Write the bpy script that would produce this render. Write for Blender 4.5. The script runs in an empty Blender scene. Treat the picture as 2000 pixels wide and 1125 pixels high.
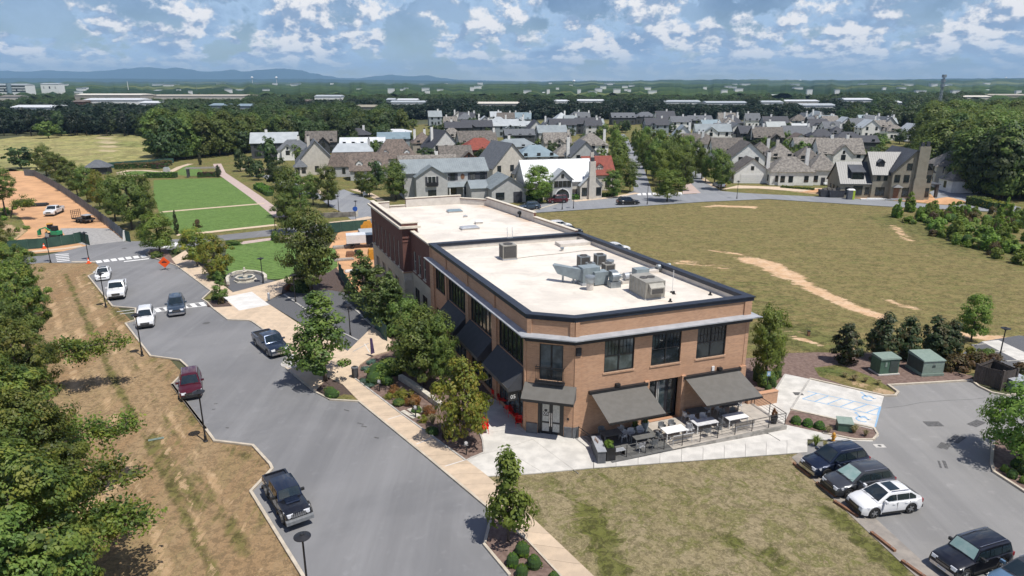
import bpy,bmesh,math,random
import numpy as np
from mathutils import Vector,Matrix,noise as mn
from mathutils.geometry import delaunay_2d_cdt
R = math.radians
sc = bpy.context.scene
COL = sc.collection
random.seed(7)
rng = np.random.default_rng(7)

# ------------------------------------------------------------------ camera, sky, sun, exposure
CAM_H,FPX = 27.0,1333.0
TH = math.atan(405.0/FPX)
cd = bpy.data.cameras.new('camera');cam = bpy.data.objects.new('camera',cd);COL.objects.link(cam)
cam.location = (0,0,CAM_H);cam.rotation_euler = (math.pi/2-TH,0,0)
cd.sensor_width = 36;cd.lens = FPX/2000*36;cd.clip_start = .5;cd.clip_end = 60000
sc.camera = cam
SUN_EL = R(65);SUN_H = Vector((.75,-.66)).normalized()
sunv = Vector((SUN_H.x*math.cos(SUN_EL),SUN_H.y*math.cos(SUN_EL),math.sin(SUN_EL)))
sl = bpy.data.lights.new('sun','SUN');sl.energy = 5.0;sl.angle = R(.53);sl.color = (1,.95,.87)
so = bpy.data.objects.new('sun',sl);COL.objects.link(so);so.location = (0,0,90)
so.rotation_euler = (-sunv).to_track_quat('-Z','Y').to_euler()
sc.view_settings.view_transform = 'Standard';sc.view_settings.look = 'None'
sc.view_settings.gamma = 1;sc.view_settings.exposure = .07;sc.view_settings.use_curve_mapping = False
sc.cycles.max_bounces = 5;sc.cycles.diffuse_bounces = 2;sc.cycles.glossy_bounces = 2
sc.cycles.transmission_bounces = 3;sc.cycles.transparent_max_bounces = 6;sc.cycles.volume_bounces = 0
sc.cycles.use_denoising = True;sc.cycles.use_adaptive_sampling = True;sc.cycles.adaptive_threshold = .02
sc.cycles.caustics_reflective = False;sc.cycles.caustics_refractive = False

class NT:                                                   # small helper for node trees
    def __init__(s,t):s.t = t;s.n = t.nodes;s.l = t.links
    def new(s,ty,**k):
        n = s.n.new(ty)
        for a,v in k.items():setattr(n,a,v)
        return n
    def set(s,node,sock,v):
        if v is None:return
        if isinstance(v,bpy.types.NodeSocket):s.l.new(v,node.inputs[sock])
        else:node.inputs[sock].default_value = v
    def math(s,op,a,b=None,c=None,clamp=False):
        n = s.new('ShaderNodeMath',operation=op,use_clamp=clamp);s.set(n,0,a);s.set(n,1,b);s.set(n,2,c);return n.outputs[0]
    def mix(s,f,a,b,blend='MIX'):
        n = s.new('ShaderNodeMix',data_type='RGBA',blend_type=blend)
        s.set(n,0,f);s.set(n,6,c4(a));s.set(n,7,c4(b));return n.outputs[2]
    def noise(s,vec,scale,detail=3,rough=.55,dist=0,dim='3D'):
        n = s.new('ShaderNodeTexNoise',noise_dimensions=dim);s.set(n,'Vector',vec);n.inputs['Scale'].default_value = scale
        n.inputs['Detail'].default_value = detail;n.inputs['Roughness'].default_value = rough;n.inputs['Distortion'].default_value = dist
        return n.outputs[0]
    def ramp(s,f,lo,hi,a=0.,b=1.):
        n = s.new('ShaderNodeMapRange');s.set(n,0,f);s.set(n,1,lo);s.set(n,2,hi);s.set(n,3,a);s.set(n,4,b)
        n.interpolation_type = 'SMOOTHSTEP';return n.outputs[0]
    def xyz(s,x,y,z):
        n = s.new('ShaderNodeCombineXYZ');s.set(n,0,x);s.set(n,1,y);s.set(n,2,z);return n.outputs[0]
    def sep(s,v):
        n = s.new('ShaderNodeSeparateXYZ');s.l.new(v,n.inputs[0]);return n.outputs
def c4(c):return c if isinstance(c,bpy.types.NodeSocket) or len(c) == 4 else (*c,1)

w = bpy.data.worlds.new('World');sc.world = w;w.use_nodes = True
t = NT(w.node_tree);t.n.clear()
sky = t.new('ShaderNodeTexSky',sky_type='NISHITA');sky.sun_disc = False;sky.sun_elevation = SUN_EL
sky.sun_rotation = math.atan2(SUN_H.x,SUN_H.y);sky.air_density = 1.0;sky.dust_density = 0.;sky.ozone_density = 4.0
b1 = t.new('ShaderNodeBackground');b1.inputs[1].default_value = .062
hs = t.new('ShaderNodeHueSaturation');hs.inputs['Saturation'].default_value = 1.4;hs.inputs['Hue'].default_value = .53;t.l.new(sky.outputs[0],hs.inputs['Color'])
t.l.new(hs.outputs[0],b1.inputs[0])
d = t.new('ShaderNodeTexCoord').outputs['Generated'];dx,dy,dz = t.sep(d)
el = t.math('ARCSINE',dz);az = t.math('ARCTAN2',dx,dy)
elp = t.math('ADD',t.math('MAXIMUM',el,0.0),.05)
cu = t.math('MULTIPLY',az,13.)
cv = t.math('MULTIPLY',t.math('LOGARITHM',elp,2.718),2.3)
def fld(du,dv,s,z,det=8,r=.55):return t.noise(t.xyz(t.math('ADD',cu,du),t.math('ADD',cv,dv),z),s,det,r)
big = fld(0.,0.,.42,7.,3,.5);m0 = fld(0.,0.,1.0,.3,9,.6)
cov = t.math('ADD',m0,t.math('MULTIPLY',t.math('SUBTRACT',big,.5),.8))
dens = t.ramp(cov,.38,.49)
p0 = fld(0.,0.,1.7,4.4,8,.58);p1 = fld(.05,-.22,1.7,4.4,8,.58);p2 = fld(.1,.16,1.7,4.4,8,.58)
puff = t.math('MULTIPLY',t.ramp(p0,.42,.53),t.ramp(cov,.40,.48))
top = t.ramp(t.math('SUBTRACT',p0,p2),-.075,.065)          # sunlit shoulders of each heap, shaded feet
veil = t.ramp(fld(0.,3.,.6,3.,5,.6),.35,.65,.12,.62)
ccol = t.mix(t.ramp(cov,.46,.66),(.40,.55,.74),(.22,.33,.51))
hcol = t.mix(top,(.27,.37,.53),(.90,.88,.87))
ccol = t.mix(puff,ccol,hcol)
ccol = t.mix(t.ramp(el,.0,.055,.45,1.),(.56,.70,.86),ccol)       # low clouds dissolve into the air
b2 = t.new('ShaderNodeBackground');t.l.new(ccol,b2.inputs[0]);b2.inputs[1].default_value = 1.1
mx = t.new('ShaderNodeMixShader');t.l.new(t.math('MULTIPLY',t.ramp(el,.2,.8,1.,.35),t.math('MAXIMUM',t.math('MULTIPLY',dens,t.ramp(el,.0,.035,.45,.97)),veil)),mx.inputs[0])
t.l.new(b1.outputs[0],mx.inputs[1]);t.l.new(b2.outputs[0],mx.inputs[2])
wo = t.new('ShaderNodeOutputWorld');t.l.new(mx.outputs[0],wo.inputs[0])

# ------------------------------------------------------------------ pixel <-> ground (photo pixels, 2000 x 1125)
def ray(u,v):
    x = (u-1000)/FPX;y = -(v-562.5)/FPX
    return (x,math.cos(TH)+y*math.sin(TH),-math.sin(TH)+y*math.cos(TH))
def G(u,v,z=0.):
    d = ray(u,v);k = (z-CAM_H)/d[2];return (d[0]*k,d[1]*k)
def GV(u,v,z=0.):p = G(u,v,z);return Vector((p[0],p[1],z))
def proj(p):
    z = p[1]*math.cos(TH)-(p[2]-CAM_H)*math.sin(TH);up = p[1]*math.sin(TH)+(p[2]-CAM_H)*math.cos(TH)
    return 1000+FPX*p[0]/z,562.5-FPX*up/z
def ppm(v):return (v-157.5)/27.0
def dist_v(v):return 27/math.tan(TH-math.atan((562.5-v)/FPX))      # ground distance along y at row v
def h_at(y,v):return CAM_H-y*math.tan(TH-math.atan((562.5-v)/FPX))  # height seen at row v, distance y
def x_at(u,y,z): 
    dep = y*math.cos(TH)-(z-CAM_H)*math.sin(TH);return (u-1000)/FPX*dep

# ------------------------------------------------------------------ materials
MATS = {}
def mat(name,col=(.5,.5,.5),rough=.8,metal=0,col2=None,scale=3.,lo=.35,hi=.65,bump=0,bscale=None,coat=0,spec=None,emis=None,detail=4,obj_rand=0,stretch=None,trans=0):
    if name in MATS:return MATS[name]
    m = bpy.data.materials.new(name);m.use_nodes = True;t = NT(m.node_tree);b = t.n['Principled BSDF']
    b.inputs['Roughness'].default_value = rough;b.inputs['Metallic'].default_value = metal
    if spec is not None:b.inputs['Specular IOR Level'].default_value = spec
    if coat:b.inputs['Coat Weight'].default_value = coat;b.inputs['Coat Roughness'].default_value = .05
    co = t.new('ShaderNodeTexCoord').outputs['Object']
    if stretch:mp = t.new('ShaderNodeMapping');mp.inputs['Scale'].default_value = stretch;t.l.new(co,mp.inputs[0]);co = mp.outputs[0]
    col2 = col2 or tuple(c*.8 for c in col)
    c = t.mix(t.ramp(t.noise(co,scale,detail),lo,hi),col,col2)
    if obj_rand:
        oi = t.new('ShaderNodeObjectInfo').outputs['Random']
        f = t.math('ADD',t.math('MULTIPLY',oi,obj_rand),1-obj_rand/2)
        hsn = t.new('ShaderNodeHueSaturation');t.l.new(f,hsn.inputs['Value']);t.l.new(c,hsn.inputs['Color']);c = hsn.outputs[0]
    t.l.new(c,b.inputs['Base Color'])
    if emis:b.inputs['Emission Color'].default_value = (*emis,1);b.inputs['Emission Strength'].default_value = 1
    if bump:
        bp = t.new('ShaderNodeBump');bp.inputs['Strength'].default_value = bump;bp.inputs['Distance'].default_value = .03
        t.l.new(t.noise(co,bscale or scale*6,4,.6),bp.inputs['Height']);t.l.new(bp.outputs[0],b.inputs['Normal'])
    MATS[name] = m;return m

def asphalt(name,a,bcol,stain=(.2,.2,.2)):
    m = bpy.data.materials.new(name);m.use_nodes = True;t = NT(m.node_tree);b = t.n['Principled BSDF']
    co = t.new('ShaderNodeTexCoord').outputs['Object']
    c = t.mix(t.ramp(t.noise(co,.09,5,.6,.6),.36,.64),a,bcol)
    mp = t.new('ShaderNodeMapping');mp.inputs['Rotation'].default_value = (0,0,R(-24));mp.inputs['Scale'].default_value = (1.1,.06,1);t.l.new(co,mp.inputs[0])
    c = t.mix(t.math('MULTIPLY',t.ramp(t.noise(mp.outputs[0],.55,4,.6),.42,.66),.26),c,tuple(x*1.4 for x in bcol))
    c = t.mix(t.math('MULTIPLY',t.ramp(t.noise(mp.outputs[0],.33,5,.65),.52,.7),.30),c,tuple(x*.72 for x in a))
    c = t.mix(t.math('MULTIPLY',t.ramp(t.noise(co,30,2,.7),.35,.75),.45),c,tuple(x*.55 for x in a))
    c = t.mix(t.math('MULTIPLY',t.ramp(t.noise(co,.8,5,.7),.56,.74),.35),c,tuple(x*1.35 for x in bcol))
    c = t.mix(t.math('MULTIPLY',t.ramp(t.noise(co,.35,6,.75,1.5),.66,.72),.5),c,tuple(x*.45 for x in a))
    t.l.new(c,b.inputs['Base Color']);b.inputs['Roughness'].default_value = .88
    bp = t.new('ShaderNodeBump');bp.inputs['Strength'].default_value = .35;bp.inputs['Distance'].default_value = .02
    t.l.new(t.noise(co,40,3),bp.inputs['Height']);t.l.new(bp.outputs[0],b.inputs['Normal'])
    MATS[name] = m;return m

def turf(name,base,alt,green,dirt,dirt2,fine=2.2,dirtnoise=1.9,stripes=None,streak=(0,1),deep=None):
    """ground cover; vertex attributes: dirt (bare soil), lush (greener growth)"""
    m = bpy.data.materials.new(name);m.use_nodes = True;t = NT(m.node_tree);b = t.n['Principled BSDF']
    co = t.new('ShaderNodeTexCoord').outputs['Object']
    at = lambda n:t.new('ShaderNodeAttribute',attribute_name=n).outputs['Fac']
    mp0 = t.new('ShaderNodeMapping');mp0.inputs['Rotation'].default_value = (0,0,R(streak[0]));mp0.inputs['Scale'].default_value = (1,streak[1],1);t.l.new(co,mp0.inputs[0]);cs = mp0.outputs[0]
    n1 = t.noise(cs,.12,6,.65,.8);n2 = t.noise(co,fine,7,.78,.8);n3 = t.noise(cs,fine*.3,8,.72,1.0)
    c = t.mix(t.ramp(n1,.40,.60),base,alt)
    c = t.mix(t.math('MULTIPLY',t.ramp(n3,.47,.58),.72),c,green)
    c = t.mix(t.math('MULTIPLY',t.ramp(n2,.46,.56),.62),c,tuple(x*.42 for x in base))
    c = t.mix(t.math('MULTIPLY',t.ramp(t.noise(co,fine*3.3,5,.75,.6),.50,.62),.45),c,tuple(min(1,x*1.55) for x in alt))
    lush = t.ramp(t.math('ADD',at('lush'),t.math('MULTIPLY',t.math('SUBTRACT',n3,.5),2.2)),.35,.85)
    deep = deep or green;gcol = t.mix(t.ramp(n2,.42,.58),tuple(x*1.1 for x in deep),tuple(x*.45 for x in deep))
    c = t.mix(t.math('MULTIPLY',lush,.85),c,gcol)
    if stripes:
        mp = t.new('ShaderNodeMapping');mp.inputs['Rotation'].default_value = (0,0,stripes[0]);t.l.new(co,mp.inputs[0])
        wv = t.new('ShaderNodeTexWave');wv.inputs['Scale'].default_value = stripes[1];wv.inputs['Distortion'].default_value = 1.0;wv.inputs['Detail'].default_value = 2;t.l.new(mp.outputs[0],wv.inputs[0])
        c = t.mix(t.math('MULTIPLY',t.ramp(wv.outputs['Fac'],.3,.7),.75),c,tuple(x*1.45 for x in base))
    dn = t.ramp(t.math('ADD',at('dirt'),t.math('MULTIPLY',t.math('SUBTRACT',t.math('ADD',t.math('MULTIPLY',n3,.65),t.math('MULTIPLY',n2,.35)),.5),dirtnoise*2)),.40,.62)
    dc = t.mix(t.ramp(t.noise(co,.6,7,.75),.40,.62),dirt,dirt2);dc = t.mix(t.math('MULTIPLY',t.ramp(n2,.48,.58),.35),dc,tuple(x*.6 for x in dirt))
    c = t.mix(dn,c,dc)
    t.l.new(c,b.inputs['Base Color']);b.inputs['Roughness'].default_value = .95;b.inputs['Specular IOR Level'].default_value = .15
    bp = t.new('ShaderNodeBump');bp.inputs['Strength'].default_value = .75;bp.inputs['Distance'].default_value = .12
    t.l.new(t.math('ADD',n2,t.noise(co,fine*5,4,.7)),bp.inputs['Height']);t.l.new(bp.outputs[0],b.inputs['Normal'])
    MATS[name] = m;return m

def brick(name,a,b_,mortar,rot=0.):
    m = bpy.data.materials.new(name);m.use_nodes = True;t = NT(m.node_tree);bs = t.n['Principled BSDF']
    g = t.new('ShaderNodeNewGeometry');x,y,z = t.sep(g.outputs['Position'])
    nx,ny,nz = t.sep(g.outputs['Normal'])
    s = t.math('ADD',t.math('MULTIPLY',x,t.math('ABSOLUTE',ny)),t.math('MULTIPLY',y,t.math('ABSOLUTE',nx)))
    v = t.xyz(s,z,0)
    bt = t.new('ShaderNodeTexBrick');t.l.new(v,bt.inputs[0]);bt.inputs['Scale'].default_value = 1
    bt.inputs['Brick Width'].default_value = .24;bt.inputs['Row Height'].default_value = .085;bt.inputs['Mortar Size'].default_value = .010
    bt.inputs['Color1'].default_value = (*a,1);bt.inputs['Color2'].default_value = (*b_,1);bt.inputs['Mortar'].default_value = (*mortar,1);bt.inputs['Bias'].default_value = -.1
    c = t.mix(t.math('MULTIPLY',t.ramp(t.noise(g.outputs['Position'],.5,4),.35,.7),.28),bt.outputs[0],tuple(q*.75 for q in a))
    # paler bands in the colour imitate long shadow lines between proud courses
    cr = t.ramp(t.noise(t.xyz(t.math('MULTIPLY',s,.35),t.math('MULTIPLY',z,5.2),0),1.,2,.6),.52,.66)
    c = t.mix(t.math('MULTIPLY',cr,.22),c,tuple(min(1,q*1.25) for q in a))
    t.l.new(c,bs.inputs['Base Color']);bs.inputs['Roughness'].default_value = .9
    bp = t.new('ShaderNodeBump');bp.inputs['Strength'].default_value = .5;bp.inputs['Distance'].default_value = .01;bp.invert = True
    t.l.new(bt.outputs['Fac'],bp.inputs['Height']);t.l.new(bp.outputs[0],bs.inputs['Normal'])
    MATS[name] = m;return m

def leafmat(name,a,b_,c_,warm=None,wamt=0.):
    m = bpy.data.materials.new(name);m.use_nodes = True;t = NT(m.node_tree);b = t.n['Principled BSDF']
    g = t.new('ShaderNodeNewGeometry');oi = t.new('ShaderNodeObjectInfo')
    co = t.new('ShaderNodeTexCoord').outputs['Object']
    c = t.mix(g.outputs['Random Per Island'],a,b_)
    c = t.mix(t.ramp(t.noise(co,.8,3,.6),.4,.65),c,c_)
    if warm:c = t.mix(t.math('MULTIPLY',t.ramp(t.noise(co,1.3,2),.52,.62),wamt),c,warm)
    h = t.new('ShaderNodeHueSaturation');t.l.new(c,h.inputs['Color'])
    t.l.new(t.math('ADD',t.math('MULTIPLY',oi.outputs['Random'],.04),.475),h.inputs['Hue'])
    t.l.new(t.math('ADD',t.math('MULTIPLY',oi.outputs['Random'],.5),.78),h.inputs['Value'])
    t.l.new(h.outputs[0],b.inputs['Base Color']);b.inputs['Roughness'].default_value = .55;b.inputs['Specular IOR Level'].default_value = .35
    tr = t.new('ShaderNodeBsdfTranslucent');h2 = t.new('ShaderNodeHueSaturation');h2.inputs['Value'].default_value = 1.6;t.l.new(h.outputs[0],h2.inputs['Color']);t.l.new(h2.outputs[0],tr.inputs[0])
    ms = t.new('ShaderNodeMixShader');ms.inputs[0].default_value = .3
    t.l.new(b.outputs[0],ms.inputs[1]);t.l.new(tr.outputs[0],ms.inputs[2]);t.l.new(ms.outputs[0],t.n['Material Output'].inputs[0])
    MATS[name] = m;return m

asphalt('asphalt',(.165,.167,.174),(.215,.216,.222))
asphalt('asphalt_lot',(.20,.198,.196),(.255,.25,.243))
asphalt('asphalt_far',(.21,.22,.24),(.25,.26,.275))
mat('gravel_dark',(.085,.088,.098),.95,col2=(.12,.122,.13),scale=8,bump=.5,bscale=30)
mat('gravel_pale',(.36,.35,.34),.95,col2=(.26,.255,.25),scale=2,bump=.5,bscale=20)
mat('gravel_edge',(.30,.27,.235),.95,col2=(.22,.20,.18),scale=1.2,bump=.5,bscale=20)
mat('concrete_tan',(.56,.44,.32),.9,col2=(.48,.38,.28),scale=1.2,bump=.15,bscale=30,obj_rand=.16)
mat('concrete_white',(.58,.56,.52),.9,col2=(.46,.445,.415),scale=.8,bump=.15,bscale=30,obj_rand=.08)
mat('concrete_bright',(.66,.65,.63),.9,col2=(.57,.56,.54),scale=.8)
mat('concrete_pink',(.47,.37,.33),.9,col2=(.42,.33,.30),scale=1.2)
mat('kerb_concrete',(.52,.46,.37),.9,col2=(.42,.37,.30),scale=1.5)
mat('kerb_grey',(.45,.43,.40),.9,col2=(.34,.33,.31),scale=1.5)
mat('mulch',(.13,.085,.07),.98,col2=(.20,.14,.115),scale=3,bump=.8,bscale=18,detail=8)
mat('mulch_dark',(.06,.042,.035),.98,col2=(.10,.07,.06),scale=4,bump=.8,bscale=18,detail=8)
mat('soil',(.58,.33,.17),.95,col2=(.44,.25,.13),scale=.25,bump=.6,bscale=2,detail=8)
turf('dry_grass',(.335,.24,.138),(.285,.185,.098),(.26,.20,.10),(.44,.30,.17),(.50,.36,.22),fine=1.7,streak=(-24,.16),deep=(.135,.13,.04))
turf('meadow',(.185,.155,.064),(.225,.18,.08),(.135,.142,.047),(.55,.36,.21),(.62,.45,.30),fine=.9,streak=(8,4))
turf('front_lawn',(.25,.21,.112),(.29,.24,.145),(.12,.13,.032),(.36,.27,.18),(.39,.30,.20),fine=1.9)
turf('lawn',(.10,.165,.045),(.12,.185,.055),(.075,.13,.032),(.3,.25,.12),(.3,.25,.12),fine=.8,dirtnoise=0,stripes=(R(62),.32))
turf('verge',(.17,.17,.055),(.20,.16,.07),(.095,.125,.035),(.42,.30,.18),(.45,.32,.2),fine=1.2)
turf('pasture',(.29,.27,.105),(.33,.29,.135),(.21,.225,.08),(.42,.34,.2),(.45,.38,.24),fine=.12)
mat('forest_floor',(.055,.065,.025),.95,col2=(.075,.075,.035),scale=.05)
brick('brick_orange',(.53,.30,.178),(.385,.202,.118),(.60,.43,.31))
brick('brick_red',(.155,.062,.048),(.12,.048,.04),(.20,.115,.095))
mat('navy_metal',(.022,.028,.045),.45,metal=.3,col2=(.03,.037,.055),scale=2)
mat('black_metal',(.012,.013,.016),.45,col2=(.02,.02,.022),scale=4)
mat('cornice_metal',(.42,.44,.47),.45,metal=.2,col2=(.35,.37,.40),scale=1.5)
mat('frieze_black',(.016,.017,.024),.55,col2=(.022,.024,.03),scale=2)
mat('cream_stucco',(.56,.51,.41),.9,col2=(.50,.45,.36),scale=1)
mat('cream_stone',(.66,.60,.50),.8,col2=(.58,.53,.44),scale=1.5)
mat('grey_stone',(.14,.145,.155),.85,col2=(.10,.105,.115),scale=3)
mat('awning_cloth',(.13,.125,.115),.85,col2=(.115,.11,.10),scale=2)
mat('awning_navy',(.052,.055,.064),.8,col2=(.044,.047,.055),scale=2)
def roofmat():
    m = bpy.data.materials.new('roof_membrane');m.use_nodes = True;t = NT(m.node_tree);b = t.n['Principled BSDF']
    co = t.new('ShaderNodeTexCoord').outputs['Object']
    c = t.mix(t.ramp(t.noise(co,.25,6,.6,.5),.38,.66),(.70,.65,.575),(.57,.525,.465))
    c = t.mix(t.math('MULTIPLY',t.ramp(t.noise(co,2.2,5,.7,1),.5,.7),.35),c,(.50,.46,.41))
    mp = t.new('ShaderNodeMapping');mp.inputs['Rotation'].default_value = (0,0,R(-19));mp.inputs['Scale'].default_value = (.12,1.2,1);t.l.new(co,mp.inputs[0])
    c = t.mix(t.math('MULTIPLY',t.ramp(t.noise(mp.outputs[0],.8,4),.55,.62),.25),c,(.52,.47,.41))
    x_,y_,z_ = t.sep(mp.outputs[0]);fr = t.math('FRACT',t.math('DIVIDE',y_,3.4));c = t.mix(t.math('MULTIPLY',t.math('LESS_THAN',fr,.022),.22),c,(.40,.37,.33))
    c = t.mix(t.math('MULTIPLY',t.ramp(t.noise(co,.5,7,.7,.8),.54,.64),.30),c,(.43,.39,.34))
    rust = t.math('MULTIPLY',t.new('ShaderNodeAttribute',attribute_name='rust').outputs['Fac'],t.ramp(t.noise(mp.outputs[0],1.3,6,.7,1.5),.42,.62))
    c = t.mix(rust,c,(.46,.27,.14))
    t.l.new(c,b.inputs['Base Color']);b.inputs['Roughness'].default_value = .7;MATS['roof_membrane'] = m
roofmat()
mat('parapet_cream',(.62,.575,.52),.8,col2=(.54,.50,.45),scale=1.2)
mat('steel_galv',(.36,.40,.42),.38,metal=.6,col2=(.28,.31,.33),scale=3)
mat('hvac_beige',(.34,.325,.285),.55,metal=.1,col2=(.27,.26,.23),scale=2)
mat('hvac_bluegrey',(.26,.31,.33),.5,metal=.1,col2=(.21,.25,.27),scale=2)
mat('hvac_grille',(.045,.045,.045),.6,col2=(.09,.085,.08),scale=14)
mat('white_paint',(.80,.80,.79),.6,col2=(.70,.70,.69),scale=5)
mat('blue_paint',(.19,.36,.56),.7,col2=(.30,.44,.58),scale=5)
mat('glass_window',(.015,.02,.022),.06,col2=(.03,.038,.04),scale=.6,spec=.8)
mat('glass_bright',(.09,.12,.13),.08,col2=(.03,.045,.05),scale=1.0,spec=.9)
mat('curtain',(.55,.55,.52),.9,col2=(.42,.42,.4),scale=8)
mat('bark',(.12,.095,.075),.95,col2=(.07,.055,.045),scale=6,bump=.6)
mat('bark_pale',(.28,.25,.21),.95,col2=(.18,.155,.13),scale=6,bump=.6)
mat('rubber',(.014,.014,.015),.8,col2=(.02,.02,.02),scale=8)
mat('rim_silver',(.42,.43,.45),.3,metal=.8,col2=(.34,.35,.36),scale=5)
mat('rim_dark',(.06,.06,.065),.35,metal=.6,col2=(.04,.04,.04),scale=5)
mat('car_glass',(.012,.02,.024),.04,col2=(.02,.03,.034),scale=1,spec=.9)
mat('sunshade',(.22,.34,.32),.12,col2=(.30,.40,.38),scale=2,spec=.9)
mat('chrome',(.6,.6,.62),.15,metal=.9,col2=(.5,.5,.52),scale=4)
mat('plastic_black',(.018,.018,.019),.55,col2=(.025,.025,.025),scale=6)
mat('light_clear',(.72,.74,.78),.12,col2=(.5,.52,.55),scale=12,spec=.8)
mat('light_red',(.32,.012,.012),.2,col2=(.24,.008,.008),scale=8,spec=.8)
mat('amber',(.75,.25,.03),.25,col2=(.6,.2,.03),scale=6)
mat('plate_white',(.6,.62,.65),.5,col2=(.5,.52,.55),scale=20)
mat('wood_brown',(.24,.125,.07),.85,col2=(.17,.085,.05),scale=4,bump=.3)
mat('wood_dark',(.055,.045,.04),.9,col2=(.085,.07,.06),scale=3,stretch=(8,8,.6),bump=.3,obj_rand=.35)
mat('wood_weathered',(.33,.30,.26),.9,col2=(.25,.225,.20),scale=4)
mat('utility_green',(.075,.145,.10),.5,col2=(.06,.12,.085),scale=3)
mat('utility_pale',(.225,.29,.25),.5,col2=(.19,.25,.215),scale=3)
mat('utility_dark',(.05,.07,.062),.6,col2=(.04,.055,.05),scale=3)
mat('screen_green',(.022,.065,.052),.85,col2=(.035,.09,.07),scale=.7)
mat('screen_grey',(.16,.18,.19),.85,col2=(.11,.125,.135),scale=.6)
mat('orange_sign',(.90,.11,.01),.5,col2=(.82,.09,.01),scale=3)
mat('yellow_paint',(.55,.27,.03),.5,col2=(.45,.22,.03),scale=4)
mat('lime_paint',(.45,.58,.04),.5,col2=(.38,.5,.04),scale=4)
mat('green_paint',(.02,.28,.12),.5,col2=(.02,.2,.09),scale=4)
mat('red_plastic',(.75,.02,.015),.4,col2=(.6,.015,.012),scale=4)
mat('blue_tarp',(.02,.10,.42),.6,col2=(.015,.08,.33),scale=3)
mat('purple_cloth',(.10,.06,.16),.8,col2=(.06,.04,.1),scale=3)
mat('patio_slate',(.13,.13,.125),.85,col2=(.10,.10,.097),scale=2,obj_rand=.15)
mat('patio_concrete',(.44,.40,.35),.85,col2=(.36,.33,.29),scale=1.2,obj_rand=.1)
mat('stained_concrete',(.36,.34,.31),.9,col2=(.22,.21,.19),scale=1.4,lo=.4,hi=.6)
mat('stone_pale',(.60,.56,.47),.85,col2=(.45,.42,.36),scale=2,bump=.3)
mat('water',(.02,.05,.06),.05,col2=(.03,.06,.07),scale=1)
mat('chair_white',(.62,.63,.64),.6,col2=(.5,.5,.52),scale=6)
mat('chair_grey',(.20,.21,.22),.6,col2=(.14,.15,.16),scale=6)
mat('water_far',(.02,.06,.075),.2,col2=(.03,.07,.085),scale=.1)
for n_,a_ in dict(shingle_brown=((.15,.132,.115),(.07,.062,.055)),shingle_tan=((.235,.215,.19),(.115,.105,.094)),shingle_warm=((.17,.132,.108),(.085,.066,.056)),
                   slate_dark=((.055,.058,.068),(.038,.04,.05)),slate_grey=((.12,.13,.145),(.09,.098,.11)),metal_grey=((.24,.275,.29),(.20,.23,.245)),
                   metal_pale=((.40,.43,.45),(.34,.37,.39)),metal_blue=((.20,.27,.31),(.165,.225,.26)),metal_white=((.60,.62,.64),(.52,.54,.56)),
                   roof_red=((.24,.05,.03),(.17,.035,.022)),metal_dark=((.085,.09,.10),(.065,.07,.08))).items():
    mat(n_,a_[0],.75 if 'metal' not in n_ else .45,col2=a_[1],scale=1.6 if 'metal' not in n_ else .5,detail=8,bump=.4 if 'metal' not in n_ else 0,bscale=6)
for n_,a_ in dict(wall_white=(.80,.80,.77),wall_grey=(.47,.475,.465),wall_cream=(.58,.545,.48),wall_tan=(.27,.25,.195),wall_dark=(.06,.065,.07),wall_bluegrey=(.30,.34,.37),
                   wall_pale=(.62,.62,.60),wall_stone=(.36,.33,.28),wall_brick=(.16,.07,.05),wall_yellow=(.46,.40,.27)).items():
    mat(n_,a_,.85,col2=tuple(x*.86 for x in a_),scale=1.2)
leafmat('leaf_oak',(.108,.165,.030),(.180,.222,.040),(.046,.082,.018),(.28,.25,.04),.4)
leafmat('leaf_maple',(.112,.168,.036),(.170,.220,.046),(.062,.110,.024))
leafmat('leaf_bright',(0.139,0.218,0.037),(0.198,0.271,0.046),(0.086,0.158,0.026))
leafmat('leaf_yellow',(.17,.205,.032),(.23,.235,.036),(.11,.155,.025),(.34,.24,.04),.5)
leafmat('leaf_magnolia',(.035,.065,.022),(.06,.085,.03),(.025,.045,.016),(.13,.085,.04),.5)
leafmat('leaf_pine',(.095,.150,.042),(.140,.190,.050),(.055,.098,.028))
leafmat('leaf_wood',(0.099,0.152,0.034),(0.152,0.198,0.045),(0.066,0.112,0.026),(0.198,0.224,0.053),.5)
leafmat('leaf_wood_cloudshade',(.015,.03,.016),(.023,.04,.018),(.011,.024,.013))  # cloud shadow on the distant woods, painted into the leaf colour
leafmat('leaf_wood_mid',(0.053,0.092,0.029),(0.082,0.121,0.036),(0.036,0.066,0.024))
leafmat('leaf_box',(.085,.19,.02),(.13,.24,.03),(.055,.13,.015))
leafmat('leaf_juniper',(.11,.19,.15),(.15,.23,.19),(.07,.14,.11))
leafmat('leaf_rust',(.22,.10,.03),(.28,.15,.05),(.14,.10,.03))
leafmat('leaf_straw',(.30,.27,.13),(.38,.34,.18),(.20,.20,.08))
leafmat('leaf_brown',(.10,.07,.03),(.14,.09,.04),(.07,.08,.025))
leafmat('leaf_purple',(.07,.025,.025),(.09,.04,.03),(.045,.02,.02))

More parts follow.
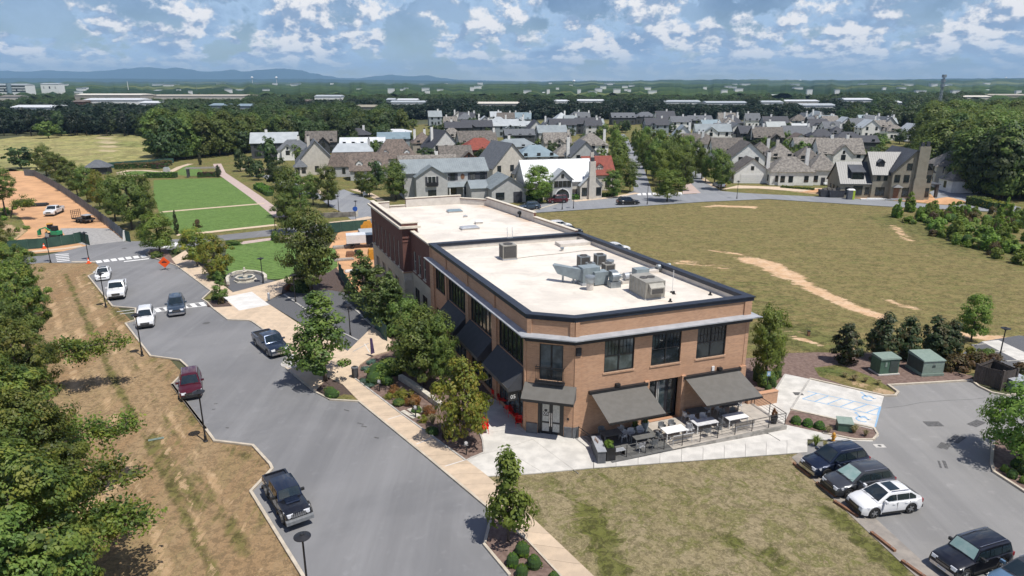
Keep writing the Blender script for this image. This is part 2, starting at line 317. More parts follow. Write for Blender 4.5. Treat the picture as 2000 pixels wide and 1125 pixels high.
# ------------------------------------------------------------------ mesh building
class MB:
    def __init__(s):s.v = [];s.f = [];s.m = [];s.sm = False
    def add(s,vs,fs,mi=0):
        n = len(s.v);s.v += [tuple(q) for q in vs];s.f += [tuple(i+n for i in f) for f in fs];s.m += [mi]*len(fs);return s
    def box(s,x0,x1,y0,y1,z0,z1,mi=0):
        return s.add([(x0,y0,z0),(x1,y0,z0),(x1,y1,z0),(x0,y1,z0),(x0,y0,z1),(x1,y0,z1),(x1,y1,z1),(x0,y1,z1)],
                     [(0,3,2,1),(4,5,6,7),(0,1,5,4),(1,2,6,5),(2,3,7,6),(3,0,4,7)],mi)
    def hexa(s,lo,hi,mi=0):
        n = len(lo);return s.add(list(lo)+list(hi),[tuple(range(n-1,-1,-1)),tuple(range(n,2*n))]+[(i,(i+1) % n,n+(i+1) % n,n+i) for i in range(n)],mi)
    def prism(s,poly,z0,z1,mi=0):
        if area(poly) < 0:poly = poly[::-1]
        return s.hexa([(p[0],p[1],z0) for p in poly],[(p[0],p[1],z1) for p in poly],mi)
    def tube(s,p0,p1,r0,r1=None,n=8,mi=0,cap=True):
        r1 = r0 if r1 is None else r1;p0 = Vector(p0);p1 = Vector(p1);a = (p1-p0)
        if a.length < 1e-6:return s
        a.normalize();b = a.orthogonal().normalized();c = a.cross(b)
        k = len(s.v)
        for p,r in ((p0,r0),(p1,r1)):
            for i in range(n):q = p+(b*math.cos(2*math.pi*i/n)+c*math.sin(2*math.pi*i/n))*r;s.v.append(tuple(q))
        fs = [(k+i,k+(i+1) % n,k+n+(i+1) % n,k+n+i) for i in range(n)]
        if cap:fs += [tuple(k+i for i in range(n-1,-1,-1)),tuple(k+n+i for i in range(n))]
        s.f += fs;s.m += [mi]*len(fs);return s
    def lathe(s,prof,cx=0,cy=0,n=16,mi=0,sx=1,sy=1,ph=0):
        k = len(s.v)
        for r,z in prof:
            for i in range(n):a = 2*math.pi*i/n+ph;s.v.append((cx+r*math.cos(a)*sx,cy+r*math.sin(a)*sy,z))
        for j in range(len(prof)-1):
            for i in range(n):s.f.append((k+j*n+i,k+j*n+(i+1) % n,k+(j+1)*n+(i+1) % n,k+(j+1)*n+i));s.m.append(mi)
        s.f.append(tuple(k+i for i in range(n-1,-1,-1)));s.f.append(tuple(k+(len(prof)-1)*n+i for i in range(n)));s.m += [mi,mi];return s
    def quad(s,a,b,c,d,mi=0):return s.add([a,b,c,d],[(0,1,2,3)],mi)
    def wbox(s,P0,P1,s0,s1,z0,z1,d0,d1,mi=0):
        """box along the wall P0->P1 (outside on its right hand), from s0 to s1, d0..d1 outwards"""
        P0 = Vector(P0[:2]);P1 = Vector(P1[:2]);t = (P1-P0).normalized();n = Vector((t.y,-t.x))
        q = [P0+t*s0+n*d0,P0+t*s1+n*d0,P0+t*s1+n*d1,P0+t*s0+n*d1]
        return s.prism([(p.x,p.y) for p in q],z0,z1,mi)
    def rot(s,a,ox=0,oy=0,k0=0):
        c,n = math.cos(a),math.sin(a)
        s.v = s.v[:k0]+[(ox+(x-ox)*c-(y-oy)*n,oy+(x-ox)*n+(y-oy)*c,z) for x,y,z in s.v[k0:]];return s
    def shift(s,dx,dy,dz=0,k0=0):s.v = s.v[:k0]+[(x+dx,y+dy,z+dz) for x,y,z in s.v[k0:]];return s
    def mesh(s,name,mats):
        me = bpy.data.meshes.new(name);me.from_pydata(s.v,[],s.f)
        for m in (mats if isinstance(mats,(list,tuple)) else [mats]):me.materials.append(MATS[m] if isinstance(m,str) else m)
        if any(s.m):me.polygons.foreach_set('material_index',s.m)
        if s.sm:me.polygons.foreach_set('use_smooth',[True]*len(s.f))
        me.update()
        if s.sm == 2:me.set_sharp_from_angle(angle=R(34))
        return me
    def build(s,name,mats,parent=None,smooth=False,off=None,**tags):
        if off is not None:s.shift(-off[0],-off[1],-(off[2] if len(off) > 2 else 0))
        s.sm = smooth;return link(name,s.mesh(name,mats),parent,**tags)
def area(p):return sum(p[i][0]*p[(i+1) % len(p)][1]-p[(i+1) % len(p)][0]*p[i][1] for i in range(len(p)))/2
def link(name,me,parent=None,loc=None,rz=None,scale=None,**tags):
    o = bpy.data.objects.new(name,me);COL.objects.link(o)
    if parent is not None:o.parent = parent
    if loc is not None:o.location = loc if len(loc) == 3 else (*loc,0)
    if rz is not None:o.rotation_euler = (0,0,rz)
    if scale is not None:o.scale = scale if hasattr(scale,'__len__') else (scale,)*3
    tag(o,**tags);return o
def tag(o,label=None,cat=None,group=None,kind=None):
    if label:o['label'] = label
    if cat:o['category'] = cat
    if group:o['group'] = group
    if kind:o['kind'] = kind
    return o
def thing(name,label,cat,loc=(0,0,0),rz=0,group=None):
    return link(name,None,None,loc=loc,rz=rz,label=label,cat=cat,group=group)
def children(o):return [c for c in o.children]
def copy_tree(o,loc=None,rz=None,scale=None,label=None,group=None,parent=None):
    c = o.copy();COL.objects.link(c)
    if parent is not None:c.parent = parent
    if loc is not None:c.location = loc if len(loc) == 3 else (*loc,0)
    if rz is not None:c.rotation_euler = (0,0,rz)
    if scale is not None:c.scale = scale if hasattr(scale,'__len__') else (scale,)*3
    if label:c['label'] = label
    if group:c['group'] = group
    for ch in o.children:copy_tree(ch,parent=c)
    return c
def S(name,mb,mats,parent=None,smooth=False):return mb.build(name,mats,parent,smooth,kind=None if parent else 'structure')

def seg_dist(px,py,pl):
    d = np.full(px.shape,1e9)
    for (x0,y0),(x1,y1) in zip(pl[:-1],pl[1:]):
        vx,vy = x1-x0,y1-y0;L = max(vx*vx+vy*vy,1e-9)
        k = np.clip(((px-x0)*vx+(py-y0)*vy)/L,0,1);d = np.minimum(d,np.hypot(px-x0-k*vx,py-y0-k*vy))
    return d
def sheet(name,pix,z,m,res=0,dirt=(),lush=(),world=False,extra=None,kind='structure',**tg):
    """ground sheet over a polygon; dirt/lush: lists of (polyline in photo pixels, half width m, strength)"""
    poly = [tuple(p) for p in pix] if world else [G(u,v,z) for u,v in pix]
    if area(poly) < 0:poly = poly[::-1]
    pts = list(poly);n = len(poly)
    if res:
        xs = [p[0] for p in poly];ys = [p[1] for p in poly]
        gx,gy = np.meshgrid(np.arange(min(xs)+res/2,max(xs),res),np.arange(min(ys)+res/2,max(ys),res))
        gx = gx.ravel();gy = gy.ravel();inside = np.zeros(gx.shape,bool)
        for i in range(n):
            x0,y0 = poly[i];x1,y1 = poly[(i+1) % n]
            if y0 == y1:continue
            c = ((y0 > gy) != (y1 > gy)) & (gx < (x1-x0)*(gy-y0)/(y1-y0)+x0);inside ^= c
        ok = inside & (seg_dist(gx,gy,poly+[poly[0]]) > res*.4)
        pts += list(zip(gx[ok],gy[ok]))
    vs,es,fs,*_ = delaunay_2d_cdt([Vector(p) for p in pts],[],[list(range(n))],1,1e-5)
    me = bpy.data.meshes.new(name);me.from_pydata([(p.x,p.y,z) for p in vs],[],[f if area([vs[i] for i in f]) > 0 else f[::-1] for f in fs])
    me.materials.append(MATS[m])
    if res:
        X = np.array([p.x for p in vs]);Y = np.array([p.y for p in vs])
        for an,lst in (('dirt',dirt),('lush',lush)):
            a = np.zeros(len(X))
            for pl,hw,st in lst:
                dd = seg_dist(X,Y,[G(u,v) for u,v in pl]) ;a = np.maximum(a,st*np.clip(1.25-dd/hw,0,1))
            at = me.attributes.new(an,'FLOAT','POINT');at.data.foreach_set('value',a.astype(np.float32))
    me.update();return link(name,me,kind=kind,**tg)
def kerb(pix,m='kerb_concrete',w=.17,h=.13,world=False,closed=False,name='kerb',side=1):
    pl = [Vector(p) for p in pix] if world else [Vector(G(u,v)) for u,v in pix]
    if closed:pl = pl+[pl[0]]
    mb = MB();n = len(pl);ns = []
    for i in range(n):
        a = pl[i]-pl[i-1] if i else pl[1]-pl[0];b = pl[i+1]-pl[i] if i < n-1 else pl[-1]-pl[-2]
        a.normalize();b.normalize();tt = a+b
        if tt.length < 1e-4:tt = a
        tt.normalize();nn = Vector((tt.y,-tt.x));k = max(.5,abs(nn.dot(Vector((a.y,-a.x)))));ns.append(nn/k)
    L = [p-q*w*.5 for p,q in zip(pl,ns)];Rr = [p+q*w*.5 for p,q in zip(pl,ns)]
    for i in range(n-1):
        q = [L[i],L[i+1],Rr[i+1],Rr[i]];mb.prism([(p.x,p.y) for p in q],-.01,h)
    return S(name,mb,m)
def slabs(parent,Lp,Rp,m,step=1.5,gap=.012,z0=.0,z1=.1,piece='slab'):
    """pavement slabs between two edges given in pixels; every slab a part"""
    L = [Vector(G(*p)) for p in Lp];Q = [Vector(G(*p)) for p in Rp]
    def res(pl,k):
        ls = [0]
        for a,b in zip(pl[:-1],pl[1:]):ls.append(ls[-1]+(b-a).length)
        out = []
        for i in range(k+1):
            s = ls[-1]*i/k;j = min(len(pl)-2,max(0,int(np.searchsorted(ls,s,'right'))-1));f = (s-ls[j])/max(1e-6,ls[j+1]-ls[j])
            out.append(pl[j].lerp(pl[j+1],f))
        return out,ls[-1]
    k = max(1,round(max(res(L,1)[1],res(Q,1)[1])/step));a,la = res(L,k);b,lb = res(Q,k);g = gap
    for i in range(k):
        f0 = g/max(.1,la/k);p = [a[i].lerp(a[i+1],f0),b[i].lerp(b[i+1],f0),b[i+1].lerp(b[i],f0),a[i+1].lerp(a[i],f0)]
        mb = MB().prism([(q.x,q.y) for q in p],z0,z1+random.uniform(-.003,.003));c = sum((q for q in p),Vector((0,0)))/4
        o = mb.build(piece,m,parent,off=(c.x,c.y));o.location = (c.x,c.y,0)
# ================================================================== ground, roads, pavements
g0 = MB();g0.add([(math.cos(2*math.pi*i/64)*17000,3000+math.sin(2*math.pi*i/64)*17000,-.08) for i in range(64)],[tuple(range(64))]);S('ground',g0,'forest_floor')

sheet('dry_field',[(-1200,1500),(-700,800),(-300,540),(0,515),(60,503),(190,503),(230,600),(330,700),(460,840),(560,890),(570,1000),(680,1400)],-.03,'dry_grass',.55,
      dirt=[([(150,540),(200,640),(250,730),(300,820),(350,930),(420,1125)],.5,.5),([(112,540),(150,640),(200,760),(250,900),(290,1000),(330,1125)],.6,.45),
            ([(170,545),(235,640),(290,740),(350,840),(410,930),(470,1020),(520,1125)],.5,.48),([(165,980),(200,945),(240,935)],1.2,1.1),([(150,1000),(190,960)],2.,.8),
            ([(90,560),(130,680),(150,760)],.8,.6)],
      lush=[([(128,535),(175,640),(222,740),(270,830),(320,925),(370,1020),(410,1100),(440,1170)],.55,.85),([(160,530),(215,620),(275,730),(330,830),(390,930),(440,1010),(480,1080)],.40,.62),
            ([(300,850),(330,900),(385,990)],.9,.8),([(440,1010),(480,1080)],1.0,.8),([(175,545),(225,610),(240,625)],1.1,.75),([(300,700),(340,755),(400,850)],.8,.6),
            ([(430,870),(520,905),(485,960),(540,1050),(590,1125)],.8,.55),([(350,990),(410,1110)],.5,.7)])
sheet('dirt_field',[(-500,500),(-350,380),(-60,345),(20,330),(68,338),(100,350),(150,385),(200,425),(243,470),(240,478),(175,487),(0,500),(-200,520)],-.02,'soil',2.5)
sheet('weedy_ground',[(-300,520),(-200,455),(0,405),(40,425),(55,450),(20,478),(0,492)],-.012,'verge',1.2,dirt=[([(-100,470),(0,440),(50,455)],1.6,1.),([(-100,500),(0,470),(40,470)],1.2,1.)])
sheet('gravel_drive',[(117,446),(160,445),(212,446),(228,458),(243,471),(175,481),(135,470)],-.005,'gravel_pale')
sheet('pasture',[(-700,345),(-300,290),(0,272),(60,264),(110,261.5),(200,261.5),(310,267),(312,290),(300,312),(200,326),(90,331),(-300,352)],-.02,'pasture',9,
      dirt=[([(205,264),(212,285),(196,302)],3,.8),([(-100,278),(60,266)],3,.9),([(200,308),(220,306)],3,.9)],lush=[([(225,280),(300,285)],12,.8)])
sheet('park_grass',[(88,332),(200,322),(500,298),(560,290),(640,340),(722,392),(740,440),(560,470),(300,482),(245,474),(150,387)],-.025,'verge',2.2)
sheet('walk_fill',[(1112,852),(1300,830),(1527,850),(1577,857),(1577,870),(1160,900)],-.004,'concrete_white')
sheet('village_green',[(470,320),(520,272),(700,252),(900,238),(1300,233),(1760,235),(1860,300),(2150,430),(1850,405),(1500,388),(1100,402),(720,410)],-.05,'verge',5,
      dirt=[([(1560,372),(1640,378)],4,1.1),([(1800,385),(1870,388)],4,.9)])
sheet('meadow',[(1030,418),(1160,409),(1270,402),(1375,395),(1500,389.5),(1732,404),(2000,418),(2400,450),(2600,720),(1950,720),(1500,800),(1400,700),(1080,460)],-.035,'meadow',1.15,
      dirt=[([(1466,508),(1500,516),(1545,540)],2.4,1.15),([(1545,540),(1600,570),(1660,598),(1720,618)],1.5,1.05),([(1385,488),(1450,497)],.7,.8),([(1330,512),(1400,520)],2.5,.45),([(1548,657),(1600,672)],.6,.95),
            ([(1735,587),(1780,601)],.7,1.),([(1870,652),(1950,662),(2050,668)],1.3,1.05),([(1410,402),(1470,404)],1.6,.95),([(1380,404),(1400,400)],1.,.8),([(1640,690),(1720,690)],1.,.7),
            ([(1745,440),(1775,470)],1.0,.7),([(1180,403),(1290,398)],.8,.9)],
      lush=[([(1500,660),(1560,650),(1640,690)],7,.85),([(1440,560),(1500,600)],8,.6),([(1760,430),(1900,480),(2100,520)],12,.8),([(1150,430),(1300,440)],6,.45),([(1560,470),(1900,560)],7,.35)])
sheet('front_lawn',[(925,905),(960,915),(1038,925),(1250,904),(1577,882),(1600,930),(1640,975),(1710,1040),(1810,1130),(1950,1300),(1330,1400),(1150,1130),(1022,1003)],-.03,'front_lawn',.6,
      lush=[([(1150,1000),(1180,1060),(1200,1125)],1.5,.95),([(1100,960),(1150,1000)],.8,.7),([(1620,1000),(1680,1050),(1760,1125)],1.3,.9),([(1420,1060),(1520,1090)],1.6,.7),([(1080,940),(1180,930)],.6,.6),([(1300,950),(1450,940)],.9,.5)],
      dirt=[([(1050,960),(1100,1010)],1.2,.3),([(1560,900),(1600,940)],.8,.8)])
sheet('building_yard',[(1440,700),(1486,698),(1520,690),(1600,688),(1690,690),(1800,712),(1900,734),(1897,744),(1737,753),(1754,770),(1727,774),(1533,731),(1505,790),(1440,800)],-.02,'mulch')
sheet('construction_yard',[(640,488),(660,455),(730,430),(800,430),(760,600),(700,580),(655,520)],-.022,'soil',2)
sheet('planting_bed',[(687,735),(704,712),(727,695),(760,687),(770,640),(860,640),(1010,810),(950,800),(931,832),(942,862),(945,885),(909,901),(785,811)],-.02,'mulch')
sheet('planting_bed',[(700,640),(660,575),(640,530),(700,480),(800,500),(960,700),(960,760),(800,700),(765,665),(727,640)],-.024,'mulch_dark')

MAINL = [(186,513),(195,521),(182,535),(172.5,540),(220,599),(265,603),(264,626),(245,632.5),(294,696),(352,704),(368,719),(336,752),(403,840),(419,862),(494,871),(528,908),(532,917),(490,961),(591,1125),(700,1320)]
MAINR = [(1150,1320),(996,1125),(946,1065),(962,1000),(842,900),(701,785),(646,782),(615,766),(557,718),(552,712),(570,690),(510,641),(490,627),(445,625),(415,602),(405,591),(395,585),(412,569),(346,520),(290,500),(287,494)]
sheet('road',MAINL+MAINR,0.,'asphalt')
sheet('road',[(-400,590),(-150,530),(0,507),(85,499),(110,494),(160,482),(176,479),(240,471),(300,471),(425,460),(560,445),(740,424),(760,440),(650,452),(530,461),(435,470),(345,486),(287,494),(186,513),(140,514),(85,513),(0,521),(-150,548),(-400,610)],-.004,'asphalt')
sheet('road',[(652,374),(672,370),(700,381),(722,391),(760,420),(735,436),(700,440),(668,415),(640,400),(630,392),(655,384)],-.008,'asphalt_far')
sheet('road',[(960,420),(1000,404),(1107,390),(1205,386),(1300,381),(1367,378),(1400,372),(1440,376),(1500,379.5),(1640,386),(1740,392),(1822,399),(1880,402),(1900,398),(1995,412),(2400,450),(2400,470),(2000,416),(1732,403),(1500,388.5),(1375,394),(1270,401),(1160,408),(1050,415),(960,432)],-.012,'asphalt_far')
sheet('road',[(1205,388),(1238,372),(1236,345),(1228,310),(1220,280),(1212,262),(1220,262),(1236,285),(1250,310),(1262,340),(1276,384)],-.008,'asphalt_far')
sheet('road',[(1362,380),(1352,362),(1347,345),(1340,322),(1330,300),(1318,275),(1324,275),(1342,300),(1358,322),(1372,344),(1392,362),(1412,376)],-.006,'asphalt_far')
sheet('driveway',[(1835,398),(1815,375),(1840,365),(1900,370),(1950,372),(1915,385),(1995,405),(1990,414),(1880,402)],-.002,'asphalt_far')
sheet('driveway',[(1400,372),(1440,362),(1500,364),(1620,368),(1640,374),(1560,374),(1480,368),(1430,368)],-.01,'concrete_tan')
sheet('parking_lot',[(1737,753),(1897,744),(1937,768),(1964,773),(2200,755),(2700,900),(2700,1500),(1980,1400),(1800,1130),(1700,1040),(1600,945),(1548,893),(1560,884),(1590,862),(1703,863),(1716,852),(1709,835),(1727,774),(1754,772),(1750,762)],0.,'asphalt_lot')
sheet('gravel_strip',[(1546,893),(1562,884),(1600,915),(1660,965),(1740,1040),(1850,1140),(1810,1145),(1700,1043),(1600,948)],.004,'gravel_edge',0)
sheet('gravel_yard',[(517,589),(560,571),(640,566),(687,572),(710,600),(732,640),(706,662),(680,686)],0.,'gravel_dark')
sheet('gravel_yard',[(436,545),(447,538),(470,533),(500,532),(517,537),(519,545),(542,549),(500,559),(456,571),(446,562)],0.,'gravel_dark')
sheet('tree_bed',[(550,573),(552,560),(568,548),(580,538),(620,533),(662,532),(688,560),(685,573),(640,566),(600,568)],.005,'mulch_dark')
sheet('small_lawn',[(443,482),(470,474),(530,470),(560,475),(600,480),(655,485),(660,520),(640,533),(590,530),(555,545),(519,545),(515,535),(490,531),(460,533),(440,540),(432,520),(440,500)],-.01,'lawn',1.)
sheet('great_lawn',[(300,352),(370,349),(435,347.5),(470,367),(516,397),(537,430),(535,439),(412,452.5),(345,457),(330,440),(312,418),(300,385)],-.01,'lawn',1.5)
sheet('park_lawn',[(340,340),(355,328),(368,323),(385,326),(400,338),(395,344),(365,344)],-.008,'lawn',2)
sheet('park_lawn',[(235,339),(262,334),(300,334),(312,338),(280,341),(240,342)],-.008,'lawn',2)
for pl in ([(372,320),(352,326),(332,336),(320,336),(280,333),(250,333.5),(234,337),(240,343),(300,343)],):
    kerb(pl,'concrete_tan',2.,.02,name='park_path')
kerb([(424,320),(432,338),(470,364),(500,385),(550,424)],'concrete_pink',2.6,.02,name='park_path')
kerb([(312,414.5),(400,407),(516,397.5)],'concrete_tan',1.3,.025,name='park_path')
kerb([(345,459),(412,453),(470,446.5),(540,439)],'concrete_tan',1.5,.025,name='park_path')
kerb([(470,330),(520,330),(560,348),(600,360),(640,385)],'concrete_tan',1.4,.02,name='park_path')
kerb([(500,343),(530,345),(575,366),(630,388)],'asphalt_far',4.5,.01,name='park_lane')
kerb([(470,475),(520,468),(600,460)],'concrete_pink',2.0,.02,name='footpath')
kerb([(645,436),(690,431),(725,424)],'concrete_tan',2.2,.02,name='footpath')
kerb([(1040,412),(1110,391),(1210,384)],'kerb_concrete',.5,.06,name='kerb')
kerb([(690,370),(720,378),(745,392)],'concrete_tan',1.8,.02,name='footpath')
kerb([(1120,393),(1190,386),(1245,377)],'concrete_tan',1.6,.03,name='footpath')
kerb([(1372,348),(1385,358),(1400,366)],'concrete_tan',1.6,.03,name='footpath')
sheet('brick_walk',[(1333,379),(1335,355),(1345,354),(1369,377)],.01,'concrete_pink')
sheet('construction_ground',[(1560,376),(1600,368),(1640,372),(1640,385),(1740,391),(1830,398),(1880,400),(1862,390),(1820,380),(1740,375)],-.004,'soil',4)

# main sidewalk: one slab mesh per bay
sw = S('pavement',MB().prism([G(u,v) for u,v in [(335,506),(362,490),(410,540),(447,566),(455,572),(550,547),(580,537),(552,560),(550,574),(517,590),(590,638),(679,687),(727,640),(765,665),(760,687),(727,696),(704,713),(687,736),(705,749),(667,751),(640,738),(615,766),(557,718),(552,712),(570,690),(510,641),(490,627),(445,625),(415,602),(452,588),(437,582),(412,569),(346,520)]],-.02,.09),'concrete_tan')
side = link('sidewalk',None,kind='structure')
slabs(side,[(667,750),(701,785),(842,900),(962,1000),(967,1006),(1028,1055),(1091,1122),(1190,1240)],[(705,749),(785,810),(900,892),(952,931),(1000,975),(1029,1003),(1157,1125),(1290,1250)],'concrete_tan',1.6)
up = link('sidewalk',None,kind='structure')
slabs(up,[(449,624),(490,626),(512,641),(570,689),(600,715),(638,737)],[(500,596),(519,591),(545,608),(590,638),(640,663),(679,688)],'concrete_tan',2.2,z1=.098)
slabs(up,[(347,519),(380,545),(412,568),(437,582)],[(362,491),(390,519),(425,550),(454,571)],'concrete_tan',2.2,z1=.098)
slabs(up,[(467,608),(437,582)],[(527,597),(492,571)],'concrete_bright',2.6,z1=.104)
fw = link('front_walk',None,kind='structure')
slabs(fw,[(1160,889),(1577,858)],[(1160,915),(1577,884)],'concrete_white',1.75,z1=.06)
pz = S('plaza',MB().prism([G(*p) for p in [(955,775),(985,790),(1022,838),(1118,857),(1159,889),(1159,914.6),(1038,926),(953,931),(910,901),(946,885),(943,862),(932,832)]],-.02,.055),'concrete_white')
for a,b in (((961,845),(1012,838)),((918,893),(985,878)),((1012,838),(1130,926)),((985,878),(1060,924)),((1060,852),(985,878))):
    p,q = Vector(G(*a)),Vector(G(*b));MB().wbox(p,q,0,(q-p).length,.0,.0585,-.012,.012).build('joint','stained_concrete',pz)
S('side_paving',MB().prism([G(*p) for p in [(1533,731),(1581,741),(1727,773),(1709,835),(1716,852),(1703,863),(1660,862),(1578,858),(1525,862),(1440,810),(1480,780),(1510,770)]],-.02,.05),'concrete_white')
for a,b in (((1581,742),(1545,800)),((1533,733),(1497,790))):
    kerb([a,b],'kerb_grey',.14,.12)
sheet('island_bed',[(1544,801),(1600,813),(1707,839),(1712,851),(1705,858),(1671,858),(1607,845),(1531,828)],.07,'mulch')
kerb([(1544,801),(1707,838),(1714,850),(1705,860),(1671,860),(1607,847)],'kerb_concrete',.16,.14)
sheet('bed_grass',[(1590,718),(1640,712),(1700,735),(1735,755),(1750,768),(1727,772),(1650,752),(1600,735)],-.01,'verge',.8,lush=[([(1600,722),(1650,728)],1.5,.9)],dirt=[([(1660,745),(1740,768)],1.2,.6)])
kerb([(1581,741),(1727,774),(1748,774),(1754,767),(1735,753.5),(1897,744),(1912,756),(1937,768),(1964,773),(2200,757)],'kerb_concrete',.2,.15)
sheet('island_bed',[(1940,860),(2300,800),(2500,1000),(2000,962),(1940,922),(1936,905)],.05,'mulch')
kerb([(1941,858),(1938,880),(1936,905),(1941,923),(2000,961),(2200,1060)],'kerb_concrete',.2,.15)
sheet('far_lot',[(1880,690),(1917,667),(1990,655),(2300,690),(2300,760),(1975,722)],-.015,'gravel_dark')
sheet('far_walk',[(1917,667),(1950,664),(2010,692),(2080,720),(2060,735),(2000,710)],-.01,'concrete_white')
for pl in ([(1898,675),(1925,672)],[(1925,690),(1962,686)],[(1965,706),(2000,704)]):kerb(pl,'kerb_grey',.12,.08)
sheet('tree_bed',[(600,757),(635,735),(668,751),(700,783),(650,781),(618,767)],.02,'mulch_dark')
sheet('tree_bed',[(962,1003),(967,1007),(1028,1056),(1090,1122),(1180,1235),(1110,1250),(998,1126),(948,1066)],.03,'mulch')
sheet('bed_grass',[(640,781),(672,770),(690,772),(700,784)],.03,'verge')
# kerbs of the main street
kerb(MAINL[1:8]);kerb(MAINL[7:13]);kerb(MAINL[11:],'kerb_concrete',.2)
kerb(MAINR[1:5],'kerb_concrete',.18);kerb(MAINR[4:9],'kerb_concrete',.17);kerb(MAINR[10:18],'kerb_concrete',.17);kerb(MAINR[17:21],'kerb_concrete',.17)
kerb([(967,1005),(1028,1055),(1091,1122),(1180,1230)],'kerb_concrete',.12,.12)
kerb([(687,736),(785,811),(909,901)],'kerb_grey',.14,.15)
kerb([(909,901),(945,885),(943,862),(932,832)],'kerb_grey',.12,.10)
kerb([(555,576),(600,607),(650,640),(699,666)],'kerb_grey',.22,.10);kerb([(674,588),(690,602),(732,640)],'kerb_grey',.22,.12)
kerb([(186,512),(140,512)],'kerb_concrete',.5,.08);kerb([(11,497),(125,486),(160,481)],'concrete_tan',1.3,.07,name='footpath')
kerb([(690,688),(720,672)],'kerb_grey',.15,.1)
sheet('tree_bed',[(404,590),(418,584),(440,585),(454,598),(420,600),(405,598)],.1,'mulch_dark');sheet('tree_bed',[(397,585),(412,571),(425,572),(430,580),(410,584)],.04,'verge')
sheet('tree_bed',[(287,497),(295,487),(325,487),(345,515),(330,515),(300,504)],.06,'mulch');kerb([(287,497),(293,488),(325,486)],'kerb_concrete',.15,.13)
sheet('tree_bed',[(360,495),(400,500),(445,545),(448,560),(425,550),(385,515)],.02,'mulch_dark')

# painted markings
def paint(lst,wd,m,z,name='road_marking'):
    mb = MB()
    for k,(a,b) in enumerate(lst):
        p,q = Vector(G(*a)),Vector(G(*b));t_ = (q-p).normalized();n = Vector((t_.y,-t_.x))*wd/2
        mb.add([(*(p+n),z+k*.0002),(*(q+n),z+k*.0002),(*(q-n),z+k*.0002),(*(p-n),z+k*.0002)],[(0,1,2,3)])
    return S(name,mb,m)
def lerp2(a,b,f):return (a[0]+(b[0]-a[0])*f,a[1]+(b[1]-a[1])*f)
paint([((108+i*.8,497.5+i*3.4),(134+i*.5,496+i*3.2)) for i in range(5)],.45,'white_paint',.012,'crosswalk')
for i in range(7):
    c = lerp2((193,511),(280,500.5),i/6);paint([((c[0]-1.5,c[1]-2.2),(c[0]+2.2,c[1]+2.2))],.75,'white_paint',.008,'crosswalk')
paint([((242,511),(291,505.2))],.55,'white_paint',.008,'stop_line')
for i in range(5):paint([((319+i*5,484-i*.4),(328+i*5,474.5-i*.3))],.45,'white_paint',.008,'crosswalk')
paint([((298,602.5),(403,589.5)),((303,609.5),(406,596.5))],.16,'white_paint',.008,'crosswalk')
for i in range(6):
    c = lerp2((308,606),(395,594),i/5);paint([((c[0]-3,c[1]-3),(c[0]+4,c[1]+3))],.55,'white_paint',.011,'crosswalk')
paint([((228,609),(262,604.5)),((234,613.5),(262,610))],.12,'white_paint',.01,'crosswalk')
for i in range(9):
    c = lerp2((1248,379),(1328,377.5),i/8);paint([((c[0],c[1]-2),(c[0]+1,c[1]+2.4))],.9,'white_paint',.006,'crosswalk')
paint([((1577,765),(1719,796)),((1567,780),(1713,812)),((1719,796),(1713,812)),((1709,835),(1720,795))],.11,'blue_paint',.056,'parking_marking')
paint([((1594.7,769.5),(1568,780)),((1617.5,774.5),(1592,785)),((1642.7,780),(1614.7,790.5)),((1666.7,785.5),(1640,796)),((1693.4,791),(1665.4,801.5)),((1718.6,797),(1692,807))],.11,'blue_paint',.058,'parking_marking')
for cx,cy in ((1695,779),(1684,820)):                     # faded wheelchair pictogram: head, back, seat, wheel
    p = Vector(G(cx,cy));mb = MB();k = 14
    for i in range(k):
        a0,a1 = 2*math.pi*i/k*.8,2*math.pi*(i+1)/k*.8
        mb.add([(p.x+r*math.cos(a),p.y+r*math.sin(a),.0575) for a,r in ((a0,.38),(a1,.38),(a1,.52),(a0,.52))],[(0,1,2,3)])
    for x0,x1,y0,y1 in ((-.05,.1,.2,.9),(-.1,.5,.45,.58),(.4,.52,-.1,.45),(-.1,.14,1.,1.24),(.4,.7,-.12,0.)):
        mb.add([(p.x+x0,p.y+y0,.0578),(p.x+x1,p.y+y0,.0578),(p.x+x1,p.y+y1,.0578),(p.x+x0,p.y+y1,.0578)],[(0,1,2,3)])
    S('parking_symbol',mb,'blue_paint')
paint([((758,821),(787,812)),((813,870),(842,858)),((869,913),(908,901))],.09,'concrete_bright',.108,'expansion_joint')
paint([((712,673),(722,690))],.09,'concrete_bright',.105,'expansion_joint')
# tyre marks, manholes, drains
mat('tyre_mark',(.07,.068,.068),.9,col2=(.12,.12,.12),scale=6)
for i,((a,b),wd) in enumerate([(((1853,862),(1870,850)),.35),(((1866,865),(1883,853)),.35),(((1834,875),(1843,865)),.35),(((1845,877),(1854,866)),.35),(((1892,830),(1912,821)),.35),(((1902,833),(1922,824)),.35),(((1843,900),(1849,915)),.22),(((1833,900),(1838,914)),.15)]):
    paint([(a,b)],wd,'tyre_mark',.008,'tyre_mark')
for a,b in (((698,826),(710,829)),((706,832),(716,834)),((731,854),(740,856)),((418,789),(425,788)),((414,800),(421,799)),((441,835),(447,836)),((672,800),(682,803)),((545,631),(556,634))):
    paint([(a,b)],.16,'tyre_mark',.008,'oil_stain')
for cx,cy in ((403,631),(243,485)):
    p = G(cx,cy);S('manhole_cover',MB().lathe([(.42,.004),(.40,.012)],p[0],p[1],20),'tyre_mark')
p = G(1823,828);S('storm_drain',MB().box(p[0]-.65,p[0]+.65,p[1]-.4,p[1]+.4,.002,.02),'tyre_mark')
p = G(1559,770);S('storm_drain',MB().box(p[0]-.4,p[0]+.4,p[1]-.3,p[1]+.3,.05,.06),'tyre_mark')
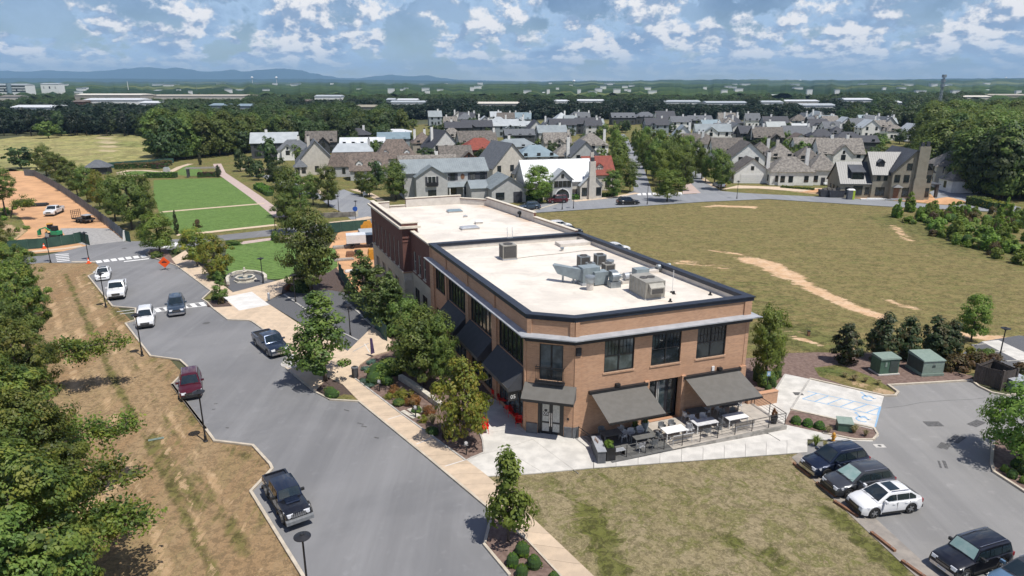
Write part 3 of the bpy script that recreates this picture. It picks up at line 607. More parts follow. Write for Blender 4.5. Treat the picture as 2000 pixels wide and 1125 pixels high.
p = G(1718,871);S('valve_cover',MB().box(p[0]-.4,p[0]+.4,p[1]-.25,p[1]+.25,.002,.015),'concrete_white');S('valve_cover',MB().lathe([(.14,.01),(.14,.02)],p[0],p[1],12),'tyre_mark')
# long thin cracks in the lot
ck = [(1730,797),(1765,793),(1800,786),(1850,782),(1900,780),(1925,777)]
paint(list(zip(ck[:-1],ck[1:])),.045,'tyre_mark',.006,'crack')

# ------------------------------------------------------------------ far terrain: wooded hills to the horizon, mountains, haze
def terr(x,y):
    r = math.hypot(x,y);f = min(1,max(0,(r-1100)/3500));a = math.atan2(x,y)
    h = f*(14*mn.noise(Vector((x/1900,y/1900,0)))+9*mn.noise(Vector((x/700,y/700,3)))) - 3*f
    rr = min(1,max(0,(r-3800)/2200));h += rr*(21*min(1,max(0,(a-.03)/.3))+ 9*mn.noise(Vector((a*7,.5,r/3000))))
    return h
def canopy():
    nr,na = 190,640;V = [];a0,a1 = R(-62),R(62)
    for j in range(nr):
        r = 950*(15500/950)**(j/(nr-1))
        for i in range(na):
            a = a0+(a1-a0)*i/(na-1);x,y = r*math.sin(a),r*math.cos(a)
            s = max(16,r/60.)
            b = mn.noise(Vector((x/s,y/s,0)))+.6*mn.noise(Vector((x/s*2.1,y/s*2.1,5)))
            V.append((x,y,terr(x,y)+8+5.0*b*min(2.2,1+r/6000)+(2.5 if r > 2000 else 0)))
    F = [(j*na+i,j*na+i+1,(j+1)*na+i+1,(j+1)*na+i) for j in range(nr-1) for i in range(na-1)]
    me = bpy.data.meshes.new('woodland');me.from_pydata(V,[],F)
    m = bpy.data.materials.new('canopy');m.use_nodes = True;t = NT(m.node_tree);b = t.n['Principled BSDF']
    co = t.new('ShaderNodeTexCoord').outputs['Object']
    c = t.mix(t.ramp(t.noise(co,.011,5,.65),.38,.62),(.034,.066,.024),(.072,.105,.032))
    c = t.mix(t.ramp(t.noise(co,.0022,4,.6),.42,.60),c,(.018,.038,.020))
    c = t.mix(t.math('MULTIPLY',t.ramp(t.noise(co,.0013,5,.6),.56,.61),.85),c,(.15,.17,.07))
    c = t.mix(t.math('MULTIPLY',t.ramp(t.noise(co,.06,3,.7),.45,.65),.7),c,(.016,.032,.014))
    t.l.new(c,b.inputs['Base Color']);b.inputs['Roughness'].default_value = 1;b.inputs['Specular IOR Level'].default_value = .05
    me.materials.append(m);o = link('woodland',me,kind='stuff',label='distant wooded country rolling to the horizon')
canopy()
def ridge(name,D,pts,depth,seed,sub=10):
    mb = MB();n = (len(pts)-1)*sub;prof = []
    for i in range(n+1):
        k = min(len(pts)-2,i//sub);f = (i-k*sub)/sub;f = f*f*(3-2*f)
        u = pts[k][0]+(pts[k+1][0]-pts[k][0])*((i-k*sub)/sub);v = pts[k][1]+(pts[k+1][1]-pts[k][1])*f
        v += 1.1*mn.noise(Vector((u/14.,seed,0)))+.6*mn.noise(Vector((u/5.,seed,2)))
        prof.append((u,max(10,h_at(D,v))))
    rows = [(-.9,-.02),(-.6,.25),(-.3,.62),(0,1),(.4,.6),(.9,0)]
    for q,hf in rows:
        for i,(u,h) in enumerate(prof):
            y = D+q*depth;x = x_at(u,D,0)*(y/D);hh = h*hf*(1+.25*mn.noise(Vector((u/22.,q*3,seed)))*(1 if hf < .99 else 0));mb.v.append((x,y,hh))
    for j in range(len(rows)-1):
        for i in range(n):mb.f.append((j*(n+1)+i,j*(n+1)+i+1,(j+1)*(n+1)+i+1,(j+1)*(n+1)+i));mb.m.append(0)
    return S(name,mb,'mountain',smooth=True)
mat('mountain',(.025,.05,.03),1,col2=(.018,.038,.025),scale=.002,spec=.05)
ridge('mountain_range',15000,[(-300,140),(-120,143),(0,138),(60,140),(95,137),(130,139),(170,140),(210,138),(250,134),(290,131),(325,134),(350,132),(372,135),(400,140),(430,139),(458,136),(480,140),(510,136),(555,134),(590,137),(610,143),(640,148),(665,152),(700,153),(730,149),(765,146),(800,149),(835,147),(860,152),(900,156),(1000,158)],1500,1)
ridge('hill_range',9000,[(-300,154),(0,152.5),(200,153.5),(400,155),(560,154),(620,154),(700,156),(900,158),(1100,160)],900,2)
ridge('hill_range',7600,[(1200,161),(1300,161),(1330,160),(1400,161),(1460,160),(1520,158),(1600,158),(1680,156),(1740,155.5),(1850,153.5),(2000,152.5),(2200,151),(2400,153)],900,4)
hz = MB();hz.box(-17500,17500,-700,18200,-1.5,420)
hm = bpy.data.materials.new('haze');hm.use_nodes = True;t = NT(hm.node_tree);t.n.clear()
pv = t.new('ShaderNodeVolumePrincipled');pv.inputs['Density'].default_value = .75e-4;pv.inputs['Color'].default_value = (.40,.66,.98,1);pv.inputs['Anisotropy'].default_value = .0
ho = t.new('ShaderNodeOutputMaterial');t.l.new(pv.outputs[0],ho.inputs['Volume'])
MATS['haze'] = hm;hz.build('haze','haze',kind='stuff',label='thin blue summer haze over the far country')
# ================================================================== vegetation
def leaf_mesh(name,centers,normals,size,m,jit=.5,asp=.62,seed=0,flat=0):
    """one small bent leaf (two triangles) per centre"""
    r = np.random.default_rng(seed);n = len(centers)
    N = normals+r.normal(0,jit,(n,3));N[:,2] += .35+flat;N /= np.linalg.norm(N,axis=1,keepdims=True)+1e-9
    T = np.cross(N,r.normal(0,1,(n,3)));T /= np.linalg.norm(T,axis=1,keepdims=True)+1e-9;B = np.cross(N,T)
    s = (size*r.uniform(.6,1.35,n))[:,None]
    v = np.empty((n,4,3));v[:,0] = centers-T*s;v[:,1] = centers-B*s*asp+N*s*.18;v[:,2] = centers+T*s;v[:,3] = centers+B*s*asp+N*s*.18
    me = bpy.data.meshes.new(name);me.vertices.add(n*4);me.vertices.foreach_set('co',v.reshape(-1).astype(np.float32))
    me.loops.add(n*4);me.loops.foreach_set('vertex_index',np.arange(n*4,dtype=np.int32))
    me.polygons.add(n);me.polygons.foreach_set('loop_start',np.arange(0,n*4,4,dtype=np.int32));me.polygons.foreach_set('loop_total',np.full(n,4,np.int32))
    me.materials.append(MATS[m]);me.update(calc_edges=True);me.validate();return me
def env(shape,h):
    """crown radius (0..1) at relative height h (0..1)"""
    if shape == 'round':return np.sqrt(np.clip(1-(2*h-1)**2,0,1))
    if shape == 'oval':return np.sqrt(np.clip(1-np.abs(2*h-.85)**2.2/1.15,0,1))
    if shape == 'cone':return np.clip((1-h)**.75*(.45+.55*np.minimum(1,h*6)),0,1)
    if shape == 'column':return np.clip((1-h**3)*.95*np.minimum(1,.5+h*3),0,1)
    if shape == 'dome':return np.sqrt(np.clip(1-h**2,0,1))*np.minimum(1,.75+h*2)
    return np.sqrt(np.clip(1-(2*h-1)**2,0,1))
def crown(name,Rr,H,n,shape='oval',leaf=.2,m='leaf_maple',clumps=60,cs=.26,seed=1,gap=.25,jit=.32,top=0.):
    r = np.random.default_rng(seed);C = []; 
    ph = r.uniform(0,6.28,4)
    k = 0
    while len(C) < clumps:
        h = r.uniform(.02,.98);a = r.uniform(0,2*math.pi);e = float(env(shape,np.array(h)))
        lump = .9+.16*math.sin(2*a+ph[0]+h*4)+.12*math.sin(5*a+ph[1]-h*7)
        q = r.uniform(0,1)**.42
        if r.uniform() > e+.15:continue
        C.append((Rr*e*q*lump*math.cos(a),Rr*e*q*lump*math.sin(a),h*H,q))
    C = np.array(C);per = n//clumps;out = [];nor = []
    for cx,cy,cz,q in C:
        s = Rr*cs*r.uniform(.6,1.3);p = r.normal(0,1,(per,3));p /= np.linalg.norm(p,axis=1,keepdims=True)
        rad = r.uniform(.25,1,(per,1))**.5;sc_ = np.array([s,s,s*.62])
        c = np.array([cx,cy,cz])+p*rad*sc_;c[:,2] -= .25*s*(p[:,0]**2+p[:,1]**2)
        out.append(c);o = p*.8+np.array([cx/Rr,cy/Rr,(cz/H-.35)*1.1])[None,:];nor.append(o)
    c = np.concatenate(out);o = np.concatenate(nor)
    return leaf_mesh(name,c,o,leaf,m,jit,seed=seed+5)
def trunk(name,h,r0,m='bark',limbs=5,Rr=2,seed=0,hc=1.):
    rr = random.Random(seed);mb = MB();p = Vector((0,0,-.1));r = r0
    pts = [(p,r)]
    for i in range(1,6):
        q = Vector((rr.uniform(-.06,.06)*i*.5,rr.uniform(-.06,.06)*i*.5,h*i/5));pts.append((q,r0*(1-.8*i/5.)+.01))
    for (a,ra),(b,rb) in zip(pts[:-1],pts[1:]):mb.tube(a,b,ra,rb,7)
    for i in range(limbs):
        z = hc+(h*.85-hc)*(i+.5)/limbs;a = i*2.4+rr.uniform(-.3,.3);L = Rr*rr.uniform(.55,.85);b = Vector((0,0,z)); 
        m1 = b+Vector((math.cos(a)*L*.5,math.sin(a)*L*.5,L*.35));e = b+Vector((math.cos(a)*L,math.sin(a)*L,L*.55))
        mb.tube(b,m1,r0*.36,r0*.22,5,cap=False);mb.tube(m1,e,r0*.22,r0*.07,5)
    mb.sm = True;return mb.mesh(name,m)
# crown library: base radius / height in metres, scaled per tree
LIB = {}
def lib(key,Rr,H,n,shape,leaf,m,clumps,cs=.26,seed=1,tr=None,hc=1.6,jit=.3):
    LIB[key] = dict(R=Rr,H=H,hc=hc,c=[crown('crown',Rr,H,n,shape,leaf,m,clumps,cs,seed+11*k,jit=jit) for k in range(2)],t=trunk('trunk',hc+H*.8,tr or Rr*.055,'bark',6,Rr,seed,hc))
lib('street',3.2,6.5,9500,'oval',.135,'leaf_maple',80,.27,1)
lib('bright',3.2,6.5,9500,'oval',.135,'leaf_bright',80,.27,3)
lib('yellow',2.6,5.2,7500,'oval',.125,'leaf_yellow',70,.27,5,hc=1.2)
lib('young',1.8,4.6,3600,'cone',.13,'leaf_bright',60,.30,7,hc=1.3)
lib('open',2.8,6.8,6800,'cone',.12,'leaf_maple',52,.25,8,hc=1.6)
lib('magnolia',1.6,4.2,3600,'column',.14,'leaf_magnolia',60,.34,9,hc=.15)
lib('pine',2.4,7,6000,'cone',.14,'leaf_pine',75,.24,13,hc=.5,jit=.6)
lib('far',3.2,6.5,1500,'oval',.34,'leaf_wood_mid',40,.30,17,hc=1.4)
lib('farb',3.2,6.5,1500,'oval',.33,'leaf_maple',40,.30,18,hc=1.4)
lib('wood',5.2,13.5,4200,'oval',.34,'leaf_wood',90,.25,21,hc=1.4)
lib('woodm',5.0,11.5,2800,'oval',.38,'leaf_wood_mid',70,.27,23,hc=1.3)
lib('woodshade',5.0,9,900,'round',.62,'leaf_wood_cloudshade',36,.32,25,hc=3)
lib('oak',4.2,8.5,30000,'round',.105,'leaf_oak',190,.17,29,hc=4.5)
lib('oakd',4.2,8.5,26000,'round',.105,'leaf_maple',180,.17,31,hc=4.5)
NT_ = [0]
def tree(key,x,y,h,r,label,group=None,name=None,cat='tree',z=0):
    L = LIB[key];NT_[0] += 1;k = NT_[0]
    total = L['hc']+L['H'];sz = h/total;sx = r/L['R']
    t = thing(name or {'magnolia':'magnolia_tree','pine':'evergreen_tree','oak':'oak_tree','oakd':'oak_tree','wood':'forest_tree','woodm':'forest_tree','woodshade':'forest_tree'}.get(key,'street_tree'),label,cat,(x,y,z),random.uniform(0,6.28),group)
    c = link('crown',L['c'][k % 2],t,loc=(0,0,L['hc']*sz),scale=(sx,sx,sz));link('trunk',L['t'],t,scale=(sx*.6+.4*sz,sx*.6+.4*sz,sz));return t
def tree_px(key,u,v,vtop,wpx,label,group=None,**k):
    x,y = G(u,v);h = max(1.2,h_at(y,vtop));return tree(key,x,y,h,wpx/ppm(v)/2*(1-.45*h/27)*{'open':1.42,'pine':1.3,'magnolia':1.25}.get(key,1.14),label,group,**k)
# --- trees of the street, garden and park (u, v of the trunk foot, v of the top, width in pixels)
for a in [
 ('open',635,744,570,150,'dark green street tree in the bed by the kerb beside the white sandwich board'),
 ('street',609,574,402,128,'tall spreading tree in the dark mulch bed between gravel yard and small lawn'),
 ('pine',712,600,486,74,'upright evergreen against the dark red brick building, farthest of the row'),
 ('pine',743,628,520,96,'feathery evergreen at the corner of the red brick building'),
 ('pine',768,652,528,78,'narrow dark evergreen between the gravel yard screen and the brick wall'),
 ('street',829,752,600,128,'broad bright-leaved tree rising from the hedge garden left of the brick facade'),
 ('street',800,716,572,84,'slimmer dark tree behind the round green hedge beside the awnings'),
 ('street',862,764,612,70,'leafy tree pressed close to the long navy awnings'),
 ('yellow',908,866,694,118,'yellowing tree with orange tinged leaves by the red cafe chairs'),
 ('young',993,1058,868,112,'small young tree with brown tip in the kerb bed beside four round shrubs'),
 ('bright',1494,742,588,78,'dense upright tree at the right end of the orange brick facade'),
 ('bright',1896,667,572,62,'small round-headed tree on a clear stem at the edge of the meadow'),
 ('bright',1990,905,742,150,'large leafy tree cut by the right edge over the parking lot'),
 ('open',433.5,592,528,36,'little dark maple on a thin stem by the white paving'),
 ('bright',313,496,410,74,'light green tree behind the orange road work sign'),
 ('yellow',386,520,440,66,'yellow-green tree left of the pair beside the small lawn'),
 ('yellow',425,545,455,62,'yellow-brown tree right of the pair beside the small lawn'),
 ('street',258,448,335,78,'dark tree at the near end of the row along the grey site screen'),
 ('street',283,440,332,58,'dark tree between the row and the great lawn'),
 ('street',226,432,340,58,'second tree from the near end of the screen row'),
 ('yellow',196,408,330,40,'yellow-green tree in the middle of the screen row'),
 ('street',172,395,322,42,'fourth tree from the near end of the screen row'),
 ('open',152,383,314,38,'fifth tree from the near end of the screen row'),
 ('open',135,372,305,40,'sixth tree from the near end, behind the bend of the screen'),
 ('street',112,355,296,48,'tree near the far end of the grey screen'),
 ('street',92,344,281,46,'dark round tree at the far end of the grey screen'),
 ('far',42,330,281,56,'lone dark round oak on the edge of the pasture'),
 ('farb',95,270,235,42,'pale green solitary tree on the crest of the pasture'),
 ('street',560,455,372,58,'tree at the lower right corner of the great lawn'),
 ('street',567,425,322,62,'tall tree beside the pink path of the great lawn'),
 ('open',589,430,340,40,'slender tree right of the pink path'),
 ('far',528,336,264,44,'conical dark tree in front of the charcoal house'),
 ('far',545,368,300,46,'dark tree in the park strip above the pink path'),
 ('far',505,352,310,30,'small tree near the far end of the pink path'),
 ('far',488,345,300,28,'small rounded tree behind the hedge of the great lawn'),
 ('far',470,335,288,26,'young park tree near the far lawn corner'),
 ('farb',578,312,281,28,'light green tree before the slate hip roof'),
 ('street',612,400,338,38,'slim street tree left of the vertical street'),
 ('street',642,404,318,52,'full dark street tree beside the vertical street'),
 ('street',600,380,345,34,'low tree between park and vertical street'),
 ('street',706,381,332,28,'small street tree in front of the brown mansard roof'),
 ('street',722,384,336,34,'second small street tree in front of the brown mansard roof'),
 ('far',735,370,306,34,'taller tree behind the two small street trees'),
 ('street',773,390,314,62,'large dense tree at the left gable of the pale grey house'),
 ('farb',832,385,353,34,'low rounded tree in front of the grey house balcony'),
 ('bright',1052,397,320,66,'round tree between the grey house and the white metal roof'),
 ('street',1195,385,328,42,'tree at the right corner of the white metal roof house'),
 ('street',1230,375,312,42,'dark tree where the boulevard starts'),
 ('bright',1303,393,326,62,'broad tree on the field side of the crossroads'),
 ('street',1408,371,296,48,'dark twin tree over the parked silver car'),
 ('street',1395,358,285,40,'tree behind the one over the silver car'),
 ('far',1078,318,275,26,'grey-green narrow tree between the roofs'),
 ]:tree_px(*a)
for i,(u,v,vt,w) in enumerate([(1204,358,300,38),(1205,340,285,38),(1207,322,268,36),(1203,305,252,32),(1198,290,236,28),(1212,330,278,36),(1215,300,262,28),
        (1247,318,250,30),(1240,300,248,24),(1256,330,258,36),(1262,342,268,40),(1275,352,275,46),(1288,362,283,46),(1285,330,258,38),(1272,312,248,34),(1262,300,245,28),(1300,345,272,44),(1312,358,280,46),(1325,366,288,44),
        (1318,335,268,40),(1300,318,256,36),(1288,305,250,30),(1336,372,296,40),(1340,350,280,38),(1332,325,262,34),(1358,345,272,36),(1370,350,285,32),(1345,318,262,30),(1378,355,300,26),(1320,308,250,28)]):
    tree_px('bright' if i % 3 == 0 else 'street' if v > 340 else 'farb',u,v,vt,w,'leafy tree of the avenue planted along the boulevard between the houses','avenue trees of the boulevard')
for i,(u,v,vt,w) in enumerate([(650,330,300,22),(1120,300,280,14),(1190,318,295,14),(940,300,290,10),(1430,300,285,14),(1528,318,300,18),(1548,322,302,14),(1462,290,276,16),(1500,270,255,14),(1600,300,280,18),
        (1690,330,296,40),(1720,335,292,44),(1750,338,300,40),(1780,340,288,44),(1800,318,280,36),(1820,300,262,40),(1655,250,228,22),(1310,262,240,20),(1180,262,240,22),(1215,258,236,24),(1260,256,238,22),(1450,336,300,18),(1478,350,325,14),(1590,350,325,14)]):
    tree_px('far' if i % 2 else 'farb',u,v,vt,w,'small garden tree showing between the houses of the village','garden trees among the houses')
for i,(u,v,vt,w) in enumerate([(1649,709,628,52),(1722,702,611,62),(1768,700,614,50),(1820,700,617,58),(1852,699,622,50)]):
    tree_px('magnolia',u,v,vt,w,['bronze green magnolia standing alone in the mulch left of the green cabinets','largest magnolia behind the dark green cabinet','magnolia right of the dark green cabinet','magnolia behind the pale green cabinet','magnolia at the right end of the row'][i])
vr_ = random.Random(21)
for i in range(120):                                            # trees in the gardens between the back rows
    u = vr_.uniform(660,1790);v = vr_.uniform(250,330);k = ppm(v)
    if 1190 < u < 1380 and v > 262 or (u < 800 and v < 285):continue
    tree_px('far' if i % 3 else 'farb',u,v,v-vr_.uniform(5,8.5)*k*.9,vr_.uniform(4,7)*k,'small garden tree showing between the houses of the village','garden trees among the houses')
# cypresses
for u,v,vt,w,lb in ((346,458,408,9,'thin dark cypress at the corner of the great lawn'),(427,346,322,11,'clipped dark cypress beside the arbour at the head of the great lawn'),(391,322,296,7,'narrow cypress behind the park arbour'),(967,392,355,9,'slim cypress before the garage gable of the grey house'),(885,384,360,8,'slim cypress before the porch of the grey house')):
    tree_px('magnolia',u,v,vt,w,lb,name='cypress')
# --- left foreground oaks: crown centre (u, v) at height z
for i,(k,u,v,z,r,h) in enumerate([('oak',40,1080,7.5,4.3,12.5),('oakd',-110,960,8,5,13),('oak',62,925,6.8,3.6,11.5),('oak',-15,840,7.5,4.2,12),('oak',35,745,6.5,3.2,11),('oakd',-10,690,7.5,4.4,12),('oak',38,610,6,3.4,11),
        ('oak',28,540,5.5,2.9,9.5),('oakd',-60,580,7,4.5,12),('oak',-20,465,6,3.2,9.5),('oakd',0,366,6,3.6,10.5),('oakd',-70,400,6,4,10),('oak',-130,820,8,5,13),('oakd',-180,1100,8,5,13),('oakd',-40,1200,7,4.2,12),('oakd',-120,690,8,5,13)]):
    x,y = G(u,v,z);tree(k,x,y,h,r*.86,['big oak in the bottom left corner of the wood edge','oak deep in the wood edge at the lower left border','oak leaning out over the tyre tracks','dense oak of the wood edge halfway up the left border','oak whose long bough reaches over the dry grass','dark oak behind the one with the long bough',
        'oak at the upper part of the left wood edge','oak nearest the green fenced site','dark oak cut by the left border below the site','oak before the weedy slope at the left border','oak overhanging the orange dirt site at the left border','oak at the left border behind the dirt site'][i] if i < 12 else 'oak of the wood edge standing outside the left border',None if i < 12 else 'oaks outside the left border')
def bough(u,v,z,L,ang,seed,parent_label):
    """long low bough of leaves reaching out of the wood edge: belongs to its own leaning sapling"""
    x,y = G(u,v,z);r = np.random.default_rng(seed);t = thing('leaning_sapling',parent_label,'tree',(x-L*1.7*math.cos(ang),y-L*1.7*math.sin(ang),0),0)
    mb = MB();b = Vector((0,0,-.1));e = Vector((L*2.1*math.cos(ang),L*2.1*math.sin(ang),z));m1 = Vector((L*.55*math.cos(ang),L*.55*math.sin(ang),z*.85));mb.tube(b,m1,.14,.09);mb.tube(m1,e,.09,.02)
    pts = []
    for i in range(40):
        f = r.uniform(.25,1.06);q = m1.lerp(e,f)+Vector((r.normal(0,.55),r.normal(0,.55),r.normal(0,.4)));p = r.normal(0,.36,(75,3));p[:,2] *= .6;pts.append(np.array(q)[None]+p)
        mb.tube(m1.lerp(e,f),q,.03,.015,4)
    mb.build('trunk','bark',t);c = np.concatenate(pts);link('crown',leaf_mesh('crown',c,np.zeros_like(c)+[0,0,.5],.125,'leaf_oak',.6,seed=seed),t)
bough(195,668,4.5,4.2,R(12),1,'thin oak bough reaching right over the dry grass near the street lamp')
bough(190,838,5.0,3.6,R(35),2,'leafy bough stretching towards the lamp beside the dark red car')
bough(185,930,5.0,3.2,R(15),3,'lower leafy bough above the bare patch of sand')
bough(215,1010,4.0,3.0,R(-20),4,'bough at the bottom left hanging over the grass')
bough(50,395,3.5,3.2,R(-20),5,'drooping bough over the orange dirt site')

# --- shrubs and beds
def shrub_mesh(Rr,H,n,m,leaf,seed,core=None,shape='dome'):
    return crown('foliage',Rr,H,n,shape,leaf,m,26,.34,seed)
SH = dict(box=crown('foliage',.9,1.1,8000,'dome',.045,'leaf_box',110,.15,41),hedge=shrub_mesh(1,1.2,2600,'leaf_maple',.09,42),rust=shrub_mesh(1,1,1700,'leaf_rust',.08,43),brown=shrub_mesh(1,1.1,1500,'leaf_brown',.09,44),
          juniper=shrub_mesh(1,.7,1500,'leaf_juniper',.08,45),yellow=shrub_mesh(1,1.,1500,'leaf_yellow',.09,46),purple=shrub_mesh(1,1.,1200,'leaf_purple',.1,47),wild=shrub_mesh(1,1.3,1100,'leaf_bright',.14,48),pinelet=crown('foliage',1,2.4,1500,'cone',.12,'leaf_bright',34,.3,49,jit=.9),bright=shrub_mesh(1,1.05,2600,'leaf_bright',.07,50))
def dense_core(me):return me
core = MB();core.lathe([(.82,0),(.9,.3),(.8,.62),(.52,.86),(.15,.98)],n=12)
mat('twigs',(.035,.075,.012),1,col2=(.02,.045,.01),scale=8);CORE = core.mesh('twigs','twigs')
def grass_mesh(seed,m):
    r = np.random.default_rng(seed);mb = MB()
    for i in range(260):
        a = r.uniform(0,6.28);L = r.uniform(.55,1.15);sp = r.uniform(.1,.75);w = .02;b = Vector((math.cos(a)*.1*sp,math.sin(a)*.1*sp,0));d = Vector((math.cos(a),math.sin(a),0));n = Vector((-d.y,d.x,0))*w
        p1 = b+d*sp*.45*L+Vector((0,0,L*.75));p2 = b+d*sp*L+Vector((0,0,L*.8*(1-.3*sp)))
        mb.add([b-n,b+n,p1+n*.8,p1-n*.8,p2],[(0,1,2,3),(3,2,4)])
    return mb.mesh('blades',m)
GM = [grass_mesh(1,'leaf_straw'),grass_mesh(2,'leaf_bright')]
def shrub(kind,u,v,wpx,hm,label,group=None,sy=1.,name='shrub',rz=None):
    x,y = G(u,v,.06);r = wpx/ppm(v)/2;t = thing(name,label,'grass clump' if kind in ('straw','greengrass') else 'shrub',(x,y,.04),random.uniform(0,6) if rz is None else rz,group)
    if kind in ('straw','greengrass'):link('blades',GM[kind != 'straw'],t,scale=(r,r*sy,hm));return t
    link('foliage',SH[kind],t,scale=(r,r*sy,hm/1.15))
    if kind in ('box','hedge','bright'):link('twigs',CORE,t,scale=(r*.9,r*.9*sy,hm*.92))
    return t
for u,v,w,lb in ((1020,1080,38,'round clipped shrub closest to the young tree by the kerb'),(1001,1102,33,'round clipped shrub at the left of the four'),(1043,1106,36,'round clipped shrub beside the pavement edge'),(1019,1124,32,'round clipped shrub at the bottom of the four'),(1081,1140,34,'round clipped shrub cut by the bottom border')):
    shrub('box',u,v,w,.85,lb,'round clipped shrubs of the kerb bed')
shrub('bright',648,774,40,.9,'low oval green shrub under the street tree at the kerb',sy=.75,rz=R(-30))
for i,(u,v,w) in enumerate(((1554,826,26),(1577,831,26),(1600,836,27))):shrub('box',u,v,w,.7,['round shrub at the left end of the island bed by the patio','middle round shrub of the island bed','third round shrub of the island bed before the grasses'][i])
for i,(u,v,w,h) in enumerate(((1617,846,30,.8),(1668,846,34,.9),(1690,852,28,.7),(1655,840,26,.9),(1593,870,40,1.),(1610,874,24,.7))):shrub('straw' if i != 4 else 'greengrass',u,v,w,h,'tuft of straw coloured ornamental grass beside the small green utility box' if i < 4 else 'tuft of ornamental grass at the corner of the walk by the hydrant','ornamental grasses of the island bed' if i < 4 else 'ornamental grasses by the hydrant',name='ornamental_grass')
for i,(u,v,w,h) in enumerate(((1668,742,36,.6),(1690,745,26,.5),(1715,750,26,.5),(1650,735,30,.45))):shrub('straw',u,v,w,h,'soft grass tuft growing in the strip behind the handicapped bays','grass tufts behind the bays',name='ornamental_grass')
for u,v,w,h,k,lb in ((742,735,64,1.5,'bright','large rounded bright green hedge mound behind the litter bin'),(762,726,56,1.4,'hedge','back part mound of the round hedge under the tree'),(731,745,40,1.1,'bright','front green mound beside the blue junipers'),(757,748,32,.8,'bright','small green mound by the first garden sign'),(778,718,44,1.1,'hedge','shaded green shrub deep under the garden tree'),
    (726,708,22,.6,'juniper','grey-blue juniper by the branch of the path'),(716,722,24,.6,'juniper','grey-blue juniper left of the hedge'),(709,745,22,.5,'juniper','grey-blue juniper beside the kerb of the pavement'),(721,754,22,.45,'juniper','grey-blue juniper nearest the first garden sign'),
    (770,766,30,.8,'rust','rust coloured shrub behind the first garden sign'),(789,775,44,.8,'yellow','olive shrub in the middle of the long bed'),(806,788,36,.9,'rust','red-brown shrub beside the second garden sign'),(779,788,30,.5,'bright','low green ground shrub by the pavement edge'),(762,775,26,.4,'yellow','low olive ground shrub by the pavement edge'),(838,807,30,.9,'rust','rusty shrub at the end of the low wall'),
    (845,828,40,1.,'straw','feathery grass mound left of the yellowing tree'),(826,822,24,.6,'yellow','olive ground shrub below the planks'),(846,846,30,.6,'bright','low green shrub before the yellowing tree'),(872,852,26,.9,'brown','dark brown shrub beside the yellowing tree'),(813,803,26,.4,'bright','low green shrub beside the planks'),
    (1505,752,26,1.4,'hedge','green shrub below the tree at the facade end'),(1489,752,26,1.4,'hedge','clipped shrub against the facade end wall'),(1480,742,26,1.6,'hedge','tall dark shrub at the building corner'),(1517,735,20,1.1,'hedge','shrub beside the blue disabled sign'),(1500,765,18,.8,'bright','bright shrub next to the ramp wall'),
    (1868,722,60,1.6,'brown','large bronze shrub right of the pale green cabinet'),(1905,716,50,1.6,'brown','bronze shrub behind the timber enclosure'),(1890,703,50,1.5,'yellow','olive shrub before the last magnolia'),(1940,712,46,1.2,'brown','low bronze shrub beneath the lamp by the timber enclosure'),(1995,726,40,1.,'brown','bronze shrub right of the timber enclosure'),(1926,700,36,1.1,'hedge','dark green shrub at the foot of the right lamp'),
    (1962,920,18,.6,'bright','small round shrub in the bed at the right border'),(1976,932,24,.7,'bright','round shrub beside the kerb at the right border'),(1984,912,26,.8,'bright','back round shrub at the right border'),(1997,925,22,.8,'hedge','shrub cut by the right border'),(1999,943,18,.6,'bright','lowest round shrub at the right border'),
    (306,502,26,1.,'hedge','dark clipped shrub beneath the tree behind the orange sign'),(420,585,18,.7,'bright','small green ball shrub at the kerb corner by the maple'),(432,593,16,.8,'brown','dark shrub at the foot of the little maple'),(567,566,24,1.,'rust','reddish shrub at the left end of the dark tree bed'),(590,568,40,1.8,'hedge','dark shrub left of the big trunk in the mulch bed'),(425,545,40,1.3,'hedge','dark shrub behind the fountain wall'),
    (455,478,36,.9,'hedge','long low hedge at the top edge of the small lawn'),(538,468,19,1.6,'hedge','egg-shaped clipped shrub at the corner of the small lawn'),(386,444,16,1.6,'brown','bronze domed shrub behind the yellow-green trees'),(345,494,20,.8,'hedge','low shrub beside the pavement near the road work sign')):
    shrub(k,u,v,w,h,lb,name='ornamental_grass' if k == 'straw' else 'shrub',sy=.35 if 'long low' in lb else 1.,rz=0 if 'long low' in lb else None)
def hedge(pix,w,h,m,label,leaf=.12,dens=55,name='hedge'):
    pl = [Vector(G(u,v)) for u,v in pix];r = np.random.default_rng(int(pix[0][0]));pts = [];nn = [];mb = MB()
    for a,b in zip(pl[:-1],pl[1:]):
        L = (b-a).length;t_ = (b-a)/L;n_ = Vector((t_.y,-t_.x));k = int(L*dens*(w+h)/leaf*.045)
        s = r.uniform(0,L,k);q = r.uniform(-1,1,k);side_ = r.uniform(0,1,k) < h/(w+h)
        off = np.where(side_,np.sign(q)*w/2,q*w/2)+r.normal(0,.05,k);z = np.where(side_,r.uniform(0,h,k),h)+r.normal(0,.05,k)
        pts.append(np.stack([a.x+t_.x*s+n_.x*off,a.y+t_.y*s+n_.y*off,z],1));nn.append(np.stack([n_.x*np.sign(off)*side_,n_.y*np.sign(off)*side_,1.-side_],1))
        mb.wbox(a,b,0,L,0,h*.93,-w*.46,w*.46)
    o = thing(name,label,'hedge',(pl[0].x,pl[0].y,0));mb.build('twigs','twigs',o,off=pl[0]);c = np.concatenate(pts)-np.array([pl[0].x,pl[0].y,0]);link('foliage',leaf_mesh('foliage',c,np.concatenate(nn),leaf,m,.5),o)
hedge([(285,347),(345,346.5)],2.2,1.5,'leaf_box','long clipped hedge along the head of the great lawn',.22)
hedge([(387,346),(420,345)],2.2,1.3,'leaf_purple','purple leaved hedge beside the arbour',.22)
hedge([(225,330),(300,327),(330,322)],3,1.6,'leaf_brown','olive hedge curving behind the oval path',.3)
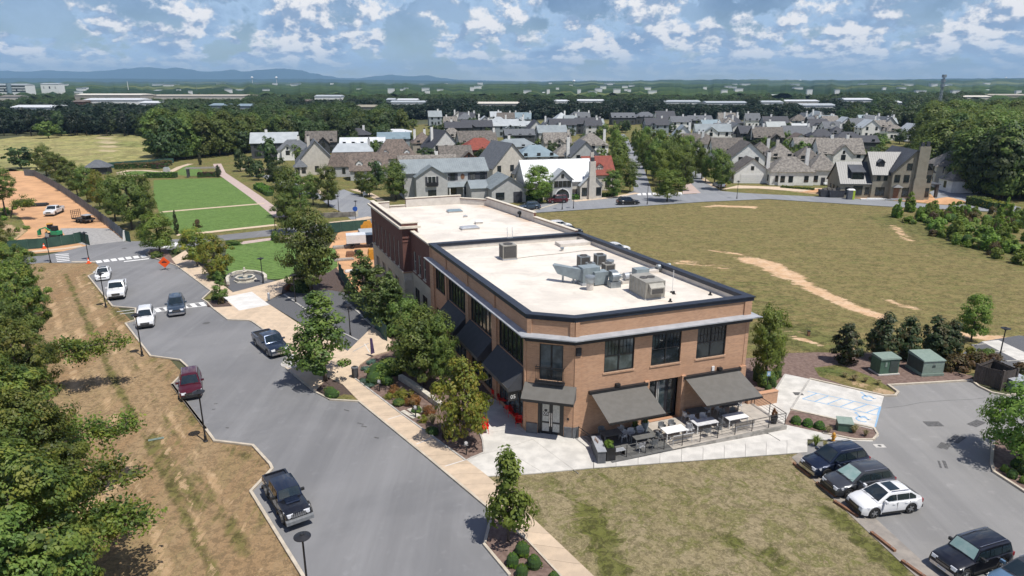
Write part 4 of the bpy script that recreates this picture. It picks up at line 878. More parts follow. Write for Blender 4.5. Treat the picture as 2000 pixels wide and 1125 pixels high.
hedge([(300,330),(325,327)],2.4,1.6,'leaf_purple','dark purple hedge patch in the park',.3)
hedge([(501,368),(528,383)],1.6,1.1,'leaf_box','box hedge along the park path, lower one',.2)
hedge([(506,365),(530,377)],1.6,1.1,'leaf_box','box hedge along the park path, upper one',.2)
hedge([(1095,391),(1130,389)],1.4,1.1,'leaf_box','low hedge before the white metal roof house',.18)
hedge([(1140,386),(1205,382)],1.2,.8,'leaf_box','long low planting beside the chimney gable',.18)
hedge([(1020,392),(1060,393)],1.4,1.2,'leaf_box','hedge below the round tree by the garage gable',.18)
hedge([(1525,366),(1590,371)],1.2,.5,'leaf_yellow','yellow and orange flower border before the white hip house',.2)
hedge([(1920,403),(1950,410),(1975,412)],2.6,1.6,'leaf_yellow','yellow shrubs lining the driveway at the right',.25)
hedge([(1895,398),(1925,404)],3.,1.8,'leaf_maple','dark green hedge beside the white van',.25)
# wild scrub at the right
scr = random.Random(4)
for i in range(150):
    f = scr.random();u = 1745+scr.random()**.8*330;vt = 404+(u-1745)*.045;v = vt+6+(scr.random()**1.3)*(20+(u-1745)*.34)
    if v > 520:continue
    k = scr.choice(['wild','wild','pinelet','pinelet','straw','wild','bright','brown']);w = scr.uniform(16,34)
    shrub(k,u,v,w*(.75+(v-400)/200),scr.uniform(1.1,2.3) if k != 'straw' else scr.uniform(.9,1.4),{'wild':'wild green bush of the scrub patch','pinelet':'young pine of the scrub patch','straw':'tall pale weed clump of the scrub patch','bright':'light green bush of the scrub patch','brown':'brownish bush of the scrub patch'}[k]+' at the far corner of the meadow',
          {'pinelet':'young pines in the scrub','straw':'weed clumps in the scrub'}.get(k,k+' bushes in the scrub'),name={'pinelet':'young_pine','straw':'weed_clump'}.get(k,'bush'))
for i in range(34):
    u = scr.uniform(-120,62);v = scr.uniform(405,500)
    if u > 62-(v-405)*.2:continue
    shrub('straw' if i % 2 else 'wild',u,v,scr.uniform(10,18),scr.uniform(.4,.8),'low weed clump on the eroded slope of the dirt site','weeds of the dirt site',name='weed_clump')

# --- woods: the near trees one by one, the mass behind as instanced foliage
wr = random.Random(11)
BLD = []                                                       # (u0, u1, distance, v that must stay visible)
def wood_edge(n,ur,vr,hr,key,label,group):
    for i in range(n):
        u = wr.uniform(*ur);v = vr(u)-wr.random()**1.5*12;x,y = G(u,v);h = hr(u)*wr.uniform(.8,1.1)
        tree(key if not isinstance(key,tuple) else wr.choice(key),x,y,h,h*wr.uniform(.27,.36),label,group)
wood_edge(85,(1795,2130),lambda u:350+min(40,max(0,(u-1810)*.30)) if u > 1860 else 318+(u-1795)*.45,lambda u:17 if u > 1850 else 12,('wood','wood','woodm'),'tall broadleaf tree at the edge of the wood behind the houses on the right','trees of the right wood edge')
wood_edge(62,(308,560),lambda u:318-(u-308)*.11,lambda u:16.5-(u-308)*.012,('wood','woodm','wood'),'tall sunlit tree of the wood behind the great lawn','trees of the wood behind the lawn')
wood_edge(48,(520,800),lambda u:283-(u-520)*.02,lambda u:14.,('woodm','wood','woodm'),'green tree of the wood behind the left houses','trees of the wood behind the left houses')
wood_edge(52,(-60,318),lambda u:266,lambda u:12.,('woodshade','woodshade','woodm'),'wood tree beyond the pasture, most of them coloured dark for cloud shadow','dark trees beyond the pasture')
def woods_mass(name,label,key,n,ur,dr,hr,seed,excl=()):
    r = random.Random(seed);V = [];SC = [];RO = [];L = LIB[key];tot = L['H']
    for _ in range(n*4):
        if len(V) >= n:break
        u = r.uniform(*ur);y = dr[0]+(dr[1]-dr[0])*r.random()**.8;h = hr*r.uniform(.75,1.15);x = x_at(u,y,0)
        bad = False
        for u0,u1,D,vmin in FAR_B:
            if u0-6 < u < u1+6:
                if abs(y-D) < 40 and y > D-8:bad = True;break
                if y < D:h = min(h,h_at(y,vmin)*r.uniform(.85,1.02))
        if bad or h < 3:continue
        V.append((x,y,-.3));s = h/tot;SC.append((s*r.uniform(.85,1.25),s*r.uniform(.85,1.25),s));RO.append((0,0,r.uniform(0,6.28)))
    me = bpy.data.meshes.new(name);me.from_pydata(V,[],[])
    a = me.attributes.new('sc','FLOAT_VECTOR','POINT');a.data.foreach_set('vector',np.array(SC,np.float32).ravel());a = me.attributes.new('ro','FLOAT_VECTOR','POINT');a.data.foreach_set('vector',np.array(RO,np.float32).ravel())
    o = link(name,me,kind='stuff',label=label)
    src = bpy.data.objects.new('crown',L['c'][0])              # instance source, lives only inside the node tree
    ng = bpy.data.node_groups.new('wood_scatter','GeometryNodeTree');ng.interface.new_socket('Geometry',in_out='INPUT',socket_type='NodeSocketGeometry');ng.interface.new_socket('Geometry',in_out='OUTPUT',socket_type='NodeSocketGeometry')
    N = ng.nodes;K = ng.links;gi = N.new('NodeGroupInput');go = N.new('NodeGroupOutput');ip = N.new('GeometryNodeInstanceOnPoints');oi = N.new('GeometryNodeObjectInfo');oi.inputs['Object'].default_value = src
    for an,sk in (('sc','Scale'),('ro','Rotation')):
        na = N.new('GeometryNodeInputNamedAttribute');na.data_type = 'FLOAT_VECTOR';na.inputs[0].default_value = an;K.new(na.outputs[0],ip.inputs[sk])
    K.new(gi.outputs[0],ip.inputs['Points']);K.new(oi.outputs['Geometry'],ip.inputs['Instance']);K.new(ip.outputs[0],go.inputs[0])
    md = o.modifiers.new('scatter','NODES');md.node_group = ng
# far buildings: (u0, u1, v top, distance, height, wall, roof, label, extras)
FARB = [(-6,52,165,1100,13,'wall_white','metal_pale','long white office block with dark window bands and a blue glass stair tower'),(82,116,163.5,1250,10,'wall_white','metal_pale','small white institutional building right of the office block'),
 (147,275,185,800,9,'wall_stone','wall_cream','long tan warehouse with a flat roof behind the white shed'),(285,475,187,830,7,'wall_cream','wall_stone','very long low tan distribution warehouse'),(164,272,194.5,610,9,'wall_white','metal_white','large white metal shed above the dark trees'),
 (274,312,200,600,7,'wall_white','metal_white','small white store building with a red sign panel'),(22,115,208.5,500,4.5,'wall_white','metal_white','low white roofed building among the left trees'),(0,36,188,760,8,'wall_cream','shingle_tan','tan roofed houses block at the left border'),
 (140,165,198,600,5,'wall_brick','shingle_warm','small brick building left of the white metal shed'),(410,442,205,520,5,'wall_bluegrey','metal_blue','blue roofed shed above the lawn wood'),(462,497,206,520,5,'wall_bluegrey','metal_blue','second blue roofed shed above the lawn wood'),
 (615,666,187.5,740,9,'wall_white','metal_pale','white hall left of the dark tree group'),(592,605,197,600,5,'wall_brick','shingle_warm','little pinkish building between the trees'),(695,733,208,520,6,'wall_stone','wall_tan','brown brick box building behind the left houses'),
 (755,770,194,700,11,'wall_bluegrey','metal_pale','pale blue tower part of the white works'),(762,834,199,690,8,'wall_white','metal_pale','white works building with grey roof'),(775,815,194.5,800,7,'wall_white','metal_white','white flat building behind the works'),(930,1014,201.5,640,6,'wall_cream','wall_cream','long cream roofed warehouse above the dark trees'),
 (1083,1112,197,760,5,'wall_white','metal_white','thin white roof between the trees at the centre'),(1128,1180,196,800,5,'wall_white','metal_white','second thin white roof at the centre'),(1293,1368,198,700,6,'wall_white','metal_pale','grey white warehouse behind the dark tree band'),(1380,1460,200,700,5.5,'wall_pale','metal_pale','pale long warehouse behind the dark tree band'),
 (1482,1530,199,680,6,'wall_white','metal_pale','pale warehouse left of the white factory'),(1532,1600,197,760,6,'wall_cream','metal_white','cream warehouse behind the dark trees on the right'),(1565,1632,205,560,6,'wall_white','metal_pale','white factory with small dark windows'),(1648,1702,194,640,9,'wall_white','metal_white','tall white box warehouse on the right'),
 (1744,1763,199.5,640,5,'wall_white','metal_white','small white roof in the right woods'),(1878,1935,188.5,800,8,'wall_cream','wall_cream','tan warehouse in the right woods'),(1932,2010,185.5,850,9,'wall_stone','wall_stone','brown warehouse at the right border'),(300,345,176.5,1600,9,'wall_pale','metal_pale','pale buildings in the wooded middle distance, left'),
 (455,500,176,1700,10,'wall_white','metal_pale','white buildings in the wooded middle distance'),(555,590,166,3200,14,'wall_white','metal_white','white factory near the foot of the hills'),(940,990,168,2600,14,'wall_white','metal_white','white sheds near the horizon at the centre'),(1060,1100,181,1400,8,'wall_white','metal_white','white roofs in the woods right of centre'),
 (1128,1180,182,1350,8,'wall_white','metal_white','second white roofs in the woods right of centre'),(1265,1300,173.5,2000,12,'wall_pale','metal_pale','grey factory right of centre near the horizon'),(1330,1350,181,1400,8,'wall_white','metal_white','small white house group in the woods'),(1405,1460,176,1750,10,'wall_stone','metal_pale','grey depot on the right horizon'),(1470,1495,174,1900,12,'wall_white','metal_white','white depot on the right horizon'),
 (1510,1545,186,1100,7,'wall_white','metal_white','white roofs before the right hills'),(1570,1620,178.5,1600,9,'wall_white','metal_white','white roof row below the right hills'),(1605,1640,171.5,2300,11,'wall_white','metal_white','light roofs on the slope of the right hills'),(1925,1950,176,1600,8,'wall_white','metal_white','tiny white roof on the right hill slope'),(1970,2010,178,1500,8,'wall_white','metal_white','white strip building near the right border')]
FAR_B = [(a[0],a[1],a[3],a[2]+min(9,max(2.5,((CAM_H-h_at(a[3],a[2]))*0+1)*4))) for a in FARB]
woods_mass('left_wood','wood beyond the pasture on the left, cloud shadow put into its leaf colour','woodshade',750,(-260,330),(365,560),11.5,1)
woods_mass('left_middle_wood','wooded land between the pasture and the industrial sheds','woodm',900,(-260,640),(560,960),11,2)
woods_mass('lawn_wood','mixed wood behind the great lawn','woodm',420,(300,760),(285,520),13,3)
woods_mass('middle_wood','tree belt behind the village, cloud shadow put into its leaf colour','woodshade',1500,(560,1790),(500,640),11.0,4)
woods_mass('middle_far_wood','woodland between village and warehouses','woodm',1900,(600,2000),(640,980),10.5,5)
woods_mass('right_wood','broadleaf wood on the right','wood',620,(1800,2350),(185,420),16,6)
woods_mass('right_far_wood','woodland behind the right wood edge','woodm',1100,(1640,2350),(400,960),13,7)
# ================================================================== the two main buildings
chL = Vector((1.15,49.01));chR = Vector((4.72,48.07));rF = Vector((19.74,53.38));fL = Vector((-8.9,72.37));fR = Vector((7.95,78.14))
def V2(p):return Vector((p[0],p[1]))
def offset_poly(pl,d):
    """closed ccw polygon moved outwards by d (inwards if negative)"""
    n = len(pl);out = []
    for i in range(n):
        a = (pl[i]-pl[i-1]).normalized();b = (pl[(i+1) % n]-pl[i]).normalized();na = Vector((a.y,-a.x));nb = Vector((b.y,-b.x));k = (na+nb);k /= k.length_squared/2
        out.append(pl[i]+k*d)
    return out
def ring(mb,pl,d0,d1,z0,z1,mi=0,skip=()):
    A,B = offset_poly(pl,d0),offset_poly(pl,d1);n = len(pl)
    for i in range(n):
        if i in skip:continue
        j = (i+1) % n;mb.prism([tuple(p) for p in (A[i],A[j],B[j],B[i])],z0,z1,mi)
def wall(P0,P1,z0,z1,th,holes,name,m,parent,off):
    """solid wall with real openings; outside is on the right of P0->P1"""
    mb = MB();L = (V2(P1)-V2(P0)).length;xs = sorted({0,L} | {h[0] for h in holes} | {h[1] for h in holes})
    for a,b in zip(xs[:-1],xs[1:]):
        z = z0
        for h in sorted([h for h in holes if h[0] <= a+1e-4 and h[1] >= b-1e-4],key=lambda h:h[2]):
            if h[2] > z:mb.wbox(P0,P1,a,b,z,h[2],-th,0)
            z = h[3]
        if z < z1:mb.wbox(P0,P1,a,b,z,z1,-th,0)
    return mb.build(name,m,parent,off=off)
def rel(mb,name,m,parent,off,**k):return mb.build(name,m,parent,off=off,**k)
def window(P0,P1,s0,s1,z0,z1,parent,off,cols=2,bars=3,frame='black_metal',glass='glass_window',d=-.10,sill=None,meet=True,blind=0,name='window'):
    fr = .075;mb = MB()
    for a,b,c,e in ((s0,s0+fr,z0,z1),(s1-fr,s1,z0,z1),(s0+fr,s1-fr,z0,z0+fr),(s0+fr,s1-fr,z1-fr,z1)):mb.wbox(P0,P1,a,b,c,e,d-.06,d+.03)
    for i in range(1,cols):
        x = s0+(s1-s0)*i/cols;mb.wbox(P0,P1,x-.06,x+.06,z0+fr,z1-fr,d-.055,d+.025)
    zm = (z0+z1)/2
    w = rel(mb,name,frame,parent,off)
    for i in range(cols):
        a,b = s0+(s1-s0)*i/cols+.06,s0+(s1-s0)*(i+1)/cols-.06
        rel(MB().wbox(P0,P1,a,b,z0+fr,z1-fr,d-.045,d-.03),'pane',glass,w,off)
        if blind and i < blind:rel(MB().wbox(P0,P1,a+.03,b-.03,z0+fr+.03,z1-fr-.03,d-.30,d-.27),'curtain','curtain',w,off)
    g = MB()
    if meet:
        for i in range(cols):a,b = s0+(s1-s0)*i/cols+.06,s0+(s1-s0)*(i+1)/cols-.06;g.wbox(P0,P1,a,b,zm-.03,zm+.03,d-.03,d+.01)
    for i in range(cols):
        a,b = s0+(s1-s0)*i/cols+.06,s0+(s1-s0)*(i+1)/cols-.06
        for k in range(1,bars+1):x = a+(b-a)*k/(bars+1);g.wbox(P0,P1,x-.012,x+.012,zm+.03,z1-fr,d-.03,d+.005)
        if bars:g.wbox(P0,P1,a,b,z1-fr-(z1-zm)*.45,z1-fr-(z1-zm)*.45+.022,d-.028,d+.002)
    if g.v:rel(g,'glazing_bars',frame,w,off)
    if sill:rel(MB().wbox(P0,P1,s0-.08,s1+.08,z0-.14,z0,-.05,.07),'sill',sill,w,off)
    return w
O = (4.7,60.)
A = thing('commercial_building','two storey orange brick corner building with a flat white roof and black cornice','building',(*O,0))
polyA = [chL,chR,rF,fR,fL]                                      # ccw seen from above
ZT,ZR = 10.1,9.32
# front wall (chR -> rF)
fw_h = [(2.57,5.18,5.22,7.85),(6.73,9.42,5.20,7.85),(10.93,13.71,5.22,7.85),(6.75,9.6,0.2,3.86)]
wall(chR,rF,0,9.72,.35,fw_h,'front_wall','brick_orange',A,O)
for i,h in enumerate(fw_h[:3]):window(chR,rF,*h,A,O,2,3,sill='brick_orange',glass='glass_window' if i else 'glass_bright',blind=0 if i != 2 else 2)
wall(chL,chR,0,9.72,.35,[(.92,3.0,.05,3.15),(1.0,2.85,4.75,7.75)],'corner_wall','brick_orange',A,O)
wall(rF,fR,0,9.72,.35,[],'right_wall','brick_orange',A,O)
wall(fR,fL,0,9.72,.35,[],'back_wall','brick_orange',A,O)
LL = (chL-fL).length
bays = [(1.6,5.1),(6.1,11.4),(12.7,18.2),(19.7,24.9)]
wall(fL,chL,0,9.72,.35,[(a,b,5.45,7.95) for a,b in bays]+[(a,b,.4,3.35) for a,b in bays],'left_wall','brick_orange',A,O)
for k,(a,b) in enumerate(bays):
    window(fL,chL,a,b,5.45,7.95,A,O,6 if k else 4,0,meet=False,blind=3 if k >= 2 else 0,glass='glass_window')
    window(fL,chL,a,b,.4,3.35,A,O,5 if k else 4,0,meet=True,glass='glass_bright',name='shop_window')
# pilasters between bays (long side) and corner piers
for a,b in ((-.02,1.4),(5.3,5.9),(11.6,12.5),(18.4,19.5),(25.05,LL-.02)):rel(MB().wbox(fL,chL,a+.05,b-.05,.5,7.95,.004,.16),'pilaster','brick_orange',A,O)
for a in (-.02,5.3,11.75,18.6):rel(MB().wbox(fL,chL,a+.02,a+.42,8.48,9.70,.004,.12),'pilaster','brick_orange',A,O)
for P0,P1,s in ((chL,chR,.02),(chL,chR,3.35),(chR,rF,.02),(chR,rF,15.2)):rel(MB().wbox(P0,P1,s,s+.34+(.35 if s > 10 else 0),8.48,9.70,.004,.10),'pilaster','brick_orange',A,O)
for P0,P1,a,b in ((chL,chR,.0,.9),(chL,chR,3.05,3.68),(chR,rF,.01,.55),(chR,rF,1.25,1.3)): 
    if b-a > .1:rel(MB().wbox(P0,P1,a,b,0,.95,.004,.09),'stone_base','grey_stone',A,O)
for s in (.12,):rel(MB().wbox(chR,rF,s,s+.42,7.0,7.62,.004,.16),'bracket','frieze_black',A,O)
# pilaster strip right of corner and projecting frame round the patio bays
rel(MB().wbox(chR,rF,.05,.62,.96,6.99,.004,.07),'pilaster','brick_orange',A,O)
for a,b in ((9.64,10.02),(6.25,6.62),(15.35,15.9)):rel(MB().wbox(chR,rF,a,b,.25,3.98,.004,.20),'pilaster','brick_orange',A,O)
# frieze, cornice, coping
fz = MB();ring(fz,polyA,.006,.14,7.90,8.26,skip=(2,3));rel(fz,'frieze','frieze_black',A,O)
fz = MB();ring(fz,polyA,.006,.34,8.262,8.34,skip=(2,3));rel(fz,'soffit','frieze_black',A,O)
co = MB();P1_,P0_ = offset_poly(polyA,.62),offset_poly(polyA,.01)
for i in (0,1,4):
    j = (i+1) % 5;a,b,c,d_ = P0_[i],P0_[j],P1_[j],P1_[i]
    if i == 1:e = (rF-chR).normalized();b = b+e*.02;c = c+e*.05
    co.hexa([(*a,8.345),(*d_,8.345),(*c,8.345),(*b,8.345)][::-1],[(*a,8.56),(*d_,8.44),(*c,8.44),(*b,8.56)][::-1])
rel(co,'cornice','cornice_metal',A,O)
e = (rF-chR).normalized();n_ = Vector((e.y,-e.x));q = [rF+e*.01+n_*.62,rF+e*.62+n_*.62,rF+e*.62-n_*1.2,rF+e*.01-n_*1.2]
rel(MB().prism([tuple(p) for p in q],8.35,8.44),'cornice_end','cornice_metal',A,O)
cp = MB();ring(cp,polyA,-.46,.10,9.72,10.0);rel(cp,'coping','navy_metal',A,O)
cp = MB();ring(cp,polyA,-.52,.16,10.002,10.1);rel(cp,'coping_cap','navy_metal',A,O)
# inner parapet facing and roof deck
pp = MB();ring(pp,offset_poly(polyA,-.352),-.06,-.002,ZR,9.719);rel(pp,'parapet_facing','parapet_cream',A,O)
def deck(poly,z,name,parent,off,rust):
    me_o = sheet(name,[tuple(p) for p in poly],z,'roof_membrane',.8,world=True,kind=None);me = me_o.data
    X = np.array([v.co.x for v in me.vertices]);Y = np.array([v.co.y for v in me.vertices]);a = np.zeros(len(X))
    for pl,hw,st in rust:a = np.maximum(a,st*np.clip(1.3-seg_dist(X,Y,[G(*p,z) for p in pl])/hw,0,1))
    me.attributes.new('rust','FLOAT','POINT').data.foreach_set('value',a.astype(np.float32))
    me_o.parent = parent;me_o.location = (-off[0],-off[1],0);return me_o
deck(offset_poly(polyA,-.36),ZR,'roof',A,O,[([(1300,525),(1345,545),(1400,572)],1.0,.5),([(1180,490),(1200,500)],.8,.5),([(1270,560),(1310,590),(1340,600)],.8,.35),([(980,506),(1000,508)],.6,.6),([(1130,462),(1150,480)],.7,.3),([(1230,520),(1330,540)],.8,.3)])
# corner entrance
def dbl_door(P0,P1,s0,s1,z0,z1,name,text=None):
    d = rel(MB().wbox(P0,P1,s0,s0+.2,z0,z1,-.25,-.05).wbox(P0,P1,s1-.2,s1,z0,z1,-.25,-.05).wbox(P0,P1,s0+.2,s1-.2,z1-.16,z1,-.25,-.05),'door_frame','black_metal',A,O)
    m_ = (s0+s1)/2
    for k,(a,b) in enumerate(((s0+.21,m_-.01),(m_+.01,s1-.21))):
        mb = MB();f = .13
        for c,e_,g,h in ((a,a+f,z0,z1-.17),(b-f,b,z0,z1-.17),(a+f,b-f,z0,z0+.22),(a+f,b-f,z1-.30,z1-.17),(a+f,b-f,z0+.95,z0+1.08)):mb.wbox(P0,P1,c,e_,g,h,-.20,-.12)
        dd = rel(mb,'door','black_metal',A,O);rel(MB().wbox(P0,P1,a+f,b-f,z0+.22,z1-.30,-.17,-.155),'pane','curtain',dd,O)
        hx = b-.07 if k == 0 else a+.07;rel(MB().wbox(P0,P1,hx-.02,hx+.02,z0+.7,z0+1.9,-.11,-.07),'door_handle','chrome',dd,O)
dbl_door(chL,chR,.92,3.0,.05,3.1,'door')
def text_on(s,P0,P1,pos,z,d,size,m,parent,off,name='lettering'):
    c = bpy.data.curves.new(name,'FONT');c.body = s;c.size = size;c.align_x = 'CENTER';c.align_y = 'CENTER';c.extrude = .004;o = bpy.data.objects.new(name,c)
    dg = bpy.context.evaluated_depsgraph_get();COL.objects.link(o);dg.update();me = bpy.data.meshes.new_from_object(o.evaluated_get(dg));bpy.data.objects.remove(o);me.materials.clear();me.materials.append(MATS[m])
    P0 = V2(P0);t_ = (V2(P1)-P0).normalized();n = Vector((t_.y,-t_.x));p = P0+t_*pos+n*d
    q = link(name,me,parent,loc=(p.x-off[0],p.y-off[1],z));q.rotation_euler = (math.pi/2,0,math.atan2(t_.y,t_.x));return q
sgn = rel(MB().wbox(chL,chR,1.42,1.66,1.95,2.2,-.151,-.15).wbox(chL,chR,1.32,1.76,1.62,2.0,-.1515,-.1505),'door_sign','black_metal',A,O)
text_on('05',chL,chR,1.54,1.82,-.148,.42,'white_paint',A,O)
# french doors over the entrance with iron balcony
window(chL,chR,1.0,2.85,4.75,7.75,A,O,2,0,blind=2,meet=False,name='balcony_door',glass='glass_bright')
bl = MB()
for z in (5.95,5.80):bl.wbox(chL,chR,.75,3.0,z,z+.05,.34,.40)
bl.wbox(chL,chR,.75,3.0,4.80,4.86,.33,.40)
for i in range(19):s = .78+i*.122;bl.wbox(chL,chR,s,s+.022,4.86,5.95,.355,.377)
for s in (.76,2.96):
    for z in (4.8,5.92):bl.wbox(chL,chR,s,s+.035,z,z+.05,.005,.33)
rel(bl,'balcony_railing','black_metal',A,O)
rel(MB().wbox(chL,chR,.72,3.05,4.62,4.74,.004,.42),'balcony_slab','frieze_black',A,O)
def slope_awning(P0,P1,s0,s1,z1,z0,d,m,fm,name='awning',valance=.22,mullion=True):
    P0 = V2(P0);t_ = (V2(P1)-P0).normalized();n = Vector((t_.y,-t_.x));p = lambda s,q,z:(*(P0+t_*s+n*q),z)
    mb = MB();th = .03
    mb.hexa([p(s0,.03,z1-th),p(s0,d,z0-th),p(s1,d,z0-th),p(s1,.03,z1-th)],[p(s0,.03,z1),p(s0,d,z0),p(s1,d,z0),p(s1,.03,z1)])
    for s in (s0,s1):
        a,b = (s,s+.02) if s == s0 else (s-.02,s)
        mb.hexa([p(a,.03,z0-valance),p(a,d-.02,z0-valance),p(b,d-.02,z0-valance),p(b,.03,z0-valance)][:4],[p(a,.03,z1-th-.005),p(a,d-.02,z0-th-.005),p(b,d-.02,z0-th-.005),p(b,.03,z1-th-.005)])
    o = rel(mb,name,m,A,O);rel(MB().wbox(P0,P1,s0-.01,s1+.01,z0-valance,z0-.01,d+.003,d+.03),'valance',fm,o,O);return o
slope_awning(chL,chR,-.15,3.95,4.45,3.62,1.35,'awning_cloth','black_metal')
for a,b in ((6.0,11.6),(12.5,18.3),(19.5,25.1)):slope_awning(fL,chL,a,b,5.42,3.95,1.45,'awning_navy','awning_cloth',valance=.30)
# big retractable awnings over the patio
def patio_awning(s0,s1,label):
    P0 = chR;t_ = (rF-chR).normalized();n = Vector((t_.y,-t_.x));p = lambda s,q,z:(*(P0+t_*s+n*q),z)
    zt,zf,d = 3.72,2.72,3.3;mb = MB()
    mb.hexa([p(s0,.14,zt-.025),p(s0,d,zf-.025),p(s1,d,zf-.025),p(s1,.14,zt-.025)],[p(s0,.14,zt),p(s0,d,zf),p(s1,d,zf),p(s1,.14,zt)])
    o = rel(mb,'awning','awning_cloth',A,O);o['label'] = label
    rel(MB().wbox(P0,rF,s0-.15,s1+.15,zt-.06,zt+.18,.01,.30),'cassette','black_metal',o,O)
    rel(MB().wbox(P0,rF,s0,s1,zf-.15,zf-.01,d+.002,d+.10),'front_bar','black_metal',o,O)
    for s in (s0+.5,s1-.5):
        m_ = MB();m_.tube(p(s,.3,zt-.15),p(s+(.9 if s < (s0+s1)/2 else -.9),d*.5,(zt+zf)/2-.22),.035);m_.tube(p(s+(.9 if s < (s0+s1)/2 else -.9),d*.5,(zt+zf)/2-.22),p(s,d-.02,zf-.1),.035);rel(m_,'folding_arm','black_metal',o,O)
patio_awning(1.45,6.3,'grey fabric awning over the left part of the patio');patio_awning(9.95,15.2,'grey fabric awning over the right part of the patio')
for s in (3.6,13.1):rel(MB().wbox(chR,rF,s,s+.35,3.96,4.2,.005,.3),'wall_light','black_metal',A,O)
rel(MB().wbox(chR,rF,12.55,12.78,3.95,4.35,.005,.1),'electrical_box','white_paint',A,O)
rel(MB().wbox(chL,chR,3.28,3.42,1.55,1.75,.005,.05),'card_reader','black_metal',A,O)
# patio doorway: dark folding glass doors
rec = rel(MB().wbox(chR,rF,6.75,9.6,.2,3.86,-.62,-.56),'shop_door','frieze_black',A,O)
for i,x in enumerate((6.95,7.9,8.85)):
    rel(MB().wbox(chR,rF,x,x+.62,.35,3.5,-.55,-.53),'pane','glass_bright' if i == 1 else 'glass_window',rec,O)
rel(MB().wbox(chR,rF,7.68,7.76,.3,3.5,-.53,-.40).wbox(chR,rF,7.84,7.90,.3,3.5,-.53,-.40),'door_handle','curtain',rec,O)
# 05 blade sign on the long side
bs = rel(MB().wbox(fL,chL,24.86,24.92,2.75,3.5,.55,1.35),'blade_sign','black_metal',A,O)
rel(MB().wbox(fL,chL,24.8,24.98,3.52,3.57,.005,1.4),'sign_bracket','black_metal',A,O)
q0 = V2(fL)+(chL-fL).normalized()*24.935;tt = (chL-fL).normalized();nn_ = Vector((tt.y,-tt.x));text_on('05',q0+nn_*1.35,q0+nn_*.55,.4,3.1,.005,.46,'white_paint',A,O)

# ---- things on the roof of A
def gp(u,v,z=ZR):return GV(u,v,z)
RZ = math.atan2(e.y,e.x)
def hvac(u,v,w,d_,h,m,label,grille='hvac_grille',fans=1,rz=RZ,name='condenser_unit',hood=False,legs=.12):
    p = gp(u,v);t_ = thing(name,label,'hvac unit',tuple(p),rz)
    MB().box(-w/2,w/2,-d_/2,d_/2,legs,h).build('housing',m,t_)
    MB().box(-w/2-.06,w/2+.06,-d_/2-.06,d_/2+.06,0,legs-.003).build('base_curb','cornice_metal',t_)
    g = MB()
    if grille:g.box(-w/2+.08,w/2-.08,-d_/2-.012,-d_/2+.0,legs+.12,h-.1);g.box(-w/2-.012,-w/2,-d_/2+.1,d_/2-.1,legs+.12,h-.1) if name == 'condenser_unit' else None;g.build('grille',grille,t_)
    n = max(4,int(w/.09))
    for i in range(fans):
        fx = (i-(fans-1)/2)*w/fans*.75;r = min(w/fans,d_)*.38;f = MB();f.lathe([(r,h+.002),(r,h+.05),(r*.9,h+.05),(r*.88,h+.012)],fx,0,18).build('fan_guard','hvac_grille',t_)
    for sx in (-1,1):MB().box(sx*w/2-.02 if sx < 0 else w/2-.04,sx*w/2+.04 if sx < 0 else w/2+.02,-d_/2-.02,-d_/2+.04,legs,h+.005).build('corner_post',m,t_)
    return t_
hvac(992,505,1.5,1.3,1.55,'hvac_beige','beige box air handler standing alone near the roof ladder')
hvac(1139,523,1.0,1.0,1.25,'steel_galv','dark square condenser behind the blue-grey duct unit');hvac(1171,519,.95,.95,1.2,'steel_galv','dark condenser at the back of the roof group');hvac(1187,538,.95,.95,1.2,'hvac_beige','dark condenser right of the round vent')
hvac(1152,528,.8,.6,.8,'steel_galv','low small condenser between the two dark ones');hvac(1250,544,1.3,.9,1.0,'hvac_bluegrey','small blue-grey unit at the far parapet',grille=None,fans=0)
b_ = hvac(1262,575,2.1,3.2,1.75,'hvac_beige','large beige rooftop unit with an arrow shaped intake hood',grille=None,fans=2,name='rooftop_unit')
b_.scale = (.88,.88,.88)
hd = MB();hd.hexa([(-.75,-1.62,.9),(.8,-1.62,.9),(.8,-2.05,.62),(-.75,-2.05,.62)],[(-.75,-1.62,1.6),(.8,-1.62,1.6),(.8,-2.05,1.25),(-.75,-2.05,1.25)]);hd.build('intake_hood','hvac_beige',b_);MB().box(-.62,.62,-2.07,-2.055,.68,1.15).build('grille','hvac_grille',b_)
for i in range(5):MB().box(-1.06,-1.052,-1.3+i*.6,-1.27+i*.6,.2,1.65).build('seam','steel_galv',b_)
k_ = thing('makeup_air_unit','blue-grey make-up air unit with a sloping intake duct','hvac unit',tuple(gp(1150,553)),RZ)
MB().box(-1.0,.9,-.7,.7,.25,1.75).build('housing','hvac_bluegrey',k_);MB().box(.1,1.6,-1.2,-.1,.1,1.35).build('plenum','hvac_bluegrey',k_);MB().box(-1.1,1.,-.78,.78,0,.246).build('base_curb','cornice_metal',k_)
k_.scale = (.88,.88,.92);dm = MB();dm.hexa([(-1.02,-.35,.35),(-1.02,.5,.35),(-2.6,1.9,.9),(-3.0,1.35,.9)],[(-1.02,-.35,1.55),(-1.02,.5,1.55),(-2.9,2.35,1.75),(-3.4,1.75,1.75)]);dm.build('duct','hvac_bluegrey',k_)
MB().box(-2.4,-2.3,1.2,1.5,0,.9).build('duct_support','steel_galv',k_);MB().box(-1.6,-1.5,.3,.6,0,.6).build('duct_support','steel_galv',k_)
def vent(u,v,r,h,label,hood=True):
    t_ = thing('exhaust_fan',label,'roof vent',tuple(gp(u,v)),0);MB().lathe([(r*.75,0),(r*.75,h*.45)],n=12).build('curb','parapet_cream',t_)
    MB().lathe([(r*.8,h*.452),(r,h*.55),(r,h*.85),(r*1.12,h*.86),(r*1.05,h*.95),(r*.5,h)],n=18).build('fan_housing','steel_galv',t_,smooth=False)
